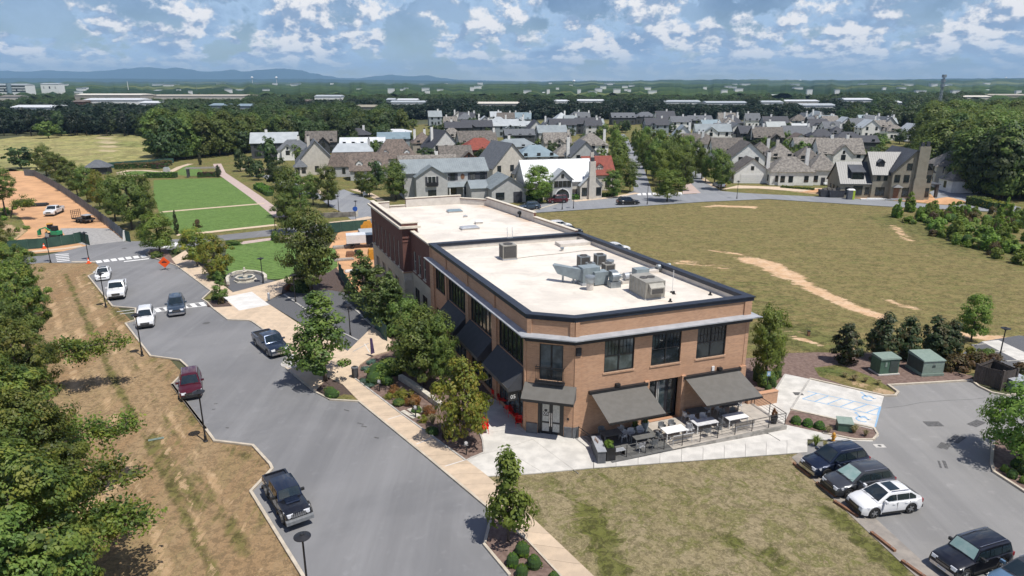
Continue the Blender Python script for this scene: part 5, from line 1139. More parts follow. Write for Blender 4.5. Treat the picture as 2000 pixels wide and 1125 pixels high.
vent(1152,566,.42,1.35,'white mushroom exhaust fan in front of the duct unit');vent(1191,526,.36,1.0,'galvanised exhaust fan behind the dark condensers');vent(1098,490,.2,.4,'tiny roof vent near the hatch')
sc_ = thing('blower','galvanised scroll blower on a curb in the roof group','roof vent',tuple(gp(1199,560)),RZ);MB().box(-.5,.5,-.4,.4,0,.55).build('curb','steel_galv',sc_)
sb = MB();sb.tube((-.35,0,.95),(.3,0,.95),.48,n=18);sb.box(-.35,.3,-.05,.5,.9,1.45);sb.build('scroll','steel_galv',sc_);MB().tube((.31,0,.95),(.62,0,.95),.2,n=12).build('motor','steel_galv',sc_)
sc_ = thing('blower','small pale blower right of the scroll blower','roof vent',tuple(gp(1222,553)),RZ);MB().box(-.5,.5,-.3,.3,0,.3).build('curb','parapet_cream',sc_);MB().tube((-.2,0,.65),(.25,0,.65),.34,n=14).box(.26,.6,-.2,.2,.4,.8).build('scroll','cornice_metal',sc_)
for a,b,zz,lb in (((1200,545),(1262,532),.3,'insulated pipe run between the blower and the small unit'),((1262,532),(1290,528),.32,'pipe run to the parapet outlet'),((1160,536),(1240,548),.15,'low conduit across the roof group')):
    p,q = gp(*a),gp(*b);t_ = thing('roof_pipe',lb,'pipe',tuple(p));MB().tube((0,0,zz),(q.x-p.x,q.y-p.y,zz),.07,n=8).build('pipe','steel_galv',t_);MB().box(-.1,.1,-.1,.1,0,zz-.07).box(q.x-p.x-.1,q.x-p.x+.1,q.y-p.y-.1,q.y-p.y+.1,0,zz-.07).build('support','wood_weathered',t_)
p = gp(1292,530);t_ = thing('duct_outlet','galvanised duct leaning on the far parapet','duct',tuple(p),RZ);MB().tube((-.5,0,.45),(.9,0,.55),.3,.22,n=14).build('duct','steel_galv',t_);MB().box(-2.4,-.5,-.35,.35,0,.28).build('base_curb','parapet_cream',t_)
for u,v,lb in ((1313,571,'thin antenna mast near the big beige unit'),): 
    t_ = thing('mast',lb,'mast',tuple(gp(u,v)));MB().tube((0,0,0),(0,0,2.0),.025,n=6).build('pole','white_paint',t_);MB().lathe([(.22,0),(.2,.06),(.05,.1)],n=10).build('base','rubber',t_)
for u,v,lb in ((1387,576,'small black pipe boot at the right end of the roof'),(1316,574,'small black pipe boot beside the mast'),(1309,589,'tiny black drain cap near the front parapet')):
    t_ = thing('pipe_boot',lb,'roof vent',tuple(gp(u,v)));MB().lathe([(.2,0),(.1,.08),(.08,.26)],n=10).build('boot','rubber',t_)
# raised curb box and cable on the deck
p = gp(1140,476);t_ = thing('roof_curb','low cream curb box in the back corner of the roof','roof curb',tuple(p),RZ);MB().box(-3.2,1.8,-.8,.8,0,.35).build('curb','parapet_cream',t_)
cb = [gp(1010,505),gp(1040,501),gp(1060,499),gp(1100,495),gp(1140,490),gp(1188,489)];t_ = thing('roof_cable','thin cable snaking across the white roof from the lone unit','cable',tuple(cb[0]))
mb = MB();[mb.tube(Vector(a)-cb[0]+Vector((0,0,.03)),Vector(b)-cb[0]+Vector((0,0,.03)),.03,n=5) for a,b in zip(cb[:-1],cb[1:])];mb.build('cable','wood_weathered',t_)
# ladder with handrails hooked over the parapet
p = gp(997,478);p = Vector((p.x,p.y,ZR));t_ = thing('roof_ladder','white roof access ladder with tall handrails at the back parapet','ladder',tuple(p),RZ)
mb = MB()
for x in (-.3,.3):
    mb.tube((x,-.1,0),(x,.15,.9),.025,n=6);mb.tube((x,.15,.9),(x,.3,1.9),.025,n=6);mb.tube((x,.3,1.9),(x+.12,.3,1.95),.02,n=6);mb.tube((x,.3,1.4),(x+.15,.3,1.35),.02,n=6)
mb.build('rail','cornice_metal',t_);mb = MB()
for i in range(4):mb.tube((-.3,-.06+i*.055,.18+i*.2),(.3,-.06+i*.055,.18+i*.2),.018,n=6)
mb.build('rung','cornice_metal',t_)

# ---- red brick building behind
a_ = Vector((-.395,.919)).normalized();bb = Vector((.946,.324)).normalized()
def AB(a,b):return fL+a_*a+bb*b
OB = tuple(AB(14,8));B = thing('red_brick_building','dark red brick building with a cream ground floor and white flat roof','building',(*OB,0))
ZB = 9.62
ft,fr_,tf,bk1,bk2,bk3 = AB(8.2,-1.0),AB(8.2,.9),AB(25.6,-1.0),AB(26.0,12.2),AB(23.2,15.4),AB(.1,17.7)
lo,lo1 = AB(.05,.02),AB(8.19,.02)
# low wing wall (continues the long facade)
wh = [(.9,1.9,5.2,7.6),(2.9,3.9,5.2,7.6),(5.0,6.0,5.2,7.6)]
wall(lo1,lo,0,4.8,.35,[(1.0,3.0,.5,3.2),(4.2,6.2,.5,3.2)],'ground_floor_wall','cream_stucco',B,OB);wall(lo1,lo,4.8,9.75,.35,wh,'side_wall','brick_red',B,OB)
for h in wh:window(lo1,lo,*h,B,OB,1,0,sill='cream_stone',glass='glass_bright',frame='cream_stone')
for h in ((1.0,3.0,.5,3.2),(4.2,6.2,.5,3.2)):window(lo1,lo,*h,B,OB,2,0,name='shop_window')
rel(MB().wbox(lo1,lo,0,8.1,9.752,9.92,-.42,.08),'coping','cream_stone',B,OB)
# tower front (faces the camera) and its long left flank
wall(ft,fr_,4.8,10.45,.35,[],'tower_front','brick_red',B,OB);wall(ft,fr_,0,4.8,.35,[],'tower_base','cream_stone',B,OB)
rel(MB().wbox(ft,fr_,.0,1.9,8.95,9.10,.004,.07),'string_course','brick_red',B,OB);rel(MB().wbox(ft,fr_,.0,1.9,8.5,8.62,.004,.05),'string_course','brick_red',B,OB)
rel(MB().wbox(ft,fr_,-.05,1.95,4.68,4.86,.004,.09),'string_course','brick_orange',B,OB)
rel(MB().wbox(ft,fr_,.0,1.5,3.55,3.9,.004,.30).wbox(ft,fr_,.25,.9,3.902,4.3,.004,.22).wbox(ft,fr_,.35,1.25,0,3.548,.004,.2),'capital','cream_stone',B,OB)
LT = (tf-ft).length;ws = [(LT-1.9-i*2.25-.62,LT-1.9-i*2.25,5.1,8.3) for i in range(7)]
gs = [(LT-2.8-i*3.6-1.9,LT-2.8-i*3.6,.5,3.4) for i in range(4)]
wall(tf,ft,4.8,10.45,.35,ws,'flank_wall','brick_red',B,OB);wall(tf,ft,0,4.8,.35,gs,'flank_base','cream_stucco',B,OB)
for h in ws:window(tf,ft,*h,B,OB,1,0,frame='cream_stone',sill='cream_stone',glass='glass_window',meet=True)
for h in gs:window(tf,ft,*h,B,OB,2,0,name='shop_window',frame='cream_stone')
rel(MB().wbox(tf,ft,.0,LT,4.68,4.86,.004,.12),'string_course','cream_stucco',B,OB)
cn = MB();cn.wbox(tf,ft,-.3,LT+.38,10.2,10.45,.006,.40).wbox(ft,fr_,-.0,2.2,10.2,10.45,.006,.40);rel(cn,'cornice','cream_stone',B,OB)
cn = MB();cn.wbox(tf,ft,0,LT,10.452,10.75,-.35,.02).wbox(ft,fr_,.02,1.9,10.452,10.75,-.35,.0);rel(cn,'parapet','brick_red',B,OB)
cn = MB();cn.wbox(tf,ft,-.05,LT+.06,10.752,10.86,-.5,.10).wbox(ft,fr_,.36,1.98,10.752,10.862,-.45,.06);rel(cn,'coping','cream_stone',B,OB)
rel(MB().wbox(tf,ft,.1,LT-.36,ZB,10.449,-.44,-.352),'parapet_facing','parapet_cream',B,OB)
# back and right parapets in steps
def par(P0,P1,s0,s1,z,base=0):
    w_ = MB().wbox(P0,P1,s0,s1,base,z-.1,-.3,0);rel(w_,'rear_wall','brick_red',B,OB);rel(MB().wbox(P0,P1,s0+.01,s1-.01,ZB,z-.101,-.36,-.303),'parapet_facing','parapet_cream',B,OB)
    rel(MB().wbox(P0,P1,s0-.03,s1+.03,z-.099,z,-.42,.09),'coping','cream_stone',B,OB);rel(MB().wbox(P0,P1,s0-.02,s1+.02,z-.19,z-.1,-.39,.05),'coping_band','brick_red',B,OB)
LB = (bk1-tf).length;par(bk1,tf,LB-2.6,LB-.02,10.6);par(bk1,tf,LB-4.9,LB-2.66,10.0);par(bk1,tf,.03,LB-4.96,10.95)
par(bk2,bk1,.0,(bk1-bk2).length-.05,10.55);LR = (bk2-bk3).length;par(bk3,bk2,LR*.42,LR-.05,10.85);par(bk3,bk2,.3,LR*.42-.06,10.3)
deck([lo,AB(.05,17.4),bk2-bb*.2,bk1-a_*.2,tf-a_*.2+bb*.3,ft+bb*.3,fr_,lo1],ZB,'roof',B,OB,[([(950,403),(985,408),(1010,420),(1060,436)],1.7,.95),([(925,397),(975,402)],1.4,.75),([(1040,440),(1110,450)],1.5,.6),([(950,455),(990,460)],.8,.4)])
def skylight(u,v,w,d_,label,m='glass_bright',h=.35):
    t_ = thing('skylight',label,'skylight',tuple(GV(u,v,ZB)),RZ);MB().box(-w/2,w/2,-d_/2,d_/2,0,h*.6).build('curb','parapet_cream',t_)
    MB().hexa([(-w/2-.05,-d_/2-.05,h*.602),(w/2+.05,-d_/2-.05,h*.602),(w/2+.05,d_/2+.05,h*.602),(-w/2-.05,d_/2+.05,h*.602)],[(-w/2+.2,-d_/2+.2,h),(w/2-.2,-d_/2+.2,h),(w/2-.2,d_/2-.2,h),(-w/2+.2,d_/2-.2,h)]).build('dome',m,t_)
skylight(888,414,2.0,1.3,'blue-grey skylight in the middle of the red building roof','metal_blue');skylight(917,447,2.2,1.3,'grey skylight nearer the camera on the red building roof','cornice_metal');skylight(935,437,.9,.7,'small white roof vent beside the grey skylight','white_paint',.5);skylight(909,424,.5,.3,'tiny grey roof vent between the skylights','cornice_metal',.3)
t_ = thing('roof_vent','round black vent on the right parapet of the red building','roof vent',tuple(GV(1016,424,ZB)));MB().lathe([(.16,0),(.16,.4),(.36,.42),(.38,.7),(.2,.8)],n=12).build('cap','rubber',t_)

# ---- patio in front of the orange building
nF = Vector((e.y,-e.x))
def FP(s,d):return chR+e*s+nF*d
def pz_(s):return .08+.36*max(0,min(1,(s-1.0)/15.))
PT = S('patio',MB().hexa([(*FP(.9,.1),0),(*FP(1.35,4.2),0),(*FP(16.9,4.2+.35),0),(*FP(16.9,.1),0)],[(*FP(.9,.1),pz_(.9)-.02),(*FP(1.35,4.2),pz_(1.35)-.02),(*FP(16.9,4.55),pz_(16.9)-.02),(*FP(16.9,.1),pz_(16.9)-.02)]),'stained_concrete')
for i in range(9):
    for j in range(3):
        s0,s1 = 1.25+i*1.73,1.25+(i+1)*1.73-.02;d0,d1 = .16+j*1.42,.16+(j+1)*1.42-.02;z0,z1 = pz_(s0)-.018,pz_(s1)-.018
        MB().hexa([(*FP(s0,d1),z0),(*FP(s1,d1),z1),(*FP(s1,d0),z1),(*FP(s0,d0),z0)],[(*FP(s0,d1),z0+.02),(*FP(s1,d1),z1+.02),(*FP(s1,d0),z1+.02),(*FP(s0,d0),z0+.02)]).build('slab','patio_slate' if i < 3 else 'patio_concrete',PT)
# railing
def railing(pts,label,nr=4,h=1.02,z=None):
    t_ = thing('railing',label,'railing',(*pts[0][:2],0));o = Vector((*pts[0][:2],0));P = [Vector(p)-o for p in pts]
    for a,b in zip(P[:-1],P[1:]):
        k = max(1,round((b-a).length/1.65))
        for i in range(k+1):
            if i == 0 and a is not P[0]:continue
            q = a.lerp(b,i/k);MB().box(q.x-.025,q.x+.025,q.y-.025,q.y+.025,q.z,q.z+h).build('post','black_metal',t_)
        for j in range(nr):
            zz = h-.02-j*.24;MB().tube(a+Vector((0,0,zz)),b+Vector((0,0,zz)),.028 if j == 0 else .012,n=6).build('rail','black_metal',t_)
railing([(*FP(2.6,4.1),pz_(2.6)),(*FP(16.8,4.4),pz_(16.8)),(*FP(16.8,.6),pz_(16.8))],'black steel railing with thin rods round the patio')
railing([(*FP(.45,.2),.05),(*FP(.75,2.0),.05)],'short black gate frame at the left end of the patio',2)
# sideboard station at the left end with bottles and plant
t_ = thing('serving_station','black serving counter with a pale top at the left end of the patio','counter',(*FP(.75,3.1),.02),RZ+R(-14));MB().box(-.28,.32,-1.15,1.1,0,1.0).build('cabinet','grey_stone',t_);MB().box(-.32,.36,-1.2,1.15,1.002,1.05).build('top','cornice_metal',t_)
t_ = thing('planter','tall black planter box with a bright green plant beside the counter','planter',(*FP(1.35,3.75),.06),RZ+R(-8));MB().box(-.35,.35,-.4,.4,0,1.0).build('pot','black_metal',t_);link('plant',SH['bright'],t_,loc=(0,0,.98),scale=(.42,.42,.5))
for i in range(3):p = FP(.72,2.6+i*.22);t_ = thing('bottle','brown glass bottle standing on the serving counter','bottle',(*p,1.072),0,'bottles on the serving counter');MB().lathe([(.045,0),(.045,.16),(.015,.22),(.015,.3)],n=8).build('glass','wood_brown',t_)
def slatrack(s,d):
    t_ = thing('bench','dark slatted bench beside the planter at the railing','bench',(*FP(s,d),pz_(s)),RZ)
    for i in range(3):MB().box(-.6,.6,-.22+i*.16,-.1+i*.16,.42,.45).build('slat','cornice_metal',t_)
    for x in (-.55,.5):MB().box(x,x+.05,-.2,.2,0,.418).build('leg','black_metal',t_)
slatrack(2.1,3.6)
# tables, chairs, benches
def mk_table(w,d_,top,leg):
    def f(label,loc,rz,h=.75,group=None):
        t_ = thing('patio_table',label,'table',loc,rz,group);MB().box(-w/2,w/2,-d_/2,d_/2,h-.04,h).build('tabletop',top,t_)
        for x in (-1,1):
            for y in (-1,1):MB().box(x*(w/2-.08)-.035,x*(w/2-.08)+.035,y*(d_/2-.08)-.035,y*(d_/2-.08)+.035,0,h-.042).build('leg',leg,t_)
        return t_
    return f
def mk_chair(m):
    t_ = thing('patio_chair','x','chair',(0,0,-60));s = MB();s.box(-.24,.24,-.23,.23,.42,.46);s.build('seat',m,t_)
    b = MB()
    for i in range(9):
        a = R(-100+i*25)+math.pi/2;a0,a1 = a-R(12),a+R(12);p0 = (.27*math.cos(a0),.26*math.sin(a0));p1 = (.27*math.cos(a1),.26*math.sin(a1));q0 = (.31*math.cos(a0),.30*math.sin(a0));q1 = (.31*math.cos(a1),.30*math.sin(a1))
        hh = .86 if 20 < math.degrees(a) < 160 else .68;b.hexa([(*p0,.47),(*p1,.47),(p1[0]*1.03,p1[1]*1.03,.47),(p0[0]*1.03,p0[1]*1.03,.47)],[(*q0,hh),(*q1,hh),(q1[0]*1.06,q1[1]*1.06,hh),(q0[0]*1.06,q0[1]*1.06,hh)])
    b.build('backrest',m,t_)
    for x in (-1,1):
        for y in (-1,1):MB().tube((x*.2,y*.19,.42),(x*.25,y*.24,0),.016,n=6).build('leg',m,t_)
    return t_
CH = {'w':mk_chair('chair_white'),'g':mk_chair('chair_grey')};CHU = set()
def chair(k,s,d,face,label,group,z=None,xy=None):
    p = xy or FP(s,d);loc = (p[0],p[1],pz_(s) if z is None else z)
    if k in CHU:copy_tree(CH[k],loc,RZ+R(face),label=label,group=group)
    else:CHU.add(k);o = CH[k];o.location = loc;o.rotation_euler = (0,0,RZ+R(face));o['label'] = label;o['group'] = group
T1 = mk_table(1.9,1.0,'white_paint','white_paint');T2 = mk_table(2.0,1.0,'chair_white','white_paint');T3 = mk_table(1.6,.9,'patio_slate','chair_grey')
T1('white rectangular table in full sun between the two awnings',(*FP(7.4,2.9),pz_(7.4)),RZ);T2('grey-white table under the left corner of the right awning',(*FP(10.3,2.75),pz_(10.3)),RZ);T1('white table with a slatted bench nearest the right railing',(*FP(13.1,2.9),pz_(13.1)),RZ)
T3('dark table in the shade behind the left awning',(*FP(2.6,1.6),pz_(2.6)),RZ);T3('dark table under the middle of the left awning',(*FP(4.6,2.9),pz_(4.6)),RZ);T3('dark table against the wall under the right awning',(*FP(10.8,.9),pz_(10.8)),RZ);T3('dark table in the back corner under the right awning',(*FP(13.9,.9),pz_(13.9)),RZ)
for k,s,d,f in (('g',6.9,1.95,0),('g',7.8,1.95,0),('g',6.1,2.9,90),('w',8.7,2.9,-90)):chair(k,s,d,f,'woven bucket chair at the sunlit white table','chairs at the sunlit table')
for k,s,d,f in (('w',9.8,1.85,0),('w',10.8,1.85,0),('w',9.0,2.75,90),('g',9.9,3.7,180),('g',10.9,3.7,180)):chair(k,s,d,f,'bucket chair round the grey-white table','chairs at the grey-white table')
for k,s,d,f in (('g',12.6,1.95,0),('g',13.6,1.95,0),('g',11.8,2.9,90)):chair(k,s,d,f,'bucket chair at the table nearest the right railing','chairs at the right table')
for k,s,d,f in (('w',3.6,1.2,-90),('w',3.5,1.9,-90),('g',2.2,.8,0)):chair(k,s,d,f,'pale bucket chair in the shade at the back table on the left','chairs at the back left table')
for k,s,d,f in (('w',4.2,1.9,0),('w',5.0,1.9,0),('w',4.0,3.75,180),('g',5.1,3.75,180)):chair(k,s,d,f,'pale bucket chair under the middle of the left awning','chairs under the left awning')
for k,s,d,f in (('w',9.8,.9,90),('w',11.8,.9,-90)):chair(k,s,d,f,'white bucket chair at the wall table under the right awning','chairs at the wall table')
for k,s,d,f in (('w',12.9,.9,90),('w',14.9,.9,-90)):chair(k,s,d,f,'white bucket chair in the back corner under the right awning','chairs in the back corner')
def slat_bench(s,d,label):
    t_ = thing('slatted_bench',label,'bench',(*FP(s,d),pz_(s)),RZ+math.pi)
    for i in range(17):MB().box(-.85+i*.1,-.80+i*.1,-.24,.2,.43,.46).build('slat','wood_weathered',t_);MB().hexa([(-.85+i*.1,.22,.46),(-.80+i*.1,.22,.46),(-.80+i*.1,.24,.46),(-.85+i*.1,.24,.46)],[(-.85+i*.1,.30,.82),(-.80+i*.1,.30,.82),(-.80+i*.1,.32,.82),(-.85+i*.1,.32,.82)]).build('slat','wood_weathered',t_)
    MB().tube((-.9,.31,.83),(.9,.31,.83),.025).build('top_rail','chair_white',t_);MB().box(-.88,.88,-.2,-.15,.38,.43).box(-.88,.88,.15,.2,.38,.43).build('frame','chair_white',t_)
    for x in (-.82,.82):
        for y in (-.2,.22):MB().tube((x,y,.4),(x*1.03,y*1.15,0),.022,n=6).build('leg','chair_white',t_)
slat_bench(7.5,3.75,'wooden slatted bench in front of the sunlit white table');slat_bench(13.2,3.8,'wooden slatted bench in front of the right table')
for s,d,h,lb in ((5.75,1.3,.9,'tall grey round planter at the left edge of the doorway'),(5.1,.9,.5,'small round planter beside the tall one'),(16.1,3.9,.6,'black pot with a thin plant in the right corner of the patio')):
    t_ = thing('planter',lb,'planter',(*FP(s,d),pz_(s)));MB().lathe([(.22,0),(.3,h),(.27,h),(.26,h-.06)],n=16).build('pot','hvac_bluegrey' if s < 6 else 'black_metal',t_);link('plant',SH['hedge'] if s < 6 else SH['rust'],t_,loc=(0,0,h-.05),scale=(.26,.26,.5 if s < 6 else .8))
# low brick wall at the right of the patio, disabled sign
t_ = thing('ramp_wall','low orange brick wall with a stone cap at the right end of the patio','wall',(*FP(16.3,.2),0),RZ)
w1 = MB();w1.box(0,3.1,-.2,.18,0,1.15);w1.build('wall','brick_orange',t_);MB().box(-.03,3.14,-.24,.22,1.152,1.22).build('cap','brick_orange',t_)
x,y = G(1497,766);t_ = thing('parking_sign','small blue disabled parking sign on a black post by the facade corner','sign',(x,y,0));MB().box(-.03,.03,-.03,.03,0,2.1).build('post','black_metal',t_);pl_ = MB().box(-.16,.16,-.05,-.034,1.6,2.05).build('plate','blue_paint',t_);MB().box(-.05,.05,-.056,-.052,1.72,1.93).build('pictogram','white_paint',t_)
# red cafe furniture on the shaded side walk
def bistro(u,v,r,label,k=0):
    x,y = G(u,v,.06);t_ = thing('bistro_table',label,'table',(x,y,.05));MB().lathe([(r,.72),(r,.75)],n=18).build('tabletop','red_plastic',t_);MB().tube((0,0,0),(0,0,.72),.03).build('stem','black_metal',t_);MB().lathe([(.2,0),(.18,.03)],n=12).build('foot','black_metal',t_)
for u,v,lb in ((1010,826,'red bistro table nearest the glass corner door'),(986,795,'red bistro table in the shade of the awning'),(972,772,'red bistro table behind, against the shop window'),(945,836,'red bistro table beside the yellowing tree')):bistro(u,v,.36,lb)
RC = mk_chair('red_plastic');first = True
for u,v,f in ((1013,832,0),(1000,815,60),(992,806,200),(978,788,30),(966,776,120),(948,845,10),(938,826,190)):
    x,y = G(u,v,.06)
    if first:o = RC;o.location = (x,y,.056);o.rotation_euler = (0,0,R(f));first = False
    else:o = copy_tree(RC,(x,y,.056),R(f))
    o['label'] = 'red metal chair of the street cafe along the awnings';o['group'] = 'red cafe chairs'
# ================================================================== houses of the village
WIN = {}
def winmesh(w,h,kind='n'):
    k = (round(w,1),round(h,1),kind)
    if k not in WIN:
        fm = 'white_paint' if kind == 'w' else 'black_metal'
        f = MB()
        for a,b,c,d in ((-w/2-.08,-w/2,0,h),(w/2,w/2+.08,0,h),(-w/2-.08,w/2+.08,-.1,0),(-w/2-.08,w/2+.08,h,h+.08),(-.03,.03,0,h)):f.box(a,b,-.05,.02,c,d)
        if kind == 'arch':
            f = MB();n = 10
            for i in range(n):
                a0,a1 = math.pi*i/n,math.pi*(i+1)/n;q = [((w/2+e_)*math.cos(a),h-w/2+(w/2+e_)*math.sin(a)) for a,e_ in ((a0,.22),(a1,.22),(a1,0),(a0,0))]
                f.hexa([(x,.02,z) for x,z in q],[(x,-.12,z) for x,z in q])
            for s in (-1,1):f.box(min(s*w/2,s*(w/2+.22)),max(s*w/2,s*(w/2+.22)),-.12,.02,0,h-w/2)
            f.box(-w/2-.25,w/2+.25,-.15,.02,-.15,0);fm = 'white_paint'
            g = MB();pts = [(-w/2,0),(w/2,0)]+[((w/2)*math.cos(math.pi*i/10),h-w/2+w/2*math.sin(math.pi*i/10)) for i in range(11)];g.add([(x,-.01,z) for x,z in pts],[tuple(range(len(pts)))]);WIN[k] = (f.mesh('window',fm),g.mesh('pane','glass_window'));return WIN[k]
        WIN[k] = (f.mesh('window',fm),MB().box(-w/2,w/2,-.012,.005,0,h).mesh('pane','glass_window'))
    return WIN[k]
SHUT = MB().box(-.28,.28,-.05,0,0,1.5).mesh('shutter','slate_dark')
def win(parent,x,y,z,rz,w=1.,h=1.5,kind='n',shut=False):
    f,g = winmesh(w,h,kind);o = link('window',f,parent,loc=(x,y,z),rz=rz);link('pane',g,o)
    if shut:
        for s in (-1,1):link('shutter',SHUT,o,loc=(s*(w/2+.36),0,0),scale=(1,1,h/1.5))
    return o
def block(p,x0,x1,y0,y1,ze,roof,wm,rm,rise=.8,ov=.35,z0=0,name='wall',seams=False):
    cx,cy = (x0+x1)/2,(y0+y1)/2;mb = MB();mb.box(x0,x1,y0,y1,z0,ze)
    W,D = x1-x0,y1-y0;th = .14
    if roof == 'gx':
        zr = ze+D/2*rise;s = -.0
        for x,q in ((x0,1),(x1,-1)):mb.add([(x,y0,ze),(x,y1,ze),(x,cy,zr)],[(0,2,1) if q > 0 else (0,1,2)])
        mb.build(name,wm,p);r = MB();zo = ze-ov*rise
        r.hexa([(x0-ov,y0-ov,zo),(x1+ov,y0-ov,zo),(x1+ov,cy,zr),(x0-ov,cy,zr)],[(x0-ov,y0-ov,zo+th),(x1+ov,y0-ov,zo+th),(x1+ov,cy,zr+th),(x0-ov,cy,zr+th)])
        r.hexa([(x0-ov,cy,zr),(x1+ov,cy,zr),(x1+ov,y1+ov,zo),(x0-ov,y1+ov,zo)],[(x0-ov,cy,zr+th),(x1+ov,cy,zr+th),(x1+ov,y1+ov,zo+th),(x0-ov,y1+ov,zo+th)])
        if seams:
            k = int((W+2*ov)/.5)
            for i in range(k+1):
                x = x0-ov+(W+2*ov)*i/k
                r.hexa([(x-.025,y0-ov,zo+th),(x+.025,y0-ov,zo+th),(x+.025,cy,zr+th),(x-.025,cy,zr+th)],[(x-.025,y0-ov,zo+th+.05),(x+.025,y0-ov,zo+th+.05),(x+.025,cy,zr+th+.05),(x-.025,cy,zr+th+.05)])
    elif roof == 'gy':
        zr = ze+W/2*rise
        for y,q in ((y0,-1),(y1,1)):mb.add([(x0,y,ze),(x1,y,ze),(cx,y,zr)],[(0,2,1) if q > 0 else (0,1,2)])
        mb.build(name,wm,p);r = MB();zo = ze-ov*rise
        for s,xa in ((-1,x0-ov),(1,x1+ov)):
            q = [(xa,y0-ov,zo),(cx,y0-ov,zr),(cx,y1+ov,zr),(xa,y1+ov,zo)]
            if s > 0:q = q[::-1]
            r.hexa(q,[(a,b,c+th) for a,b,c in q])
            if seams:
                k = int((D+2*ov)/.5)
                for i in range(k+1):
                    y = y0-ov+(D+2*ov)*i/k;q = [(xa,y-.025,zo+th),(cx,y-.025,zr+th),(cx,y+.025,zr+th),(xa,y+.025,zo+th)];r.hexa(q if s < 0 else q[::-1],[(a,b,c+.05) for a,b,c in (q if s < 0 else q[::-1])])
    elif roof == 'hip':
        mb.build(name,wm,p);r = MB();m = min(W,D)/2;zr = ze+m*rise;zo = ze-ov*rise*.6
        a,b = (x0+m,x1-m) if W > D else (cx-.02,cx+.02);c,d = (cy-.02,cy+.02) if W > D else (y0+m,y1-m)
        r.add([(x0-ov,y0-ov,zo),(x1+ov,y0-ov,zo),(x1+ov,y1+ov,zo),(x0-ov,y1+ov,zo),(a,c,zr),(b,c,zr),(b,d,zr),(a,d,zr)],[(0,3,2,1),(0,1,5,4),(1,2,6,5),(2,3,7,6),(3,0,4,7),(4,5,6,7)])
    else:
        mb.build(name,wm,p);r = MB();r.box(x0-.15,x1+.15,y0-.15,y1+.15,ze+.001,ze+.25);zr = ze+.25
    r.build('roof',rm,p);return zr
def rows(p,x0,x1,y,rz,zs,n,w=1.,h=1.5,kind='n',shut=False,axis='x'):
    for z in zs:
        for i in range(n):
            q = x0+(x1-x0)*(i+.5)/n
            if axis == 'x':win(p,q,y,z,rz,w,h,kind,shut)
            else:win(p,y,q,z,rz,w,h,kind,shut)
def chim(p,x,y,z0,z1,m='wall_white',w=.9,pot=True):
    c = MB().box(x-w/2,x+w/2,y-w*.35,y+w*.35,z0,z1).build('chimney',m,p)
    if pot:MB().box(x-.22,x+.22,y-.18,y+.18,z1,z1+.45).build('chimney_pot','slate_dark',c)
def dormer(p,x,y,z,w,wm,rm,arch=False,dy=2.2):
    d = MB().box(x-w/2,x+w/2,y,y+dy,z,z+1.5).build('dormer',wm,p)
    r = MB();h = w*.45
    for s in (-1,1):
        q = [(x+s*(w/2+.15),y-.2,z+1.42),(x,y-.2,z+1.5+h),(x,y+dy+.6,z+1.5+h),(x+s*(w/2+.15),y+dy+.6,z+1.42)];r.hexa(q if s < 0 else q[::-1],[(a,b,c+.08) for a,b,c in (q if s < 0 else q[::-1])])
    r.build('roof',rm,d);MB().add([(x-w/2,y,z+1.5),(x+w/2,y,z+1.5),(x,y,z+1.5+h)],[(0,1,2)]).build('gable',wm,d)
    f,g = winmesh(w*.55,1.2,'arch' if arch else 'n');o = link('window',f,d,loc=(x,y-.01,z+.2))
def house(u,v,w,d,rot,roof,rm,wm,ze,rise,label,chims=(),wing=None,dorm=0,shut=False,garage=False,arch=False,kind='n',back=None):
    x,y = G(u,v);t_ = thing('village_house',label,'house',(x,y,0),R(rot),'houses of the village');nearv = v > 300
    k_ = .95 if u < 800 else .84 if u < 1300 else .76;w *= k_;d *= .9
    if wing:wing = (wing[0]*k_,wing[1]*.85,*wing[2:])
    zr = block(t_,-w/2,w/2,0,d,ze,roof,wm,rm,rise)
    zs = [1.] if ze < 4.4 else [1.,3.9];n = max(2,int(w/3.2))
    if garage:
        MB().box(-w*.32,w*.32,-.06,0,0,2.5).build('garage_door','white_paint',t_)
        g_ = MB();[g_.box(-w*.32,w*.32,-.075,-.061,.5+i*.5,.52+i*.5) for i in range(4)];g_.build('door_joint','wall_grey',t_)
        if roof == 'gy':win(t_,0,-.005,ze+.6,0,.7,.9)
    else:
        rows(t_,-w/2,w/2,-.005,0,zs,n,kind=kind,shut=shut)
        MB().box(-.5,.5,-.05,-.0,0,2.1).build('door','slate_dark',t_) if n % 2 == 0 else None
    sx = -w/2-.005 if u > 1000 else w/2+.005;rows(t_,0,d,sx,R(-90 if u > 1000 else 90),zs,max(1,int(d/3.5)),axis='y',kind=kind)
    for i,cx in enumerate(chims):chim(t_,cx*w/2,d*.5 if abs(cx) < .9 else d*.45,0 if abs(cx) >= .9 else ze,zr+1.1,'wall_white' if wm != 'wall_cream' else 'wall_cream')
    if wing:                                                        # (x offset, width, depth outwards, eave, roof type)
        wx,ww,wd,we,wr = wing;block(t_,wx-ww/2,wx+ww/2,-wd,.5,we,wr,wm,rm,rise,name='wing'); 
        if wr == 'gy':win(t_,wx,-wd-.005,max(.9,we-1.6),0,1.2,1.4,kind);win(t_,wx,-wd-.005,we+.25,0,.5,.8)
        else:rows(t_,wx-ww/2,wx+ww/2,-wd-.005,0,[1.],2)
    for i in range(dorm):
        q = -w/2+w*(i+.5)/dorm;dormer(t_,q,.9,ze+.2,1.9,'wall_white' if arch else wm,rm,arch)
    return t_
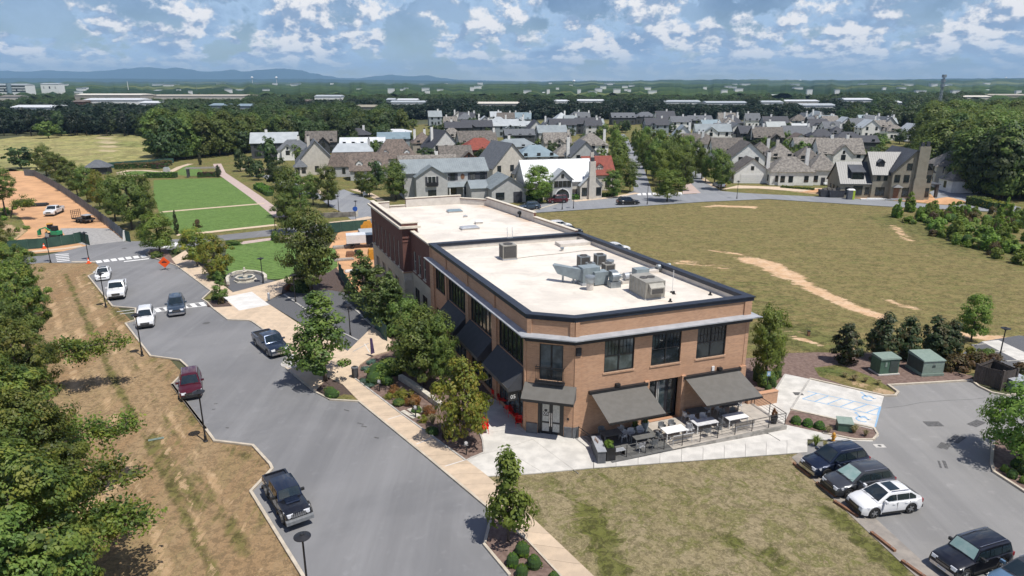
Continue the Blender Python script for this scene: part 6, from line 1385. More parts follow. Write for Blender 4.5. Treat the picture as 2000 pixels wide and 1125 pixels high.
H = [
 (538,309,17,9,12,'gx','metal_pale','wall_dark',5.6,.8,'charcoal house with a pale metal roof at the far left of the village',(-.35,),None,0),
 (575,312,12,8,14,'hip','slate_grey','wall_white',3.6,.9,'low house with a slate hip roof right of the charcoal house',(.3,),(-2,5,2,3.6,'gy'),0),
 (629,300,12,8,10,'gx','shingle_brown','wall_dark',4.6,1.0,'dark house with a brown shingle gable behind the slate roofs',(),(1,5,1.5,4.2,'gy'),0),
 (692,290,14,9,8,'hip','slate_dark','wall_dark',5.6,.6,'dark blue-grey house against the wood on the left',(.6,),None,0),
 (709,306,17,9,8,'gx','metal_white','wall_white',4.4,.55,'low house with a brilliant white metal roof',(),None,0),
 (620,341,12,11,18,'gy','slate_grey','wall_cream',3.6,1.1,'cream house with sweeping slate gables and a stone porch',(-.3,),(-5,4,3,3.,'hip'),0),
 (722,352,11,8,12,'gx','shingle_warm','wall_grey',3.0,1.2,'brown shingled wing with white arched dormers',(),None,2),
 (776,332,14,9,14,'hip','shingle_warm','wall_grey',3.8,1.35,'steep brown hipped house with two white arched dormer windows',(),(-5,4,2,4.5,'hip'),2),
 (770,297,13,8,8,'gx','metal_blue','wall_bluegrey',5.2,.6,'blue-grey metal roofed house beyond the arched dormers',(),None,0),
 (776,286,13,8,8,'hip','metal_white','wall_cream',6.0,.3,'flat looking pale roofed house at the wood edge',(),None,0),
 (829,303,10,9,15,'hip','shingle_warm','wall_stone',4.6,.9,'stone house with a brown pyramid roof and two tall pale chimneys',(-.7,.2),None,0),
 (872,314,13,10,32,'gy','slate_dark','wall_pale',4.6,1.05,'white gabled house with a dark slate roof and a tall white chimney',(-.6,),None,0),
 (884,288,12,9,10,'hip','shingle_tan','wall_white',4.6,.8,'pale hip roofed house behind the dark slate gable',(),None,0),
 (896,272,15,8,8,'gx','slate_dark','wall_dark',5.5,.7,'dark house with a white chimney under the tree belt',(-.5,),None,0),
 (932,270,18,9,8,'gx','slate_dark','wall_dark',5.6,.7,'long dark slate house in the shade of the tree belt',(.2,.8),(-3,5,2,5,'gy'),0),
 (935,303,17,9,15,'gx','shingle_brown','wall_grey',5.0,.9,'long brown shingle gable behind the red roof',(.95,),None,0),
 (942,324,15,10,16,'hip','roof_red','wall_brick',5.4,.75,'dark brick house with a bright rust red roof',(),None,0),
 (893,332,12,8,16,'gx','shingle_brown','wall_brick',4.0,.9,'brown roofed brick house before the dark slate gable',(),(4,5,2,3.8,'gy'),0),
 (838,345,20,9,14,'gx','shingle_tan','wall_grey',3.6,.55,'low grey roofed house peeking over the pale grey house',(.35,),None,0),
 (1000,362,14,12,30,'gy','slate_grey','wall_cream',4.9,1.05,'cream gabled house with a charcoal roof between the two big front houses',(),(2,4,1.6,3.4,'gy'),0),
 (1012,313,18,9,16,'hip','metal_grey','wall_grey',4.8,.6,'green-grey metal hipped house behind the red roof',(-.3,),None,0),
 (1052,333,15,10,14,'hip','metal_blue','wall_grey',4.4,.7,'blue-grey hip roofed house behind the white metal roof',(),None,0),
 (986,268,17,9,8,'gx','metal_pale','wall_bluegrey',5.6,.7,'pale blue metal roofed house with gabled bays at the back row',(),(3,5,2,4.6,'gy'),0),
 (1022,266,9,8,8,'gx','metal_pale','wall_bluegrey',5.0,.6,'small pale blue wing house at the back row',(),None,0),
 (1016,287,15,8,8,'gx','slate_grey','wall_dark',5,.6,'grey flat looking roof behind the green-grey hip',(),None,0),
 (1048,276,10,9,10,'gy','slate_dark','wall_pale',5.2,1.,'pale gable with a dark window left of the tan stone house',(),None,0),
 (1080,285,15,9,10,'gx','metal_grey','wall_grey',5.6,.7,'grey house above the tan stone house',(.6,),None,0),
 (1090,303,12,9,8,'gx','shingle_tan','wall_cream',4.6,.85,'tan stone house with an arched entry gable',(.9,),(0,5,1.5,4.4,'gy'),0),
 (1143,338,11,10,8,'gy','slate_grey','wall_grey',5.0,.95,'grey house with a white pediment gable and tall white chimney by the boulevard',(-1.,),(0,6,3,2.6,'gy'),0),
 (1158,312,13,11,6,'hip','shingle_tan','wall_white',5.2,.8,'white house with a weathered tan roof behind the pediment gable',(.9,),None,0),
 (1108,330,10,8,8,'hip','shingle_tan','wall_stone',4.2,.9,'stone house with a patchy tan roof beside the narrow tree',(),None,0),
 (1100,265,16,9,6,'gx','slate_dark','wall_bluegrey',5.4,.7,'dark slate house with pale gables in the back row left',(),(-3,5,2,5.2,'gy'),0),
 (1150,262,16,9,6,'gx','slate_dark','wall_dark',5.4,.7,'dark slate house at the back row beside the boulevard',(.7,),None,0),
 (1218,244,18,10,4,'gx','slate_grey','wall_dark',4.6,.6,'grey house farthest up the boulevard',(),None,0),(1262,243,16,10,4,'hip','slate_grey','wall_dark',5,.6,'grey hip roofed house closing the boulevard',(),None,0),
 (1300,247,15,10,2,'gx','slate_dark','wall_white',5.4,.8,'dark roof with white gable end near the head of the boulevard',(.2,),None,0),(1283,265,14,9,2,'gx','slate_dark','wall_bluegrey',5.4,.8,'dark blue roofed house right of the boulevard head',(.5,),(-3,4,2,5.,'gy'),0),
 (1330,258,14,9,2,'gx','slate_grey','wall_white',5.4,.7,'grey roofed white house behind the boulevard trees',(.3,),None,0),(1368,252,18,9,2,'gx','slate_grey','wall_dark',5,.6,'long grey roof in the back row on the right',(-.4,.5),None,0),
 (1333,296,12,10,-6,'gy','metal_grey','wall_white',5.4,1.,'white house with a steep pale gable by the boulevard trees',(.6,),None,0),(1356,303,12,8,-4,'gx','shingle_brown','wall_white',4.8,.8,'white house with a brown roof between steep gable and hip',(.4,),None,0),
 (1381,312,10.5,9,-8,'hip','shingle_brown','wall_white',5.6,.75,'tall white house with a brown pyramid roof',(-.4,),None,0),(1392,283,20,9,-3,'gx','metal_grey','wall_white',5.8,.7,'long white house with a pale grey metal roof and gable',(),(-2,7,2,5.6,'gy'),0),
 (1430,261,15,11,0,'hip','slate_dark','wall_dark',5.6,.85,'dark house with a big curved slate hip and two white chimneys',(-.6,.6),None,0),(1420,323,13,9,-4,'gx','shingle_brown','wall_white',4.8,.95,'white house with a brown shingle roof above the twin tree',(),(3,5,1.5,4.6,'gy'),0),
 (1459,343,12.5,11,-3,'gy','shingle_brown','wall_white',5.6,.85,'white house with a large pediment gable behind the garage',(),None,0),(1467,358,12.5,8,-3,'gy','shingle_brown','wall_white',3.1,.75,'white double garage with a small gable window',(),None,0,False,True),
 (1470,284,15,9,0,'gx','slate_dark','wall_dark',5.2,.7,'black walled house with a dark roof in the middle row',(.9,),None,0),(1500,292,16,9,0,'gx','shingle_brown','wall_dark',5.,.9,'dark brown roofed house with a pale blue gable',(-.95,),(3,6,1.5,4.,'gy'),0),
 (1515,263,17,9,0,'gx','slate_dark','wall_bluegrey',5.8,.8,'blue slate gable with a central chimney in the back row',(-.3,),(-4,6,2,4.6,'gy'),0),(1487,327,9,9,-6,'hip','shingle_brown','wall_stone',4.6,.95,'small brown hip roofed house right of the pediment gable',(.7,),None,0),
 (1545,362,15,9,-4,'hip','shingle_tan','wall_white',3.8,.85,'white cottage with a weathered hip roof and tall left chimney',(-.98,),(-2,5,.6,3.8,'hip'),0),(1525,335,11,9,-6,'hip','shingle_tan','wall_cream',4.6,.9,'tan hip roof behind the white cottage',(-.2,),None,0),
 (1556,288,15,9,-2,'gx','slate_grey','wall_bluegrey',5.2,.85,'slate grey house with a bright gable on its right',(.9,),None,0),(1583,316,14,9,-4,'gx','shingle_tan','wall_white',4.6,.8,'tan roofed house with a white gabled bay',(),(2,6,1.5,4.,'gy'),0),
 (1560,303,8,8,-4,'gy','shingle_warm','wall_white',5.4,.8,'narrow white house with a balcony',(),None,0),(1577,340,10,9,-6,'hip','shingle_brown','wall_pale',4.4,.95,'brown hip roof right of the tan hip',(),None,0),(1606,292,14,9,-4,'hip','slate_dark','wall_dark',5.2,.7,'dark slate house with an arched white chimney',(-.6,),None,0),
 (1606,362,10,9,-8,'hip','shingle_tan','wall_white',4.2,1.1,'white cottage with a very tall chimney left of the new tan house',(-.98,),None,0),(1640,332,18,10,-5,'gx','shingle_tan','wall_white',5.2,.95,'white house with two chimneys and a steep tan roof behind the tan house',(-.3,.4),(0,7,1.5,5.,'gy'),0),
 (1658,296,16,9,-4,'hip','slate_dark','wall_white',4.8,.65,'black roofed house before the pale back rows',(),None,0),(1690,300,12,8,-4,'gx','slate_dark','wall_dark',4.4,.6,'low dark roof at the trees right of the black roof',(),None,0),
 (1598,268,12,8,0,'gx','slate_dark','wall_white',5.4,.9,'white gable with a blue-black roof in the back row',(),(-2,5,1.5,5.,'gy'),0),(1625,272,11,8,0,'gx','slate_grey','wall_white',5.2,.8,'white house with grey dormers in the back row',(),None,1),
 (1622,256,11,8,0,'gx','shingle_tan','wall_white',5.2,.8,'pale tan roof farthest in the right back row',(.5,),None,0),(1652,262,10,8,0,'gy','metal_pale','wall_white',5.2,.9,'bright white gable in the right back row',(),None,0),(1677,264,11,8,0,'gx','slate_grey','wall_yellow',5.4,.8,'yellowish house with a grey roof in the right back row',(),(3,4,1,5.,'gy'),0),
 (1700,270,12,9,0,'gy','metal_pale','wall_white',5.0,.8,'light roofed house beside the yellowish one',(),None,0),(1722,266,13,9,0,'gx','shingle_tan','wall_white',4.8,.7,'pale shingled house near the right wood',(.8,),None,0),(1750,274,12,8,0,'hip','shingle_tan','wall_white',4.4,.7,'pale house half hidden by trees on the right',(),None,0),(1783,276,9,8,0,'gy','metal_pale','wall_white',4.8,.9,'small white gable at the foot of the right wood',(),None,0),
 (1590,254,9,8,0,'gx','slate_grey','wall_dark',4.6,.7,'dark little roof in the right back row',(),None,0),(1510,278,10,8,0,'hip','slate_dark','wall_dark',4.4,.6,'low dark hip between the middle rows',(),None,0),(1545,262,9,8,0,'hip','shingle_tan','wall_pale',4.,.7,'pale low roof in the back row',(),None,0),
 (1825,354,9,10,-14,'hip','shingle_tan','wall_white',5.4,.9,'white house with a weathered tan roof right of the tan house',(),None,0),(1858,367,11,11,-16,'hip','shingle_tan','wall_cream',5.6,.85,'cream house with several weathered tan hips at the right',(),(-1,4,1.,5.,'hip'),0),
 (1884,377,9,7,-4,'hip','shingle_tan','wall_white',3.1,.95,'white garage cottage with a tan hip roof at the driveway',(),None,0,False,True),(1918,375,6.5,6,-4,'flat','slate_grey','wall_grey',3.0,.5,'flat roofed grey carport with a shutter door at the right',(),None,0),
]
for h_ in H:
    a = dict(chims=h_[11] if len(h_) > 11 else ());house(*h_[:11],chims=h_[11],wing=h_[12],dorm=h_[13],shut=h_[14] if len(h_) > 14 else False,garage=h_[15] if len(h_) > 15 else False,arch='arched' in h_[10])
hr_ = random.Random(5);RK = ['slate_grey','slate_dark','metal_grey','shingle_tan','shingle_brown','metal_pale','slate_grey','metal_blue']
for i in range(60):                                             # the crowded back rows
    u = hr_.uniform(850,1760);v = hr_.uniform(243,284) if u > 1380 else hr_.uniform(243,268)
    if 1185 < u < 1300:continue
    k = hr_.choice(RK);house(u,v,hr_.uniform(8,13),hr_.uniform(7,9),hr_.choice((8,4,-4,12)),hr_.choice(('gx','gy','hip','gx')),k,hr_.choice(('wall_white','wall_pale','wall_grey','wall_bluegrey','wall_white')),hr_.uniform(4.2,5.6),hr_.uniform(.7,1.),'small house of the crowded back rows with a %s roof' % {'s':'slate','m':'metal','h':'shingle'}[k[0] if k[1] != 'h' else 'h'],(hr_.choice((-.6,.5,.9)),))
x,y = G(692,345);hm_s = thing('village_house','mansard house with brown shingled sides and a pale grey top behind the street trees','house',(x,y,0),R(12),'houses of the village')
MB().box(-9,9,0,12,0,3.2).build('wall','wall_grey',hm_s);MB().hexa([(-9.4,-.4,3.0),(9.4,-.4,3.0),(9.4,12.4,3.0),(-9.4,12.4,3.0)],[(-7.4,1.8,7.0),(7.4,1.8,7.0),(7.4,10.2,7.0),(-7.4,10.2,7.0)]).build('mansard_roof','shingle_warm',hm_s)
MB().hexa([(-7.5,1.7,7.001),(7.5,1.7,7.001),(7.5,10.3,7.001),(-7.5,10.3,7.001)],[(-5.2,5.6,9.2),(5.2,5.6,9.2),(5.2,6.4,9.2),(-5.2,6.4,9.2)]).build('top_roof','metal_pale',hm_s);rows(hm_s,-9,9,-.005,0,[1.],5);chim(hm_s,6,6,7,10.4,'wall_grey')
hm_s.scale = (.8,.85,1)
# --- pale grey house with shutters (front left)
x,y = G(885,390);h1 = thing('village_house','pale grey house with a blue-grey metal roof, black shutters and long porch roof','house',(x,y,0),R(17),'houses of the village')
block(h1,-11.0,9.2,3.0,11.2,6.3,'gx','wall_grey','metal_grey',.62,.4,seams=True);block(h1,-8.6,-1.2,.2,3.2,5.6,'gy','wall_grey','metal_grey',.62,.35,name='wing',seams=True)
MB().hexa([(-1.1,.9,2.75),(9.6,.9,2.75),(9.6,3.,3.65),(-1.1,3.,3.65)],[(-1.1,.9,2.87),(9.6,.9,2.87),(9.6,3.,3.77),(-1.1,3.,3.77)]).build('porch_roof','metal_grey',h1)
for i in range(4):MB().box(-.6+i*3.3,-.35+i*3.3,1.0,1.25,0,2.76).build('porch_post','wall_white',h1)
rows(h1,-1,9,2.99,0,[.7],3,1.6,1.9)
for x_ in (.7,5.6,8.0):win(h1,x_,2.99,4.2,0,1.1,1.6,'n',True)
win(h1,-4.9,.19,3.5,0,1.8,2.1,'w',True);win(h1,-4.9,.19,.8,0,1.8,1.6);rows(h1,3.5,10.5,-11.005,R(-90),[1.,4.],2,axis='y')
mb = MB();mb.box(-6.2,-3.6,-.3,-.24,3.3,4.3);mb.build('balcony','black_metal',h1)
mb = MB();n = 16;mb.add([(3.1+.5*math.cos(2*math.pi*i/n),2.96,5.0+.72*math.sin(2*math.pi*i/n)) for i in range(n)],[tuple(range(n))]);mb.build('oval_window','wood_brown',h1)
x,y = G(998,396);h2 = thing('village_house','pale grey garage wing with a dark door and gable facing the street','house',(x,y,0),R(17),'houses of the village')
block(h2,-4.6,3.6,0,9,3.4,'gy','wall_grey','metal_grey',.62,.35,seams=True);win(h2,-2.6,-.005,.9,0,1.9,1.5);MB().box(.6,2.7,-.06,0,0,2.5).build('garage_door','slate_dark',h2);block(h2,-8.5,-4.62,3.5,9,3.2,'gx','wall_grey','metal_grey',.5,.3,name='link_wall')
# --- white metal roofed house with big chimney gable
x,y = G(1098,391);h3 = thing('village_house','cream brick house with a bright white metal roof, arched window and broad chimney gable','house',(x,y,0),R(14),'houses of the village')
block(h3,-8.6,8.2,1.2,10.5,4.4,'gx','wall_cream','metal_white',.95,.4,seams=True);block(h3,-2.6,2.2,-.6,2.4,5.0,'gy','wall_grey','metal_pale',.9,.35,name='bay');block(h3,4.4,9.8,-.2,5,3.4,'gy','wall_cream','metal_pale',1.0,.3,name='wing')
MB().box(6.4,8.0,-.75,-.2,0,6.2).build('chimney','wall_cream',h3);MB().box(6.5,7.9,-.7,.2,6.2,8.9).build('chimney','wall_cream',h3);MB().box(6.8,7.6,-.5,.1,8.9,9.8).build('chimney_pot','slate_dark',h3)
MB().box(-2.3,1.9,-.66,-.61,3.2,4.7).build('window_band','wall_grey',h3)
for i in range(4):win(h3,-1.75+i*1.05,-.665,3.3,0,.8,1.25)
f,g = winmesh(3.4,2.2,'arch');o = link('window',f,h3,loc=(-.2,-.61,.5));link('pane',g,o)
win(h3,5.4,-.21,.9,0,1.1,1.8);win(h3,9.0,-.21,.9,0,1.1,1.8);win(h3,-.2,-.61,5.4,0,.5,.7);MB().box(2.9,4.1,1.14,1.2,0,2.3).build('door','wood_dark',h3);rows(h3,-8.5,-3,1.19,0,[.9],2,1.4,1.6)
house(1172,372,9,9,12,'gx','roof_red','wall_cream',4.2,1.,'house with a steep rust red roof and white dormer right of the big chimney',(-.3,),None,1)
# --- new tan three storey house
x,y = G(1768,389.5);h4 = thing('village_house','new tan brick three storey house with a dark metal roof and massive chimney','house',(x,y,0),R(-4),'houses of the village')
block(h4,-7.6,2.6,1.2,9.5,5.9,'gx','wall_tan','metal_dark',1.1,.4,seams=True);block(h4,-3.7,5.3,0,12,6.7,'gy','wall_tan','metal_dark',1.05,.45,name='gable_wall',seams=True)
block(h4,-14.6,-7.0,1.6,10.0,3.6,'gx','wall_tan','metal_dark',1.05,.35,name='low_wing',seams=True)
MB().box(1.2,3.6,-.65,-.01,0,12.4).box(1.0,3.8,-.75,-.02,0,5.0).build('chimney','wall_tan',h4);MB().box(1.5,2.1,-.5,0,12.4,13.3).box(2.6,3.3,-.5,0,12.4,13.5).build('chimney_pot','slate_dark',h4)
for x_,z,w_,hh in ((-2.6,4.1,1.1,1.6),(-.5,4.1,1.1,1.6),(4.5,4.1,1.0,1.6),(-.2,7.0,1.0,1.4),(4.4,7.0,1.0,1.4),(-.3,.7,1.3,2.0),(4.5,.7,1.0,2.0)):win(h4,x_,-.01,z,0,w_,hh)
MB().box(-3.0,-1.8,-.1,-.0,0,2.7).build('door','wood_brown',h4);MB().hexa([(-3.6,-1.0,2.9),(-1.2,-1.0,2.9),(-1.2,0,2.9),(-3.6,0,2.9)],[(-2.6,-.6,3.5),(-2.2,-.6,3.5),(-2.2,0,3.5),(-2.6,0,3.5)]).build('door_canopy','metal_dark',h4)
win(h4,-5.6,1.19,.7,0,1.9,1.9);win(h4,-6.3,1.19,4.3,0,.7,1.1);win(h4,-4.7,1.19,4.3,0,.7,1.1);dormer(h4,-5.6,2.4,6.9,1.5,'wall_dark','metal_dark',dy=2.6)
dd = MB().box(-12.2,-9.2,2.2,4.6,4.2,6.0).build('dormer','wall_dark',h4);MB().hexa([(-12.4,2.0,6.0),(-9.0,2.0,6.0),(-9.0,6.4,7.9),(-12.4,6.4,7.9)],[(-12.4,2.0,6.14),(-9.0,2.0,6.14),(-9.0,6.4,8.04),(-12.4,6.4,8.04)]).build('roof','metal_dark',dd);win(dd,-10.7,2.19,4.5,0,2.4,1.2)
win(h4,-10.6,1.59,.8,0,2.0,2.0);win(h4,-8.4,1.59,.9,0,.8,1.6);win(h4,-13.0,1.59,.9,0,.8,1.6);rows(h4,2.5,9,-14.61,R(-90),[.9],3,.7,1.6,axis='y')
MB().box(5.35,9.2,3.0,9.0,3.1,3.35).build('porch_roof','metal_dark',h4);MB().box(8.3,8.9,3.2,3.8,0,3.09).build('porch_post','wood_dark',h4);MB().box(5.6,6.1,3.2,3.7,0,3.09).build('porch_post','wood_dark',h4)
# --- far commercial buildings
def farb(u0,u1,vt,D,hgt,wm,rm,label):
    x0,x1 = x_at(u0,D,5),x_at(u1,D,5);zt = h_at(D,vt);z0 = min(0,zt-hgt) if D < 900 else 0;zt = max(zt,3)
    gz = zt-hgt if D >= 900 else 0;gz = min(gz,0) if D < 900 else gz
    t_ = thing('warehouse' if 'tower' not in label else 'office_building',label,'building',((x0+x1)/2,D,0));W = x1-x0;dp = max(18,W*.5)
    MB().box(-W/2,W/2,0,dp,min(0,gz),zt-.5).build('wall',wm,t_)
    MB().hexa([(-W/2-.4,-.4,zt-.499),(W/2+.4,-.4,zt-.499),(W/2+.4,dp,zt-.499),(-W/2-.4,dp,zt-.499)],[(-W/2-.4,-.4,zt-.3),(W/2+.4,-.4,zt-.3),(W/2,dp*.5,zt+1.0),(-W/2,dp*.5,zt+1.0)]).build('roof',rm,t_)
    n = max(2,int(W/9))
    for i in range(n):
        q = -W/2+W*(i+.5)/n;MB().box(q-1.2,q+1.2,-.12,-.01,zt-hgt*.85 if D >= 900 else zt*.15,zt-hgt*.45 if D >= 900 else zt*.5).build('loading_door' if i % 3 else 'window','slate_dark' if i % 2 else 'wall_grey',t_)
    return t_,W,zt
for k,a in enumerate(FARB):
    t_,W,zt = farb(*a[:5],*a[5:8])
    if k == 0:
        for z in (zt-2.6,zt-6.2,zt-9.8):MB().box(-W/2-.1,W/2+.1,-.25,-.13,z-1.0,z+.6).build('window_band','glass_window',t_)
        MB().tube((-1,-1,0),(-1,-1,zt+2),3.4,n=16).build('stair_tower','metal_blue',t_)
    if k == 5:MB().box(W*.05,W*.35,-.4,-.15,zt*.35,zt*.8).build('sign_panel','roof_red',t_)
sr_ = random.Random(9);sp_ = None
for i in range(84):
    u = sr_.uniform(-60,2060);D = 1000*(3.6**sr_.random());z = h_at(D,0) if False else 13;w_ = sr_.uniform(8,26)*(D/1900);x = x_at(u,D,z)
    if sp_ is None:
        sp_ = thing('distant_building','tiny pale building glinting in the wooded middle distance','building',(x,D,0),0,'tiny pale buildings in the far woods');MB().box(-.5,.5,0,.6,0,15).build('wall','wall_white',sp_);MB().box(-.53,.53,-.03,.63,15,15.8).build('roof','metal_pale',sp_);o = sp_
    else:o = copy_tree(sp_,(x,D,0))
    o.location = (x,D,terr(x,D)+sr_.uniform(0,3.0)+(3 if D > 2000 else 0));o.scale = (w_,w_,.74)
# water towers, masts
for u,v,lb,D in ((492,150.5,'white water tower on the left horizon',4200),(539.5,150.5,'white water tower right of the other one on the left horizon',4200),(1121,157,'grey water tower on a stem at the centre of the horizon',3600),(1563,156,'white water tank on the right horizon',5200),(1965,151,'white water tank above the right hills',5200)):
    zt = h_at(D,v);x = x_at(u,D,zt);t_ = thing('water_tower',lb,'water tower',(x,D,0));MB().lathe([(1.5,zt-9),(7,zt-5),(7.5,zt-2),(5,zt+1.5),(1,zt+2.5)],n=16).build('tank','white_paint',t_);MB().tube((0,0,0),(0,0,zt-8),1.8,n=10).build('stem','wall_pale',t_)
def mast(u,v0,v1,D,wd,lb,name='radio_mast',lattice=False,m='steel_galv'):
    zt = h_at(D,v0);zb = max(0,h_at(D,v1)-4);x = x_at(u,D,(zt+zb)/2);t_ = thing(name,lb,'mast',(x,D,0));mb = MB();hgt = zt
    if lattice:
        for sx,sy in ((-1,-1),(1,-1),(1,1),(-1,1)):mb.tube((sx*wd,sy*wd,0),(sx*wd*.45,sy*wd*.45,hgt),.16,n=5)
        for i in range(14):
            z0,z1 = hgt*i/14,hgt*(i+1)/14;w0,w1 = wd*(1-.55*i/14),wd*(1-.55*(i+1)/14)
            for q in range(4):c = [(-1,-1),(1,-1),(1,1),(-1,1)];a,b = c[q],c[(q+1) % 4];mb.tube((a[0]*w0,a[1]*w0,z0),(b[0]*w1,b[1]*w1,z1),.09,n=4);mb.tube((b[0]*w0,b[1]*w0,z0),(a[0]*w1,a[1]*w1,z1),.09,n=4)
        mb.build('lattice',m,t_)
        for zz in (hgt-1,hgt-4.5,hgt-8):MB().lathe([(1.9,zz-1.1),(1.9,zz+1.1)],n=6).build('antenna_ring',m,t_)
    else:mb.tube((0,0,0),(0,0,hgt),wd,wd*.6,6);mb.build('pole',m,t_)
mast(1840,146,190,560,1.0,'steel lattice cell tower rising above the right woods','cell_tower',True,'mountain' if False else 'steel_galv')
mast(250,159,178,1500,.7,'thin white mast above the long tan warehouse',m='white_paint');mast(384,163,182,1500,.35,'thin dark mast right of the white one');mast(769,152,160,4000,1.,'thin mast on the horizon left of centre');mast(554,220,258,330,.22,'bare leaning dead trunk standing in the wood behind the lawn','dead_tree',m='bark_pale')
# park furniture: pavilion, arbour, screens
x,y = G(190,341);t_ = thing('pavilion','small dark pavilion with a grey hip roof behind the screen row trees','pavilion',(x,y,0),R(15));block(t_,-2.9,2.9,0,4.5,2.4,'hip','wall_dark','slate_grey',.8,.6)
x,y = G(396,346);t_ = thing('arbour','dark slatted arbour with corner posts at the head of the great lawn','arbour',(x,y,0),R(15))
for sx in (-4,4):
    for sy in (0,2.5):MB().box(sx-.2,sx+.2,sy-.2,sy+.2,0,2.5).build('post','wall_dark',t_)
for i in range(9):MB().box(-4.6,4.6,-.5+i*.42,-.4+i*.42,2.5,2.65).build('slat','wood_weathered',t_)
x,y = G(326,336);t_ = thing('grill_station','small grey stone block with a metal lid in the park','outdoor grill',(x,y,0));MB().box(-.9,.9,-.5,.5,0,1.1).build('base','wall_grey',t_);MB().box(-.7,.7,-.4,.4,1.1,1.5).build('lid','metal_pale',t_)
# ================================================================== vehicles
def lerp(a,b,f):return a+(b-a)*f
def prof(pts,x):
    if x <= pts[0][0]:return pts[0][1]
    for (x0,z0),(x1,z1) in zip(pts[:-1],pts[1:]):
        if x <= x1:f = (x-x0)/(x1-x0);return z0+(z1-z0)*f
    return pts[-1][1]
def paintmat(name,c,metal=.35):
    return mat('paint_'+name,c,.28,metal=metal,col2=tuple(q*.93 for q in c),scale=1,coat=.8)
for n_,c_,m_ in (('white',(.74,.75,.76),0),('navy',(.012,.02,.045),.4),('graphite',(.075,.08,.088),.5),('slate',(.06,.09,.13),.55),('darkblue',(.025,.04,.075),.5),('maroon',(.10,.006,.014),.4),('black',(.012,.013,.018),.3),('silver',(.40,.41,.43),.6),('lightblue',(.16,.28,.42),.5)):paintmat(n_,c_,m_)
WT = {}
def wheel_meshes(r,rim):
    if (r,rim) not in WT:
        ty = MB();n = 20;k = 0;pr = [(r*.62,-.10),(r*.93,-.115),(r,-.08),(r,.08),(r*.93,.115),(r*.62,.10)]
        for q,y in pr:
            for i in range(n):a = 2*math.pi*i/n;ty.v.append((q*math.cos(a),y,q*math.sin(a)))
        for j in range(len(pr)-1):
            for i in range(n):ty.f.append((j*n+i,(j+1)*n+i,(j+1)*n+(i+1) % n,j*n+(i+1) % n));ty.m.append(0)
        rm = MB();rm.tube((0,.06,0),(0,.075,0),r*.63,n=18);rm.tube((0,-.09,0),(0,-.07,0),r*.63,n=18)
        sp = MB()
        for s in (-1,1):
            for i in range(5):
                a = 2*math.pi*i/5;c,d = math.cos(a),math.sin(a);w = .055
                y0,y1 = (s*.076,s*.112) if s > 0 else (s*.112,s*.091)
                q = [(c*.05-d*w,c*0+0,d*.05+c*w)]
                lo = [(c*.04-d*w,y0,d*.04+c*w),(c*r*.6-d*w*.7,y0,d*r*.6+c*w*.7),(c*r*.6+d*w*.7,y0,d*r*.6-c*w*.7),(c*.04+d*w,y0,d*.04-c*w)];sp.hexa(lo,[(x,y1,z) for x,y,z in lo])
            sp.tube((0,s*.08,0),(0,s*.118,0),.07,n=8)
        WT[(r,rim)] = (ty.mesh('tyre','rubber'),rm.mesh('rim','rim_dark'),sp.mesh('spokes',rim))
    return WT[(r,rim)]
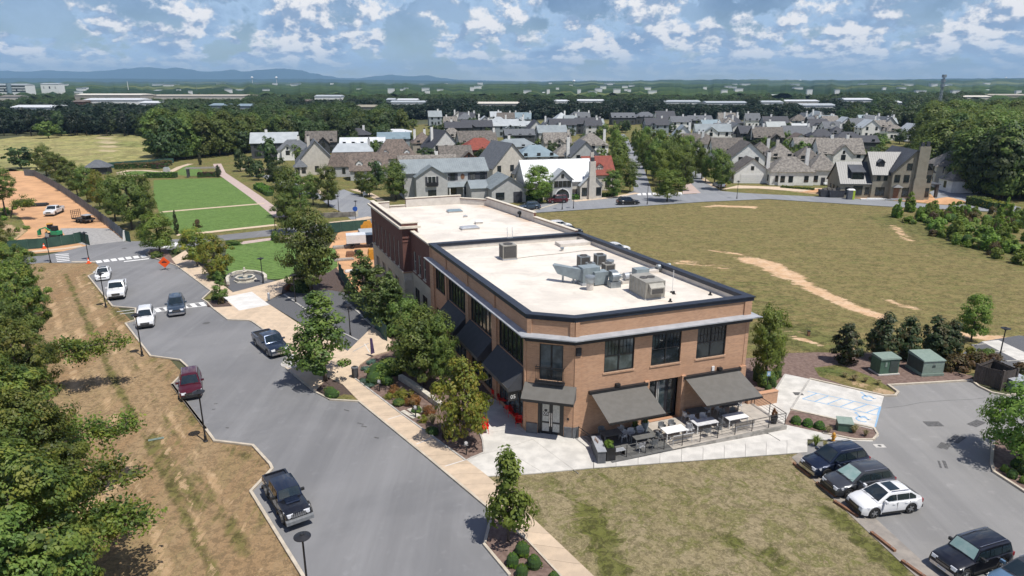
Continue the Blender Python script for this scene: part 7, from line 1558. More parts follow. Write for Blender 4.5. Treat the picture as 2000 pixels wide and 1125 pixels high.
def vehicle(name,label,loc,heading,pm,L=4.6,W=1.85,H=1.68,wb=2.7,gc=.24,r=.36,hood=None,roof=None,belt=1.02,tail=None,hoodz=(.72,.98),deckz=None,wins=((.60,-.12),(-.22,-1.02),(-1.1,-1.75)),rim='rim_silver',kind='suv',rails=True,sun=False,shade=False,cat='car',roofmat=None,group=None,box=False,plate=False,chromef=False):
    """x forwards; hood: (nose z, cowl z); roof: (cowl x, front x, rear x, tail x)"""
    P = 'paint_'+pm;hl = L/2;cx0,rf,rr,tx = roof;xs = sorted({round(-hl+L*i/44,3) for i in range(45)} | {cx0,tx})
    t_ = thing(name,label,cat,(*loc,0),heading,group);xw = (wb/2+.02,-wb/2+.02);Ra = r+.07
    top = [(-hl,(deckz or belt)-.28),(-hl+.05,(deckz or belt)-.05),(-hl+.16,deckz or belt),(tx,deckz or belt),(tx+.02,belt),(cx0,hoodz[1]),(cx0+.02,hoodz[1]),(hl-.55,lerp(hoodz[0],hoodz[1],.35)+.03),(hl-.12,hoodz[0]),(hl,hoodz[0]-.22)]
    def hw(x):q = abs(x)/hl;return W/2*(1-(.16 if not box else .05)*max(0,(q-.72)/.28)**2)
    def zb(x):
        b = gc+(.06 if abs(x) > hl-.15 else 0)
        for w_ in xw:
            if abs(x-w_) < Ra:b = max(b,r+math.sqrt(max(0,Ra*Ra-(x-w_)**2)))
        return b
    mb = MB();rows_ = []
    xs = sorted(set(xs) | {w_+s*Ra*math.cos(a) for w_ in xw for s in (1,) for a in [math.pi*i/10 for i in range(11)]})
    for x in xs:
        h = hw(x);z0 = zb(x);z1 = prof(top,x);zm = z0+(z1-z0)*.55;sh = .05 if not box else .015
        sec = [(-h+.02,z0),(-h,lerp(z0,zm,.5)),(-h,zm),(-h+sh,z1-.06),(-h+sh+.10,z1),(0,z1+.035),(h-sh-.10,z1),(h-sh,z1-.06),(h,zm),(h,lerp(z0,zm,.5)),(h-.02,z0)]
        rows_.append(len(mb.v));mb.v += [(x,y,z) for y,z in sec]
    n = 11
    for a,b in zip(rows_[:-1],rows_[1:]):
        for i in range(n-1):mb.f.append((a+i,b+i,b+i+1,a+i+1));mb.m.append(0)
    mb.f.append(tuple(rows_[0]+i for i in range(n)));mb.m.append(0);mb.f.append(tuple(rows_[-1]+i for i in range(n-1,-1,-1)));mb.m.append(0)
    body = mb.build('body',P,t_,smooth=2)
    md = MB().box(-hl+.1,hl-.1,-W/2+.16,W/2-.16,gc-.03,.62);md.build('underbody','plastic_black',t_)
    for w_ in xw:MB().box(w_-Ra,w_+Ra,-W/2+.14,W/2-.14,.3,r+Ra-.02).build('wheel_well','rubber',t_)
    # greenhouse
    def rz(x):return prof([(tx,belt),(rr,H-.05),(lerp(rr,rf,.5),H),(rf,H-.03),(cx0,hoodz[1])],x)
    def gy(x,z):f = max(0,min(1,(z-belt)/(H-belt)));return lerp(hw(x)-.09 if not box else hw(x)-.05,W/2*(.70 if not box else .84),f)
    g = MB();gr = [];gx = sorted({tx,cx0,rf,rr} | {lerp(tx,rr,.33),lerp(tx,rr,.66),lerp(rr,rf,.25),lerp(rr,rf,.5),lerp(rr,rf,.75),lerp(rf,cx0,.33),lerp(rf,cx0,.66)})
    for x in gx:
        z = max(rz(x),belt+.004);y0 = gy(x,belt);y1 = gy(x,z);gr.append(len(g.v))
        g.v += [(x,-y0,belt-.04),(x,-y1,z-.04),(x,-y1+.10,z),(x,0,z+.03),(x,y1-.10,z),(x,y1,z-.04),(x,y0,belt-.04)]
    for a,b in zip(gr[:-1],gr[1:]):
        for i in range(6):g.f.append((a+i,b+i,b+i+1,a+i+1));g.m.append(0)
    cabin = g.build('cabin',roofmat or P,t_,smooth=2)
    # glass
    def slope_glass(xa,xb,nm,mt):
        q = MB();fa,fb = .10,.93;off = .018*(1 if xa > xb else -1)
        for i,f in enumerate((fa,fb)):
            x = lerp(xa,xb,f);z = rz(x)+.02;y = gy(x,z)-.10;q.v += [(x+off,-y,z+.004),(x+off,0,z+.03),(x+off,y,z+.004)]
        q.f += [(0,1,4,3),(1,2,5,4)];q.m += [0,0];q.build(nm,mt,cabin)
    slope_glass(cx0,rf,'windshield','sunshade' if shade else 'car_glass');slope_glass(tx,rr,'rear_window','car_glass')
    for s in (-1,1):
        for xa,xb in wins:
            q = MB();k = 6;lo,hi = [],[]
            for i in range(k+1):
                x = lerp(xa,xb,i/k);zt = min(rz(x)-.11,H-.16);zt = max(zt,belt+.06);lo.append((x,s*(gy(x,belt+.04)+.012),belt+.04));hi.append((x,s*(gy(x,zt)+.012),zt))
            q.v = lo+hi
            for i in range(k):q.f.append((i,i+1,k+2+i,k+1+i) if s < 0 else (i+1,i,k+1+i,k+2+i));q.m.append(0)
            q.build('side_window','car_glass',cabin)
        m_ = MB();yy = s*(W/2+.02);m_.box(cx0-.52,cx0-.38,min(yy-s*.06,yy+s*.2),max(yy-s*.06,yy+s*.2),belt+.02,belt+.2);m_.build('mirror',P if pm != 'black' else 'plastic_black',t_)
        if rails:MB().tube((rr+.1,s*(W/2*.66),H+.035),(rf-.1,s*(W/2*.66),H+.04),.022,n=6).build('roof_rail','chrome',cabin)
        for xa in (wins[0][1]+.22,wins[1][1]+.22 if len(wins) > 1 else None):
            if xa is not None:MB().box(xa-.1,xa+.1,min(s*(hw(xa)-.01),s*(hw(xa)+.025)),max(s*(hw(xa)-.01),s*(hw(xa)+.025)),belt-.17,belt-.13).build('door_handle','chrome' if chromef else P,t_)
        for xa in ((wins[0][0]+.05),(wins[0][1]+wins[1][0])/2 if len(wins) > 1 else wins[0][1]-.05,(wins[1][1]-.02) if len(wins) > 1 else wins[0][1]-.2):
            MB().box(xa-.008,xa+.008,min(s*(hw(xa)-.02),s*(hw(xa)+.004)),max(s*(hw(xa)-.02),s*(hw(xa)+.004)),gc+.22,belt-.06).build('door_seam','plastic_black',t_)
        MB().box(-wb/2+.5,wb/2-.5,min(s*(W/2-.03),s*(W/2+.012)),max(s*(W/2-.03),s*(W/2+.012)),gc-.01,gc+.13).build('sill','plastic_black',t_)
        # lights
        h = hw(hl-.08);MB().hexa([(hl-.42,s*(hw(hl-.42)+.006),hoodz[0]-.15),(hl+.012,s*(h-.12),hoodz[0]-.22),(hl+.012,s*(h-.48),hoodz[0]-.22),(hl-.25,s*(h-.45),hoodz[0]-.15)][::(1 if s < 0 else -1)],[(hl-.45,s*(hw(hl-.45)+.004),hoodz[0]+.0),(hl-.06,s*(h-.10),hoodz[0]-.05),(hl-.05,s*(h-.48),hoodz[0]-.05),(hl-.25,s*(h-.45),hoodz[0]+.03)][::(1 if s < 0 else -1)]).build('headlight','light_clear',t_)
        zt_ = (deckz or belt);MB().box(-hl-.015,-hl+.22,min(s*(hw(-hl)-.28),s*(hw(-hl)+.012)),max(s*(hw(-hl)-.28),s*(hw(-hl)+.012)),zt_-.36,zt_-.12).build('taillight','light_red',t_)
    MB().box(hl-.03,hl+.02,-.46,.46,hoodz[0]-.36,hoodz[0]-.10).build('grille','plastic_black',t_)
    MB().box(hl-.03,hl+.028,-.40,.40,hoodz[0]-.225,hoodz[0]-.205).box(hl-.03,hl+.028,-.40,.40,hoodz[0]-.29,hoodz[0]-.275).build('grille_bar','chrome',t_)
    MB().box(hl-.10,hl+.05,-W/2+.16,W/2-.16,gc+.04,gc+.26).build('front_bumper','chrome' if chromef else 'plastic_black' if kind != 'sedan' else P,t_)
    MB().box(-hl-.05,-hl+.10,-W/2+.14,W/2-.14,gc+.06,gc+.28).build('rear_bumper','chrome' if chromef else 'plastic_black',t_)
    if plate:MB().box(hl+.051,hl+.06,-.26,.26,gc+.08,gc+.22).build('number_plate','plate_white',t_)
    ty,rm_,sp = wheel_meshes(r,rim)
    for w_ in xw:
        for s in (-1,1):
            o = link('wheel',ty,t_,loc=(w_,s*(W/2-.13),r));link('rim',rm_,o);link('spokes',sp,o)
    if sun:MB().hexa([(lerp(rr,rf,.45),-W/2*.5,H+.031),(rf-.12,-W/2*.5,H+.0),(rf-.12,W/2*.5,H+.0),(lerp(rr,rf,.45),W/2*.5,H+.031)],[(lerp(rr,rf,.45),-W/2*.5,H+.042),(rf-.12,-W/2*.5,H+.018),(rf-.12,W/2*.5,H+.018),(lerp(rr,rf,.45),W/2*.5,H+.042)]).build('sunroof','car_glass',cabin)
    wp = MB()
    for s in (-.5,.25):wp.tube((cx0+.03,s,hoodz[1]+.05),(cx0-.18,s+.42,hoodz[1]+.16),.012,n=4)
    wp.build('wiper','plastic_black',t_);return t_
SUV = dict(L=4.75,W=1.9,H=1.70,wb=2.8,gc=.27,r=.37,roof=(1.22,.32,-1.72,-2.26),belt=1.09,hoodz=(.86,1.06),wins=((.86,-.18),(-.23,-1.12),(-1.17,-1.92)))
Q3 = dict(L=4.48,W=1.85,H=1.62,wb=2.68,gc=.25,r=.37,roof=(1.18,.22,-1.30,-2.12),belt=1.06,hoodz=(.82,1.03),wins=((.82,-.20),(-.25,-1.12),(-1.16,-1.62)))
SED = dict(L=4.7,W=1.85,H=1.44,wb=2.88,gc=.17,r=.34,roof=(1.15,.25,-1.0,-2.0),belt=.90,deckz=.92,hoodz=(.64,.88),wins=((.75,-.15),(-.22,-1.15)),kind='sedan',rails=False)
def pickup(name,label,loc,hd,pm,L=5.85,W=2.03,H=1.92,wb=3.6,rim='rim_silver',chromef=True,bed=True,jeep=False,cover=False,**k):
    hl = L/2;tx = -.75;P = 'paint_'+pm
    a = dict(L=L,W=W,H=H,wb=wb,gc=.36,r=.41,roof=(1.45,.85,-.5,-.78) if not jeep else (1.02,.72,-1.02,-1.10),belt=1.22,deckz=1.18,hoodz=(1.04,1.2),wins=((1.0,.22),(.12,-.52)) if not jeep else ((.78,-.02),(-.12,-.92)),rails=False,rim=rim,kind='pickup',cat='pickup truck',chromef=chromef,box=True)
    a.update(k);t_ = vehicle(name,label,loc,hd,pm,**a)
    xb = a['roof'][3]-.12                                        # cargo bed: dark floor sunk between body sides
    MB().box(-hl+.14,xb,-W/2+.20,W/2-.20,1.212,1.222).build('bed_floor' if not cover else 'bed_cover','rubber' if not cover else 'paint_black',t_)
    for s in (-1,1):MB().box(-hl+.06,xb+.05,min(s*(W/2-.18),s*(W/2-.05)),max(s*(W/2-.18),s*(W/2-.05)),1.13,1.30).build('bed_side',P,t_)
    MB().box(-hl+.03,-hl+.13,-W/2+.18,W/2-.18,1.1,1.30).build('tailgate',P,t_);MB().box(xb-.02,xb+.06,-W/2+.18,W/2-.18,1.1,1.30).build('bed_front',P,t_)
    return t_
HS = math.atan2(-.919,.395)
def at(u,v):return G(u,v)
def heading_px(rear,front):a,b = G(*rear),G(*front);return math.atan2(b[1]-a[1],b[0]-a[0])
hm_ = heading_px((499.5,677.5),(522.5,697.5))
vehicle('parked_car','white sedan with a dark glass roof in the topmost kerb bay of the street',at(203,541),HS+R(3),'white',sun=True,**SED)
pickup('pickup_truck','white pickup with a black hood scoop parked behind the white sedan',at(231,575),HS+R(2),'white',rim='rim_dark',H=1.95,chromef=False)
vehicle('parked_car','white luxury suv with a large black grille in the second kerb bay',at(286,630),HS+R(2),'white',**{**SUV,'L':4.9,'H':1.74})
vehicle('moving_car','dark slate suv driving in the middle of the street over the crosswalk',at(346,607),HS+R(2),'slate',chromef=True,**{**SUV,'L':5.1,'W':1.98,'H':1.85,'hoodz':(.98,1.14),'belt':1.15,'r':.40,'wb':3.0})
pickup('pickup_truck','dark blue-grey crew cab pickup with chrome bumper at the right kerb',at(529,682),hm_,'darkblue',H=1.93)
vehicle('parked_car','dark red suv parked in the left bay behind the second lamp',at(374,762),HS+R(1),'maroon',**SUV)
jh = heading_px((521.6,973),(552,1024.4));jf = G(552,1024.4);jr = G(521.6,973);mid = ((jf[0]+jr[0])/2,(jf[1]+jr[1])/2);dv = Vector((math.cos(jh),math.sin(jh)));lf = Vector((-dv.y,dv.x));jc = Vector(mid)+lf*.82
J = pickup('jeep_truck' if False else 'offroad_pickup','black open country pickup with flared wheel arches in the nearest left bay',(jc.x,jc.y),jh,'black',L=5.35,W=1.70,H=1.86,wb=3.49,rim='rim_dark',jeep=True,cover=True,roofmat='paint_navy',r=.43,hoodz=(1.16,1.24),gc=.45)
for w_ in (1.765,-1.725):
    for s in (-1,1):
        f = MB();n = 9;Ri,Ro = .47,.56
        for i in range(n):
            a0,a1 = math.pi*i/n*.9+.15,math.pi*(i+1)/n*.9+.15
            q = [(w_+Ri*math.cos(a0),.43+Ri*math.sin(a0)),(w_+Ri*math.cos(a1),.43+Ri*math.sin(a1)),(w_+Ro*math.cos(a1),.45+Ro*math.sin(a1)),(w_+Ro*math.cos(a0),.45+Ro*math.sin(a0))]
            f.hexa([(x,s*.80,z) for x,z in q][::(1 if s > 0 else -1)],[(x,s*1.0,z) for x,z in q][::(1 if s > 0 else -1)])
        f.build('fender_flare','plastic_black',J)
MB().box(2.66,2.95,-.86,.86,.55,.78).build('steel_bumper','chair_grey',J);MB().box(.25,1.7,-.42,.42,1.27,1.31).box(.6,1.5,-.3,.3,1.31,1.335).build('hood_bulge','paint_navy',J)
for i in range(7):MB().box(2.68,2.70,-.42+i*.13,-.36+i*.13,.85,1.12).build('grille_slot','rim_silver',J)
for s in (-1,1):MB().tube((2.66,s*.60,1.0),(2.72,s*.60,1.0),.11,n=12).build('round_headlight','light_clear',J)
# the lot on the right: three parked suvs, a black suv, a pale blue pickup
fw_,rw_ = G(1704.5,1012.3),G(1779.3,1002.2);qh = math.atan2(fw_[1]-rw_[1],fw_[0]-rw_[0]);qd = Vector((math.cos(qh),math.sin(qh)));qr = Vector((qd.y,-qd.x));qc = (Vector(fw_)+Vector(rw_))/2+qr*.86
vehicle('parked_car','white compact suv with a panoramic roof, third of the cars at the lawn edge',(qc.x,qc.y),qh,'white',sun=True,**Q3)
f2 = Vector(G(1655,972));c2 = f2-qd*1.38+qr*.88;vehicle('parked_car','grey suv with a pale sunshade between the navy and the white suv',(c2.x,c2.y),qh+R(3),'graphite',shade=True,**{**SUV,'L':4.72})
f3 = Vector(G(1609,932));c3 = f3-qd*1.42+qr*.9;vehicle('parked_car','glossy navy suv nearest the patio walk at the lawn edge',(c3.x,c3.y),qh+R(6),'navy',chromef=True,rim='rim_dark',**{**SUV,'L':4.8,'H':1.76})
c4_ = Vector(G(1893,1104));vehicle('parked_car','black boxy suv with a white sunshade low in the right corner',(c4_.x,c4_.y),qh+R(8),'black',shade=True,plate=True,chromef=True,**{**SUV,'L':4.45,'H':1.75,'W':1.82,'roof':(.95,.5,-1.85,-2.1),'belt':1.12,'hoodz':(.92,1.1),'box':True})
c5 = Vector(G(2005,1150));vehicle('parked_car','pale blue car with a black roof cut by the bottom right corner',(c5.x,c5.y),qh+R(8),'lightblue',roofmat='paint_graphite',**{**SUV,'hoodz':(.92,1.1),'belt':1.12})
# site truck, far street cars
pickup('pickup_truck','white pickup with a dark flatbed on the orange dirt site',at(107,418),R(-78),'white',rim='rim_dark')
hb = math.atan2(.324,.946)
vehicle('parked_car','black suv on the far street at the meadow edge',at(1226,399),hb-R(12),'black',**{**SUV,'L':5.1,'H':1.85});vehicle('parked_car','dark red boxy suv parked before the white metal roof house',at(1088,396),hb+math.pi-R(4),'maroon',box=True,**{**SUV,'H':1.84,'roof':(.95,.6,-2.0,-2.2)})
vehicle('parked_car','grey suv on the far street behind the flat white roof',at(1034,409),hb+math.pi,'slate',**SUV);vehicle('parked_car','silver car seen from behind under the twin tree',at(1404,365),R(100),'silver',**SED)
vehicle('parked_car','white car in the drive between the garage and the white cottage',at(1511,354),R(-75),'white',**SUV);vehicle('parked_car','white car beside the tall chimney cottage',at(1603,360),R(-70),'white',**SED);vehicle('parked_van','white van at the hedge by the right driveway',at(1930,376),R(-20),'white',cat='van',**{**SUV,'L':5.3,'H':2.0})
for (u,v),pm,lb in (((1112,458),'navy','dark blue car behind the parapet at the meadow edge'),((1092,447),'white','white car just beyond the back corner of the roof'),((1202,493),'white','white car roof peeking over the right parapet')):vehicle('parked_car',lb,at(u,v),hb+R(4),pm,**SUV)
tk = thing('box_truck','white truck with a black front beside the dark brick building on the building site','truck',(*G(708,482),0),R(15));MB().box(-2.6,.6,-1.1,1.1,.9,2.3).build('body','paint_white',tk);MB().hexa([(.62,-1.05,.6),(2.5,-1.05,.6),(2.5,1.05,.6),(.62,1.05,.6)],[(.62,-1.0,2.2),(1.7,-.95,2.2),(1.7,.95,2.2),(.62,1.0,2.2)]).build('cab','paint_black',tk)
for x in (-1.7,1.6):
    for s in (-1,1):o = link('wheel',wheel_meshes(.41,'rim_silver')[0],tk,loc=(x,s*.95,.41))
# ------------------------------------------------------------------ street furniture
def mk_lamp(h=4.4):
    t_ = thing('street_lamp','x','street lamp',(0,0,0));MB().lathe([(.17,0),(.17,.06),(.11,.10),(.10,.55),(.065,.60),(.05,h-.35)],n=12).build('pole','black_metal',t_)
    MB().lathe([(.06,h-.35),(.15,h-.30),(.17,h-.12),(.08,h-.08)],n=12).build('lantern','black_metal',t_);MB().lathe([(.13,h-.12),(.13,h-.085)],n=12).build('lens','light_clear',t_)
    MB().lathe([(.44,h-.08),(.45,h-.05),(.30,h+.0),(.12,h+.06),(.10,h+.12),(.03,h+.14)],n=24).build('shade','black_metal',t_);return t_
lamp0 = None
xb_,yb_ = G(590,1046,4.4)
for i,(u,v,h,lb,xy) in enumerate([(278,695,4.5,'black street lamp with a round flat shade by the second kerb bay',None),(402,862,4.3,'black street lamp in front of the dark red suv',None),(0,0,4.4,'black street lamp at the bottom border below the offroad pickup',(xb_,yb_)),(514,553,3.6,'black lamp right of the fountain',None),(577.6,591,3.7,'black lamp at the left end of the dark tree bed',None),(684.5,656,3.6,'black lamp inside the gravel yard',None),
      (444,528,2.4,'low black lamp left of the fountain behind the yellow trees',None),(99,513,4.0,'black lamp left of the top crosswalk',None),(174,509,4.5,'black lamp at the street corner beside the screened site',None),(207,600,4.4,'black lamp in front of the white sedan',None),(1952,698,3.2,'black lamp with a flat shade beside the timber enclosure',None),(662,415,3.6,'lamp post beside the vertical street',None),(696,420,3.0,'lamp post behind the round dark sign',None),
      (538,452,2.8,'lamp post at the corner of the great lawn',None),(1264,399,4.6,'lamp post at the crossroads by the broad tree',None),(1098,409,4.4,'lamp post on the far street beside the dark red car',None),(1120,407,3.3,'shorter lamp post right of the dark red car',None),(1439,388,4.2,'lamp post at the meadow side of the far street on the right',None)]):
    p = xy or G(u,v)
    if lamp0 is None:lamp0 = mk_lamp();lamp0.location = (*p,0);lamp0.scale = (1,1,h/4.4);lamp0['label'] = lb;lamp0['group'] = 'black street lamps'
    else:copy_tree(lamp0,p,0,(1,1,h/4.4),lb,'black street lamps')
def small(name,label,cat,u,v,rz=0,z=0,group=None):return thing(name,label,cat,(*G(u,v,z),z),rz,group)
gs0 = None
for u,v,lb in ((741.5,764,'small black garden sign with a white round logo left of the planks'),(812,816,'small black garden sign with a white round logo beside the stepping planks'),(911,888,'small black garden sign at the foot of the yellowing tree')):
    if gs0 is None:
        gs0 = small('garden_sign',lb,'sign',u,v,R(-12));MB().box(-.035,.035,-.035,.035,0,.75).build('post','black_metal',gs0);MB().box(-.20,.20,-.03,.03,.75,1.15).build('panel','black_metal',gs0);MB().tube((0,-.031,1.02),(0,-.036,1.02),.13,n=18).build('logo','white_paint',gs0);MB().box(-.15,.15,-.036,-.031,.82,.86).build('lettering','white_paint',gs0)
    else:copy_tree(gs0,G(u,v),R(-12),label=lb)
    gs0['group'] = 'garden signs'
t_ = small('feather_flag','narrow purple feather flag at the branch of the path','flag',725,698,R(20));MB().tube((0,0,0),(0,0,2.1),.02,n=6).build('pole','black_metal',t_);f = MB();f.hexa([(-.02,-.01,.35),(.38,-.01,.45),(.38,.01,.45),(-.02,.01,.35)],[(-.02,-.01,2.1),(.22,-.01,2.05),(.22,.01,2.05),(-.02,.01,2.1)]);f.build('flag','purple_cloth',t_)
t_ = small('bollard','grey concrete bollard beside the white paving patch','bollard',525.5,585,0,.09);MB().lathe([(.16,0),(.16,.85),(.1,.92)],n=14).build('post','cornice_metal',t_)
t_ = small('litter_bin','dark round litter bin at the pavement beside the round hedge','litter bin',694,737,0,.09); 
MB().lathe([(.27,.05),(.30,.95),(.33,.96),(.33,1.06),(.2,1.12)],n=20).build('body','grey_stone',t_);MB().lathe([(.2,1.12),(.2,1.13)],n=14).build('opening','rubber',t_)
for i in range(20):a = 2*math.pi*i/20;MB().box(.275,.30,-.02,.02,.06,.93).rot(a).build('slat','black_metal',t_)
t_ = small('sandwich_board','white folding sandwich board on the round ramp at the kerb','sign board',573,711,R(-25),.126)
for s in (-1,1):
    q = MB();q.hexa([(-.32,s*.3-.02,.08),(.32,s*.3-.02,.08),(.32,s*.3+.02,.08),(-.32,s*.3+.02,.08)],[(-.32,s*.03-.02,1.0),(.32,s*.03-.02,1.0),(.32,s*.03+.02,1.0),(-.32,s*.03+.02,1.0)]);q.build('panel','white_paint',t_)
MB().box(-.2,.2,-.235,-.2,.38,.44).box(-.2,.2,-.165,-.13,.62,.68).build('lettering','slate_dark',t_)
x,y = G(573,711);S('ramp',MB().lathe([(1.25,-.01),(1.2,.125)],x,y,22),'kerb_grey')
t_ = small('road_work_sign','orange diamond road work sign on a folding stand beside the kerb','sign',323,527,R(8));d_ = MB();q_ = [(-.84,1.15),(0,.31),(.84,1.15),(0,1.99)];d_.hexa([(a,0,b) for a,b in q_],[(a,-.03,b) for a,b in q_]);sg = d_.build('panel','orange_sign',t_)
MB().tube((0,.02,.1),(0,.02,1.15),.03).build('mast','black_metal',t_)
for s in (-1,1):MB().tube((0,.02,.25),(s*.6,-.4,0),.02).build('leg','black_metal',t_);MB().tube((0,.02,.25),(s*.6,.45,0),.02).build('leg','black_metal',t_)
MB().box(-.35,.35,-.045,-.032,1.1,1.22).box(-.22,.22,-.045,-.032,1.3,1.4).build('lettering','black_metal',t_)
for u,v,lb in ((86.5,485,'orange traffic cone before the green site screen'),(173.5,514,'orange traffic cone at the foot of the corner lamp')):
    t_ = small('traffic_cone',lb,'traffic cone',u,v);MB().box(-.3,.3,-.3,.3,0,.05).build('base','orange_sign',t_);MB().lathe([(.22,.05),(.14,.42)],n=12).build('cone','orange_sign',t_);MB().lathe([(.145,.421),(.11,.58)],n=12).build('band','white_paint',t_);MB().lathe([(.11,.581),(.04,.85)],n=12).build('tip','orange_sign',t_)
# fountain and its curved seat wall
t_ = small('fountain','octagonal stone fountain with a finial column on the gravel circle','fountain',479.5,548);PH = math.pi/8
MB().lathe([(1.55,0),(1.55,.16)],n=8,ph=PH).build('step','stone_pale',t_);q = MB();q.lathe([(1.28,.16),(1.28,.50),(1.38,.52),(1.38,.60),(1.10,.60),(1.08,.30)],n=8,ph=PH);q.build('basin','stone_pale',t_);MB().lathe([(1.07,.44),(1.06,.45)],n=8,ph=PH).build('water','water',t_)
MB().lathe([(.36,.3),(.36,.7),(.24,.75),(.22,1.25),(.34,1.32),(.34,1.42),(.16,1.5),(.2,1.62),(.12,1.72),(.16,1.82),(.02,1.98)],n=12).build('column','stone_pale',t_)
cw = [G(u,v) for u,v in ((446,556),(444,548),(449,540),(462,535),(480,533),(498,534),(512,537),(519,542),(519,548))];ow = thing('seat_wall','low curved stone wall embracing the fountain','wall',(*cw[0],0)); 
for i,(a,b) in enumerate(zip(cw[:-1],cw[1:])):a,b = Vector(a),Vector(b);MB().wbox(a,b,0,(b-a).length,0,.45,-.2,.2).build('stone_block','stone_pale',ow,off=cw[0])
def screen(pix,h,m,label,step=2.6,name='construction_screen',lean=.0):
    pl = [Vector(G(*p)) for p in pix];o = pl[0];t_ = thing(name,label,'fence',(*o,0));r = random.Random(int(pix[0][0]))
    for a,b in zip(pl[:-1],pl[1:]):
        L = (b-a).length;k = max(1,round(L/step));n = Vector(((b-a).y,-(b-a).x)).normalized()
        for i in range(k):
            p,q = a.lerp(b,i/k),a.lerp(b,(i+1)/k-.004);s = r.uniform(.04,.16);mm = (p+q)/2+n*s
            mb = MB();g = [(p,0),((p+q)/2*.5+p*.5+n*s*.7,0),(mm,0),((p+q)/2*.5+q*.5+n*s*.7,0),(q,0)]
            for (c,_),(d,_) in zip(g[:-1],g[1:]):mb.hexa([(c.x,c.y,.05),(d.x,d.y,.05),(d.x+n.x*.02,d.y+n.y*.02,.05),(c.x+n.x*.02,c.y+n.y*.02,.05)],[(c.x,c.y,h-r.uniform(0,.05)),(d.x,d.y,h-r.uniform(0,.06)),(d.x+n.x*.02,d.y+n.y*.02,h-.03),(c.x+n.x*.02,c.y+n.y*.02,h-.03)])
            mb.build('fabric_panel',m,t_,off=o);MB().tube((p.x-n.x*.03,p.y-n.y*.03,0),(p.x-n.x*.03,p.y-n.y*.03,h+.06),.03,n=6).build('post','steel_galv',t_,off=o)
    return t_
screen([(-60,497),(15,490),(96,483.5),(147,476)],1.75,'screen_green','long dark green windscreen fence in front of the dirt site')
screen([(147,476),(160,473),(176,479.5)],1.9,'screen_green','loose end panel of the green fence by the gravel drive')
screen([(67,344),(85,354),(107,366.5),(132,382.5),(153,397.5),(205,437),(227,454),(241,467)],1.95,'screen_grey','long grey windscreen fence between the dirt site and the tree row')
screen([(241,468),(256,473)],1.9,'screen_green','short green screen at the near end of the grey fence');screen([(48,343),(67,344)],1.9,'screen_grey','far cross piece of the grey fence')
screen([(662,533),(684,573),(720,622),(757,668)],1.9,'screen_green','dark green screen between the gravel yard and the brick building');screen([(640,455),(718,448)],1.9,'screen_green','dark green screen closing the building site by the street')
screen([(196,330),(290,323)],1.9,'screen_green','dark green screen along the edge of the pasture, left length',6);screen([(290,321),(340,318)],1.6,'screen_green','dark green screen along the edge of the pasture, right length',6)
t_ = small('sheet_board','white board leaning at the near end of the grey fence','board',241,471,R(50));MB().hexa([(-.1,-.03,0),(.6,-.03,0),(.6,.03,0),(-.1,.03,0)],[(.2,-.03,1.9),(.5,-.03,1.9),(.5,.03,1.9),(.2,.03,1.9)]).build('board','white_paint',t_)
# site machines
t_ = small('skid_loader','yellow and black compact track loader behind the green fence','loader',101,459,R(-60));MB().box(-1.1,1.0,-.85,-.5,0,.65).build('track','rubber',t_);MB().box(-1.1,1.0,.5,.85,0,.65).build('track','rubber',t_)
MB().hexa([(-1.2,-.5,.3),(.9,-.5,.3),(.9,.5,.3),(-1.2,.5,.3)],[(-1.3,-.6,1.25),(.2,-.6,1.25),(.2,.6,1.25),(-1.3,.6,1.25)]).build('hull','yellow_paint',t_);MB().box(-.7,.6,-.45,.45,1.25,2.05).build('cab','black_metal',t_);MB().box(-.75,.65,-.48,.48,2.051,2.12).build('roof','yellow_paint',t_)
for s in (-.75,.75):MB().tube((-1.2,s,1.4),(1.2,s,.6),.09,n=6).build('lift_arm','yellow_paint',t_)
MB().hexa([(1.1,-.9,.05),(1.8,-.9,.05),(1.8,.9,.05),(1.1,.9,.05)],[(1.1,-.9,.7),(1.3,-.9,.7),(1.3,.9,.7),(1.1,.9,.7)]).build('bucket','black_metal',t_)
t_ = small('mini_excavator','green mini excavator with its arm stretched left behind the fence','excavator',110,463,R(172));MB().box(-.8,.8,-.7,-.35,0,.5).build('track','rubber',t_);MB().box(-.8,.8,.35,.7,0,.5).build('track','rubber',t_);MB().box(-.9,.5,-.6,.6,.5,1.15).build('house','green_paint',t_);MB().box(-.3,.55,-.5,.3,1.15,2.0).build('cab','black_metal',t_)
b2 = MB();b2.tube((.5,0,.9),(1.9,0,1.7),.13,n=6);b2.build('boom','green_paint',t_);b2 = MB();b2.tube((1.9,0,1.7),(3.2,0,1.3),.11,n=6);b2.build('stick','green_paint',t_);b2 = MB();b2.hexa([(3.1,-.25,.3),(3.5,-.25,.2),(3.5,.25,.2),(3.1,.25,.3)],[(3.05,-.25,1.3),(3.45,-.25,1.1),(3.45,.25,1.1),(3.05,.25,1.3)]);b2.build('bucket','green_paint',t_)
t_ = small('flatbed_trailer','dark equipment trailer with an upright ramp gate on the dirt site','trailer',166,434,R(-28));MB().box(-2.6,2.0,-1.0,1.0,.55,.7).build('deck','wood_dark',t_)
for s in (-1,1):MB().box(-2.6,2.0,s*1.0-.03,s*1.0+.03,.7,.9).build('side_rail','black_metal',t_)
for i in range(6):MB().box(-2.66,-2.6,-.95+i*.36,-.88+i*.36,.7,2.3).build('ramp_bar','black_metal',t_)
for z in (.7,1.1,1.5,1.9,2.27):MB().box(-2.67,-2.61,-.98,.98,z,z+.05).build('ramp_bar','black_metal',t_)
for x in (-.6,.5):
    for s in (-1,1):link('wheel',wheel_meshes(.36,'rim_silver')[0],t_,loc=(x,s*1.12,.36))
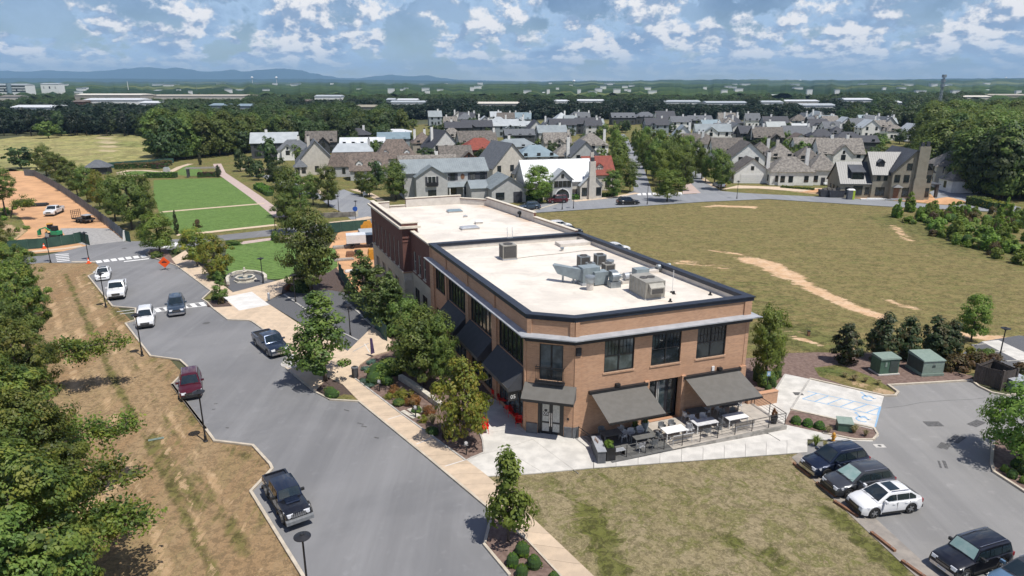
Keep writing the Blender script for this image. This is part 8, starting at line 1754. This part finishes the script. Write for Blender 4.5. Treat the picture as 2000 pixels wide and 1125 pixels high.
MB().box(.2,1.5,-.5,.5,.7,1.5).build('toolbox','black_metal',t_);MB().box(.0,1.8,-.7,.7,1.502,1.58).build('lid','cornice_metal',t_);MB().tube((2.0,0,.6),(3.3,0,.55),.06).build('drawbar','black_metal',t_)
for u,v,w,d,h,m,lb in ((68,402,5,2.4,.5,'rubber','black pile of pipes lying on the orange dirt'),(668,484,3,1.2,.4,'wood_weathered','pallet stack of planks on the building site'),(690,477,2.2,1.4,.8,'cornice_metal','white wrapped bundle on the building site'),(685,500,1.4,1,.8,'wood_brown','wooden trestle table on the building site'),(700,497,1.3,.9,.8,'rubber','black machine on the building site'),
      (718,467,3,4,1.6,'metal_pale','grey corrugated container beside the dark brick wall'),(715,447,2.2,1.6,1.6,'yellow_paint','yellow skip at the corner of the dark brick building'),(672,508,3,1,.3,'wood_weathered','timber boards laid on the orange soil'),(690,530,2.4,1.2,.25,'concrete_white','pale slabs stacked by the green screen'),(728,505,1.4,1.4,1.6,'yellow_paint','yellow lift beside the truck at the brick wall'),(735,500,.6,3,3.2,'blue_tarp','blue tarpaulin over the shop opening of the brick building')):
    t_ = small('material_stack' if h < 1.2 else 'container',lb,'building material' if h < 1.2 else 'container',u,v,R(18));MB().box(-w/2,w/2,-d/2,d/2,.0,h*.62).build('load',m,t_);MB().hexa([(-w/2+.05,-d/2+.05,h*.62),(w/2-.1,-d/2+.05,h*.62),(w/2-.1,d/2-.1,h*.62),(-w/2+.05,d/2-.1,h*.62)],[(-w/2+.12,-d/2+.1,h),(w/2-.25,-d/2+.1,h),(w/2-.25,d/2-.2,h),(-w/2+.12,d/2-.2,h)]).build('top_layer',m,t_)
for u,v,w,lb in ((1615,385,3.4,'left open black dumpster before the tan house'),(1634,386,3.8,'right open black dumpster before the tan house')):
    t_ = small('dumpster',lb,'dumpster',u,v,R(-4));MB().hexa([(-w/2+.3,0,.1),(w/2-.3,0,.1),(w/2-.3,1.6,.1),(-w/2+.3,1.6,.1)],[(-w/2,-.1,1.7),(w/2,-.1,1.7),(w/2,1.7,1.7),(-w/2,1.7,1.7)]).build('body','slate_dark',t_)
    r = random.Random(3);q = MB()
    for i in range(9):a = r.uniform(-w/2+.4,w/2-.4);q.box(a-.25,a+.25,r.uniform(.2,.5),r.uniform(.7,1.4),1.701,r.uniform(1.8,2.2))
    q.build('debris','shingle_tan',t_)['kind'] = 'stuff'
t_ = small('portable_toilet','portable toilet with a lime green door and white roof before the tan house','toilet',1660,389,R(-8));MB().box(-.75,.35,-.6,.6,0,2.2).build('cabin','slate_grey',t_);MB().box(.352,.8,-.6,.6,0,2.2).build('door','lime_paint',t_);MB().hexa([(-.8,-.65,2.2),(.85,-.65,2.2),(.85,.65,2.2),(-.8,.65,2.2)],[(-.5,-.4,2.45),(.6,-.4,2.45),(.6,.4,2.45),(-.5,.4,2.45)]).build('roof','white_paint',t_)
t_ = small('soil_pile','orange heap of soil beside the porch of the tan house','soil heap',1848,396);MB().lathe([(4.2,0),(3.0,.6),(1.2,1.1),(.2,1.3)],n=14,sx=1.2,sy=.6).build('heap','soil',t_)
for u,v,w,d,lb,m in ((1706,390,6,.6,'white sheet material lying along the front of the tan house','white_paint'),(1750,391,5,.5,'pale wrapped boards along the front of the tan house','cornice_metal')):
    t_ = small('material_stack',lb,'building material',u,v,R(-4));MB().box(-w/2,w/2,-d/2,d/2,0,.25).build('sheets',m,t_);MB().box(-w/4,w/3,-d/3,d/3,.251,.4).build('top_sheets',m,t_)
# round dark sign on the vertical street, for-sale style boards
t_ = small('round_sign','round dark blue sign on a post beside the vertical street','sign',695,430);MB().tube((0,0,0),(0,0,3.1),.04).build('post','black_metal',t_);MB().tube((0,-.06,2.3),(0,-.02,2.3),.5,n=20).build('disc','darkblue' if False else 'blue_tarp',t_)
t_ = small('notice_board','pale notice board beneath the small street trees','sign',714,385);MB().box(-.6,.6,-.03,.03,.5,1.3).build('panel','metal_pale',t_);MB().box(-.55,-.48,-.03,.03,0,.499).build('post','white_paint',t_)
t_ = small('stone_wall','low grey stone wall at the street corner behind the big tree','wall',664,424,R(15));MB().box(-4,3.2,-.2,.2,0,1.0).build('wall','shingle_tan',t_);MB().box(3.21,3.7,-.25,.25,0,1.5).build('pier','stone_pale',t_)
# garden wall and planks
gw = [(782,741),(806,756),(834,777),(861,797)];P_ = [Vector(G(*p)) for p in gw];t_ = thing('garden_wall','low pale stone wall running through the shrub bed','wall',(*P_[0],0))
for a,b in zip(P_[:-1],P_[1:]):
    k = 3
    for i in range(k):c,d = a.lerp(b,i/k),a.lerp(b,(i+1)/k-.012);MB().wbox(c,d,0,(d-c).length,0,.5,-.22,.22).build('capstone','stone_pale',t_,off=P_[0])
for i,(a,b) in enumerate((((786,803),(810,817)),((799,799),(818,814)),((817,796),(825,806)))):
    p,q = Vector(G(*a)),Vector(G(*b));t_ = thing('stepping_plank',['pale stepping slab nearest the pavement beside the garden sign','middle pale stepping slab in the shrub bed','short pale stepping slab by the rusty shrub'][i],'stepping stone',(*p,.0));MB().wbox(p,q,0,(q-p).length,.0,.06,-.2,.2).build('slab','stone_pale',t_,off=p)
# utility cabinets, enclosure, hydrant
t_ = small('utility_cabinet','dark green louvred switchgear cabinet on a concrete pad','utility cabinet',1738,733,R(8));MB().box(-1.5,1.3,0,2.1,0,.14).build('pad','concrete_white',t_);MB().box(-1.35,1.15,.15,1.95,.141,1.85).build('body','utility_green',t_);MB().hexa([(-1.45,.02,1.851),(1.25,.02,1.851),(1.25,2.05,1.851),(-1.45,2.05,1.851)],[(-1.4,.06,2.02),(1.2,.06,2.02),(1.2,1.9,2.1),(-1.4,1.9,2.1)]).build('lid','utility_pale',t_);MB().box(-.1,1.0,.1,.149,.3,1.7).build('door','utility_dark',t_);MB().box(-.75,-.5,.09,.149,1.0,1.5).build('lock_plate','utility_pale',t_)
t_.scale = (.78,.78,.86)
t_ = small('utility_cabinet','pale green transformer cabinet with a sloping lid','utility cabinet',1822,734,R(6));MB().box(-1.6,1.4,-.1,3.1,0,.28).build('plinth','utility_pale',t_);MB().box(-1.5,1.3,.0,3.0,.281,1.75).build('body','utility_pale',t_);MB().hexa([(-1.6,-.1,1.751),(1.4,-.1,1.751),(1.4,3.1,1.751),(-1.6,3.1,1.751)],[(-1.55,-.05,1.85),(1.35,-.05,1.85),(1.35,3.0,2.1),(-1.55,3.0,2.1)]).build('lid','utility_pale',t_)
MB().box(-1.508,-1.501,.1,2.9,.35,1.7).build('side_door','utility_dark',t_);MB().box(-.3,.1,-.03,-.001,1.0,1.25).build('warning_label','utility_dark',t_);MB().box(-.15,-.05,-.035,-.001,1.35,1.5).build('lock','chrome',t_)
t_.scale = (.76,.76,.86)
t_ = small('utility_box','small green utility box between the grasses of the island bed','utility cabinet',1650,845,R(-12));MB().hexa([(-.55,0,.05),(.55,0,.05),(.55,.8,.05),(-.55,.8,.05)],[(-.55,0,.75),(.55,0,.75),(.55,.8,.95),(-.55,.8,.95)]).build('body','utility_green',t_);MB().hexa([(-.6,-.05,.751),(.6,-.05,.751),(.6,.85,.951),(-.6,.85,.951)],[(-.6,-.05,.80),(.6,-.05,.80),(.6,.85,1.0),(-.6,.85,1.0)]).build('lid','utility_pale',t_)
t_ = small('fire_hydrant','yellow fire hydrant at the corner of the walk behind the navy suv','fire hydrant',1627,861,0,.05);MB().lathe([(.16,0),(.16,.06),(.11,.08),(.11,.5),(.14,.52),(.14,.58),(.1,.68),(.03,.74)],n=14).build('barrel','yellow_paint',t_);MB().tube((-.2,0,.38),(.2,0,.38),.06,n=10).build('outlet','yellow_paint',t_);MB().tube((0,-.19,.36),(0,0,.36),.075,n=10).build('outlet','yellow_paint',t_)
ex = [G(*p) for p in ((1902,748),(1953,762),(1980,757),(1933,735))];t_ = thing('timber_enclosure','dark brown timber plank enclosure open at the top by the lot corner','enclosure',(*ex[0],0))
for a,b in zip(ex,ex[1:]+ex[:1]):
    a,b = Vector(a),Vector(b);k = max(4,int((b-a).length/.16))
    for i in range(k):MB().wbox(a,b,(b-a).length*i/k,(b-a).length*(i+1)/k-.012,.05,1.82+random.uniform(-.03,.03),-.04,.0).build('plank','wood_dark',t_,off=ex[0])
    MB().wbox(a,b,-.05,(b-a).length+.05,1.6,1.7,-.1,-.042).wbox(a,b,-.05,(b-a).length+.05,.3,.4,-.1,-.042).build('rail','wood_dark',t_,off=ex[0]);MB().wbox(a,b,-.09,.09,0,1.95,-.09,.09).build('post','wood_dark',t_,off=ex[0])
t_ = small('trash_container','pale grey bin lid beside the timber enclosure at the right border','container',1995,765,R(10));MB().box(-.9,.9,0,1.6,0,1.0).build('body','utility_pale',t_);MB().box(-.95,.95,-.05,1.65,1.0,1.08).build('lid','cornice_metal',t_)
for a,b,lb in (((1550,906),(1582,931),'brown timber wheel stop in front of the navy suv'),((1595,944),(1633,971),'brown timber wheel stop in front of the grey suv'),((1629,980),(1675,1010),'brown timber wheel stop in front of the white suv'),((1701,1041),(1748,1078),'brown timber wheel stop of the empty bay'),((1761,1097),(1810,1132),'brown timber wheel stop in front of the black suv')):
    p,q = Vector(G(*a)),Vector(G(*b));t_ = thing('wheel_stop',lb,'wheel stop',(*p,0),0,'timber wheel stops');L = (q-p).length;MB().wbox(p,q,0,L,.005,.15,-.09,.09).build('timber','wood_brown',t_,off=p)
    for s in (.25,L-.3):MB().wbox(p,q,s,s+.05,.151,.17,-.025,.025).build('spike','steel_galv',t_,off=p)
t_ = small('access_cover','pale green irrigation cover lying in the dry grass','cover',305,858,R(25));MB().box(-.55,.55,-.12,.12,0,.05).build('lid','utility_pale',t_);MB().box(-.5,.5,-.02,.02,.051,.056).build('rib','utility_dark',t_)
for u,v,lb in ((1502,640 ,'small dark marker box in the meadow near the facade tree'),(1554,655,'short brown marker post on the meadow dirt')):
    t_ = small('marker_post',lb,'post',u+25,v,0);MB().box(-.12,.12,-.12,.12,0,.5).build('post','wood_brown',t_);MB().box(-.14,.14,-.14,.14,.501,.56).build('cap','rubber',t_)
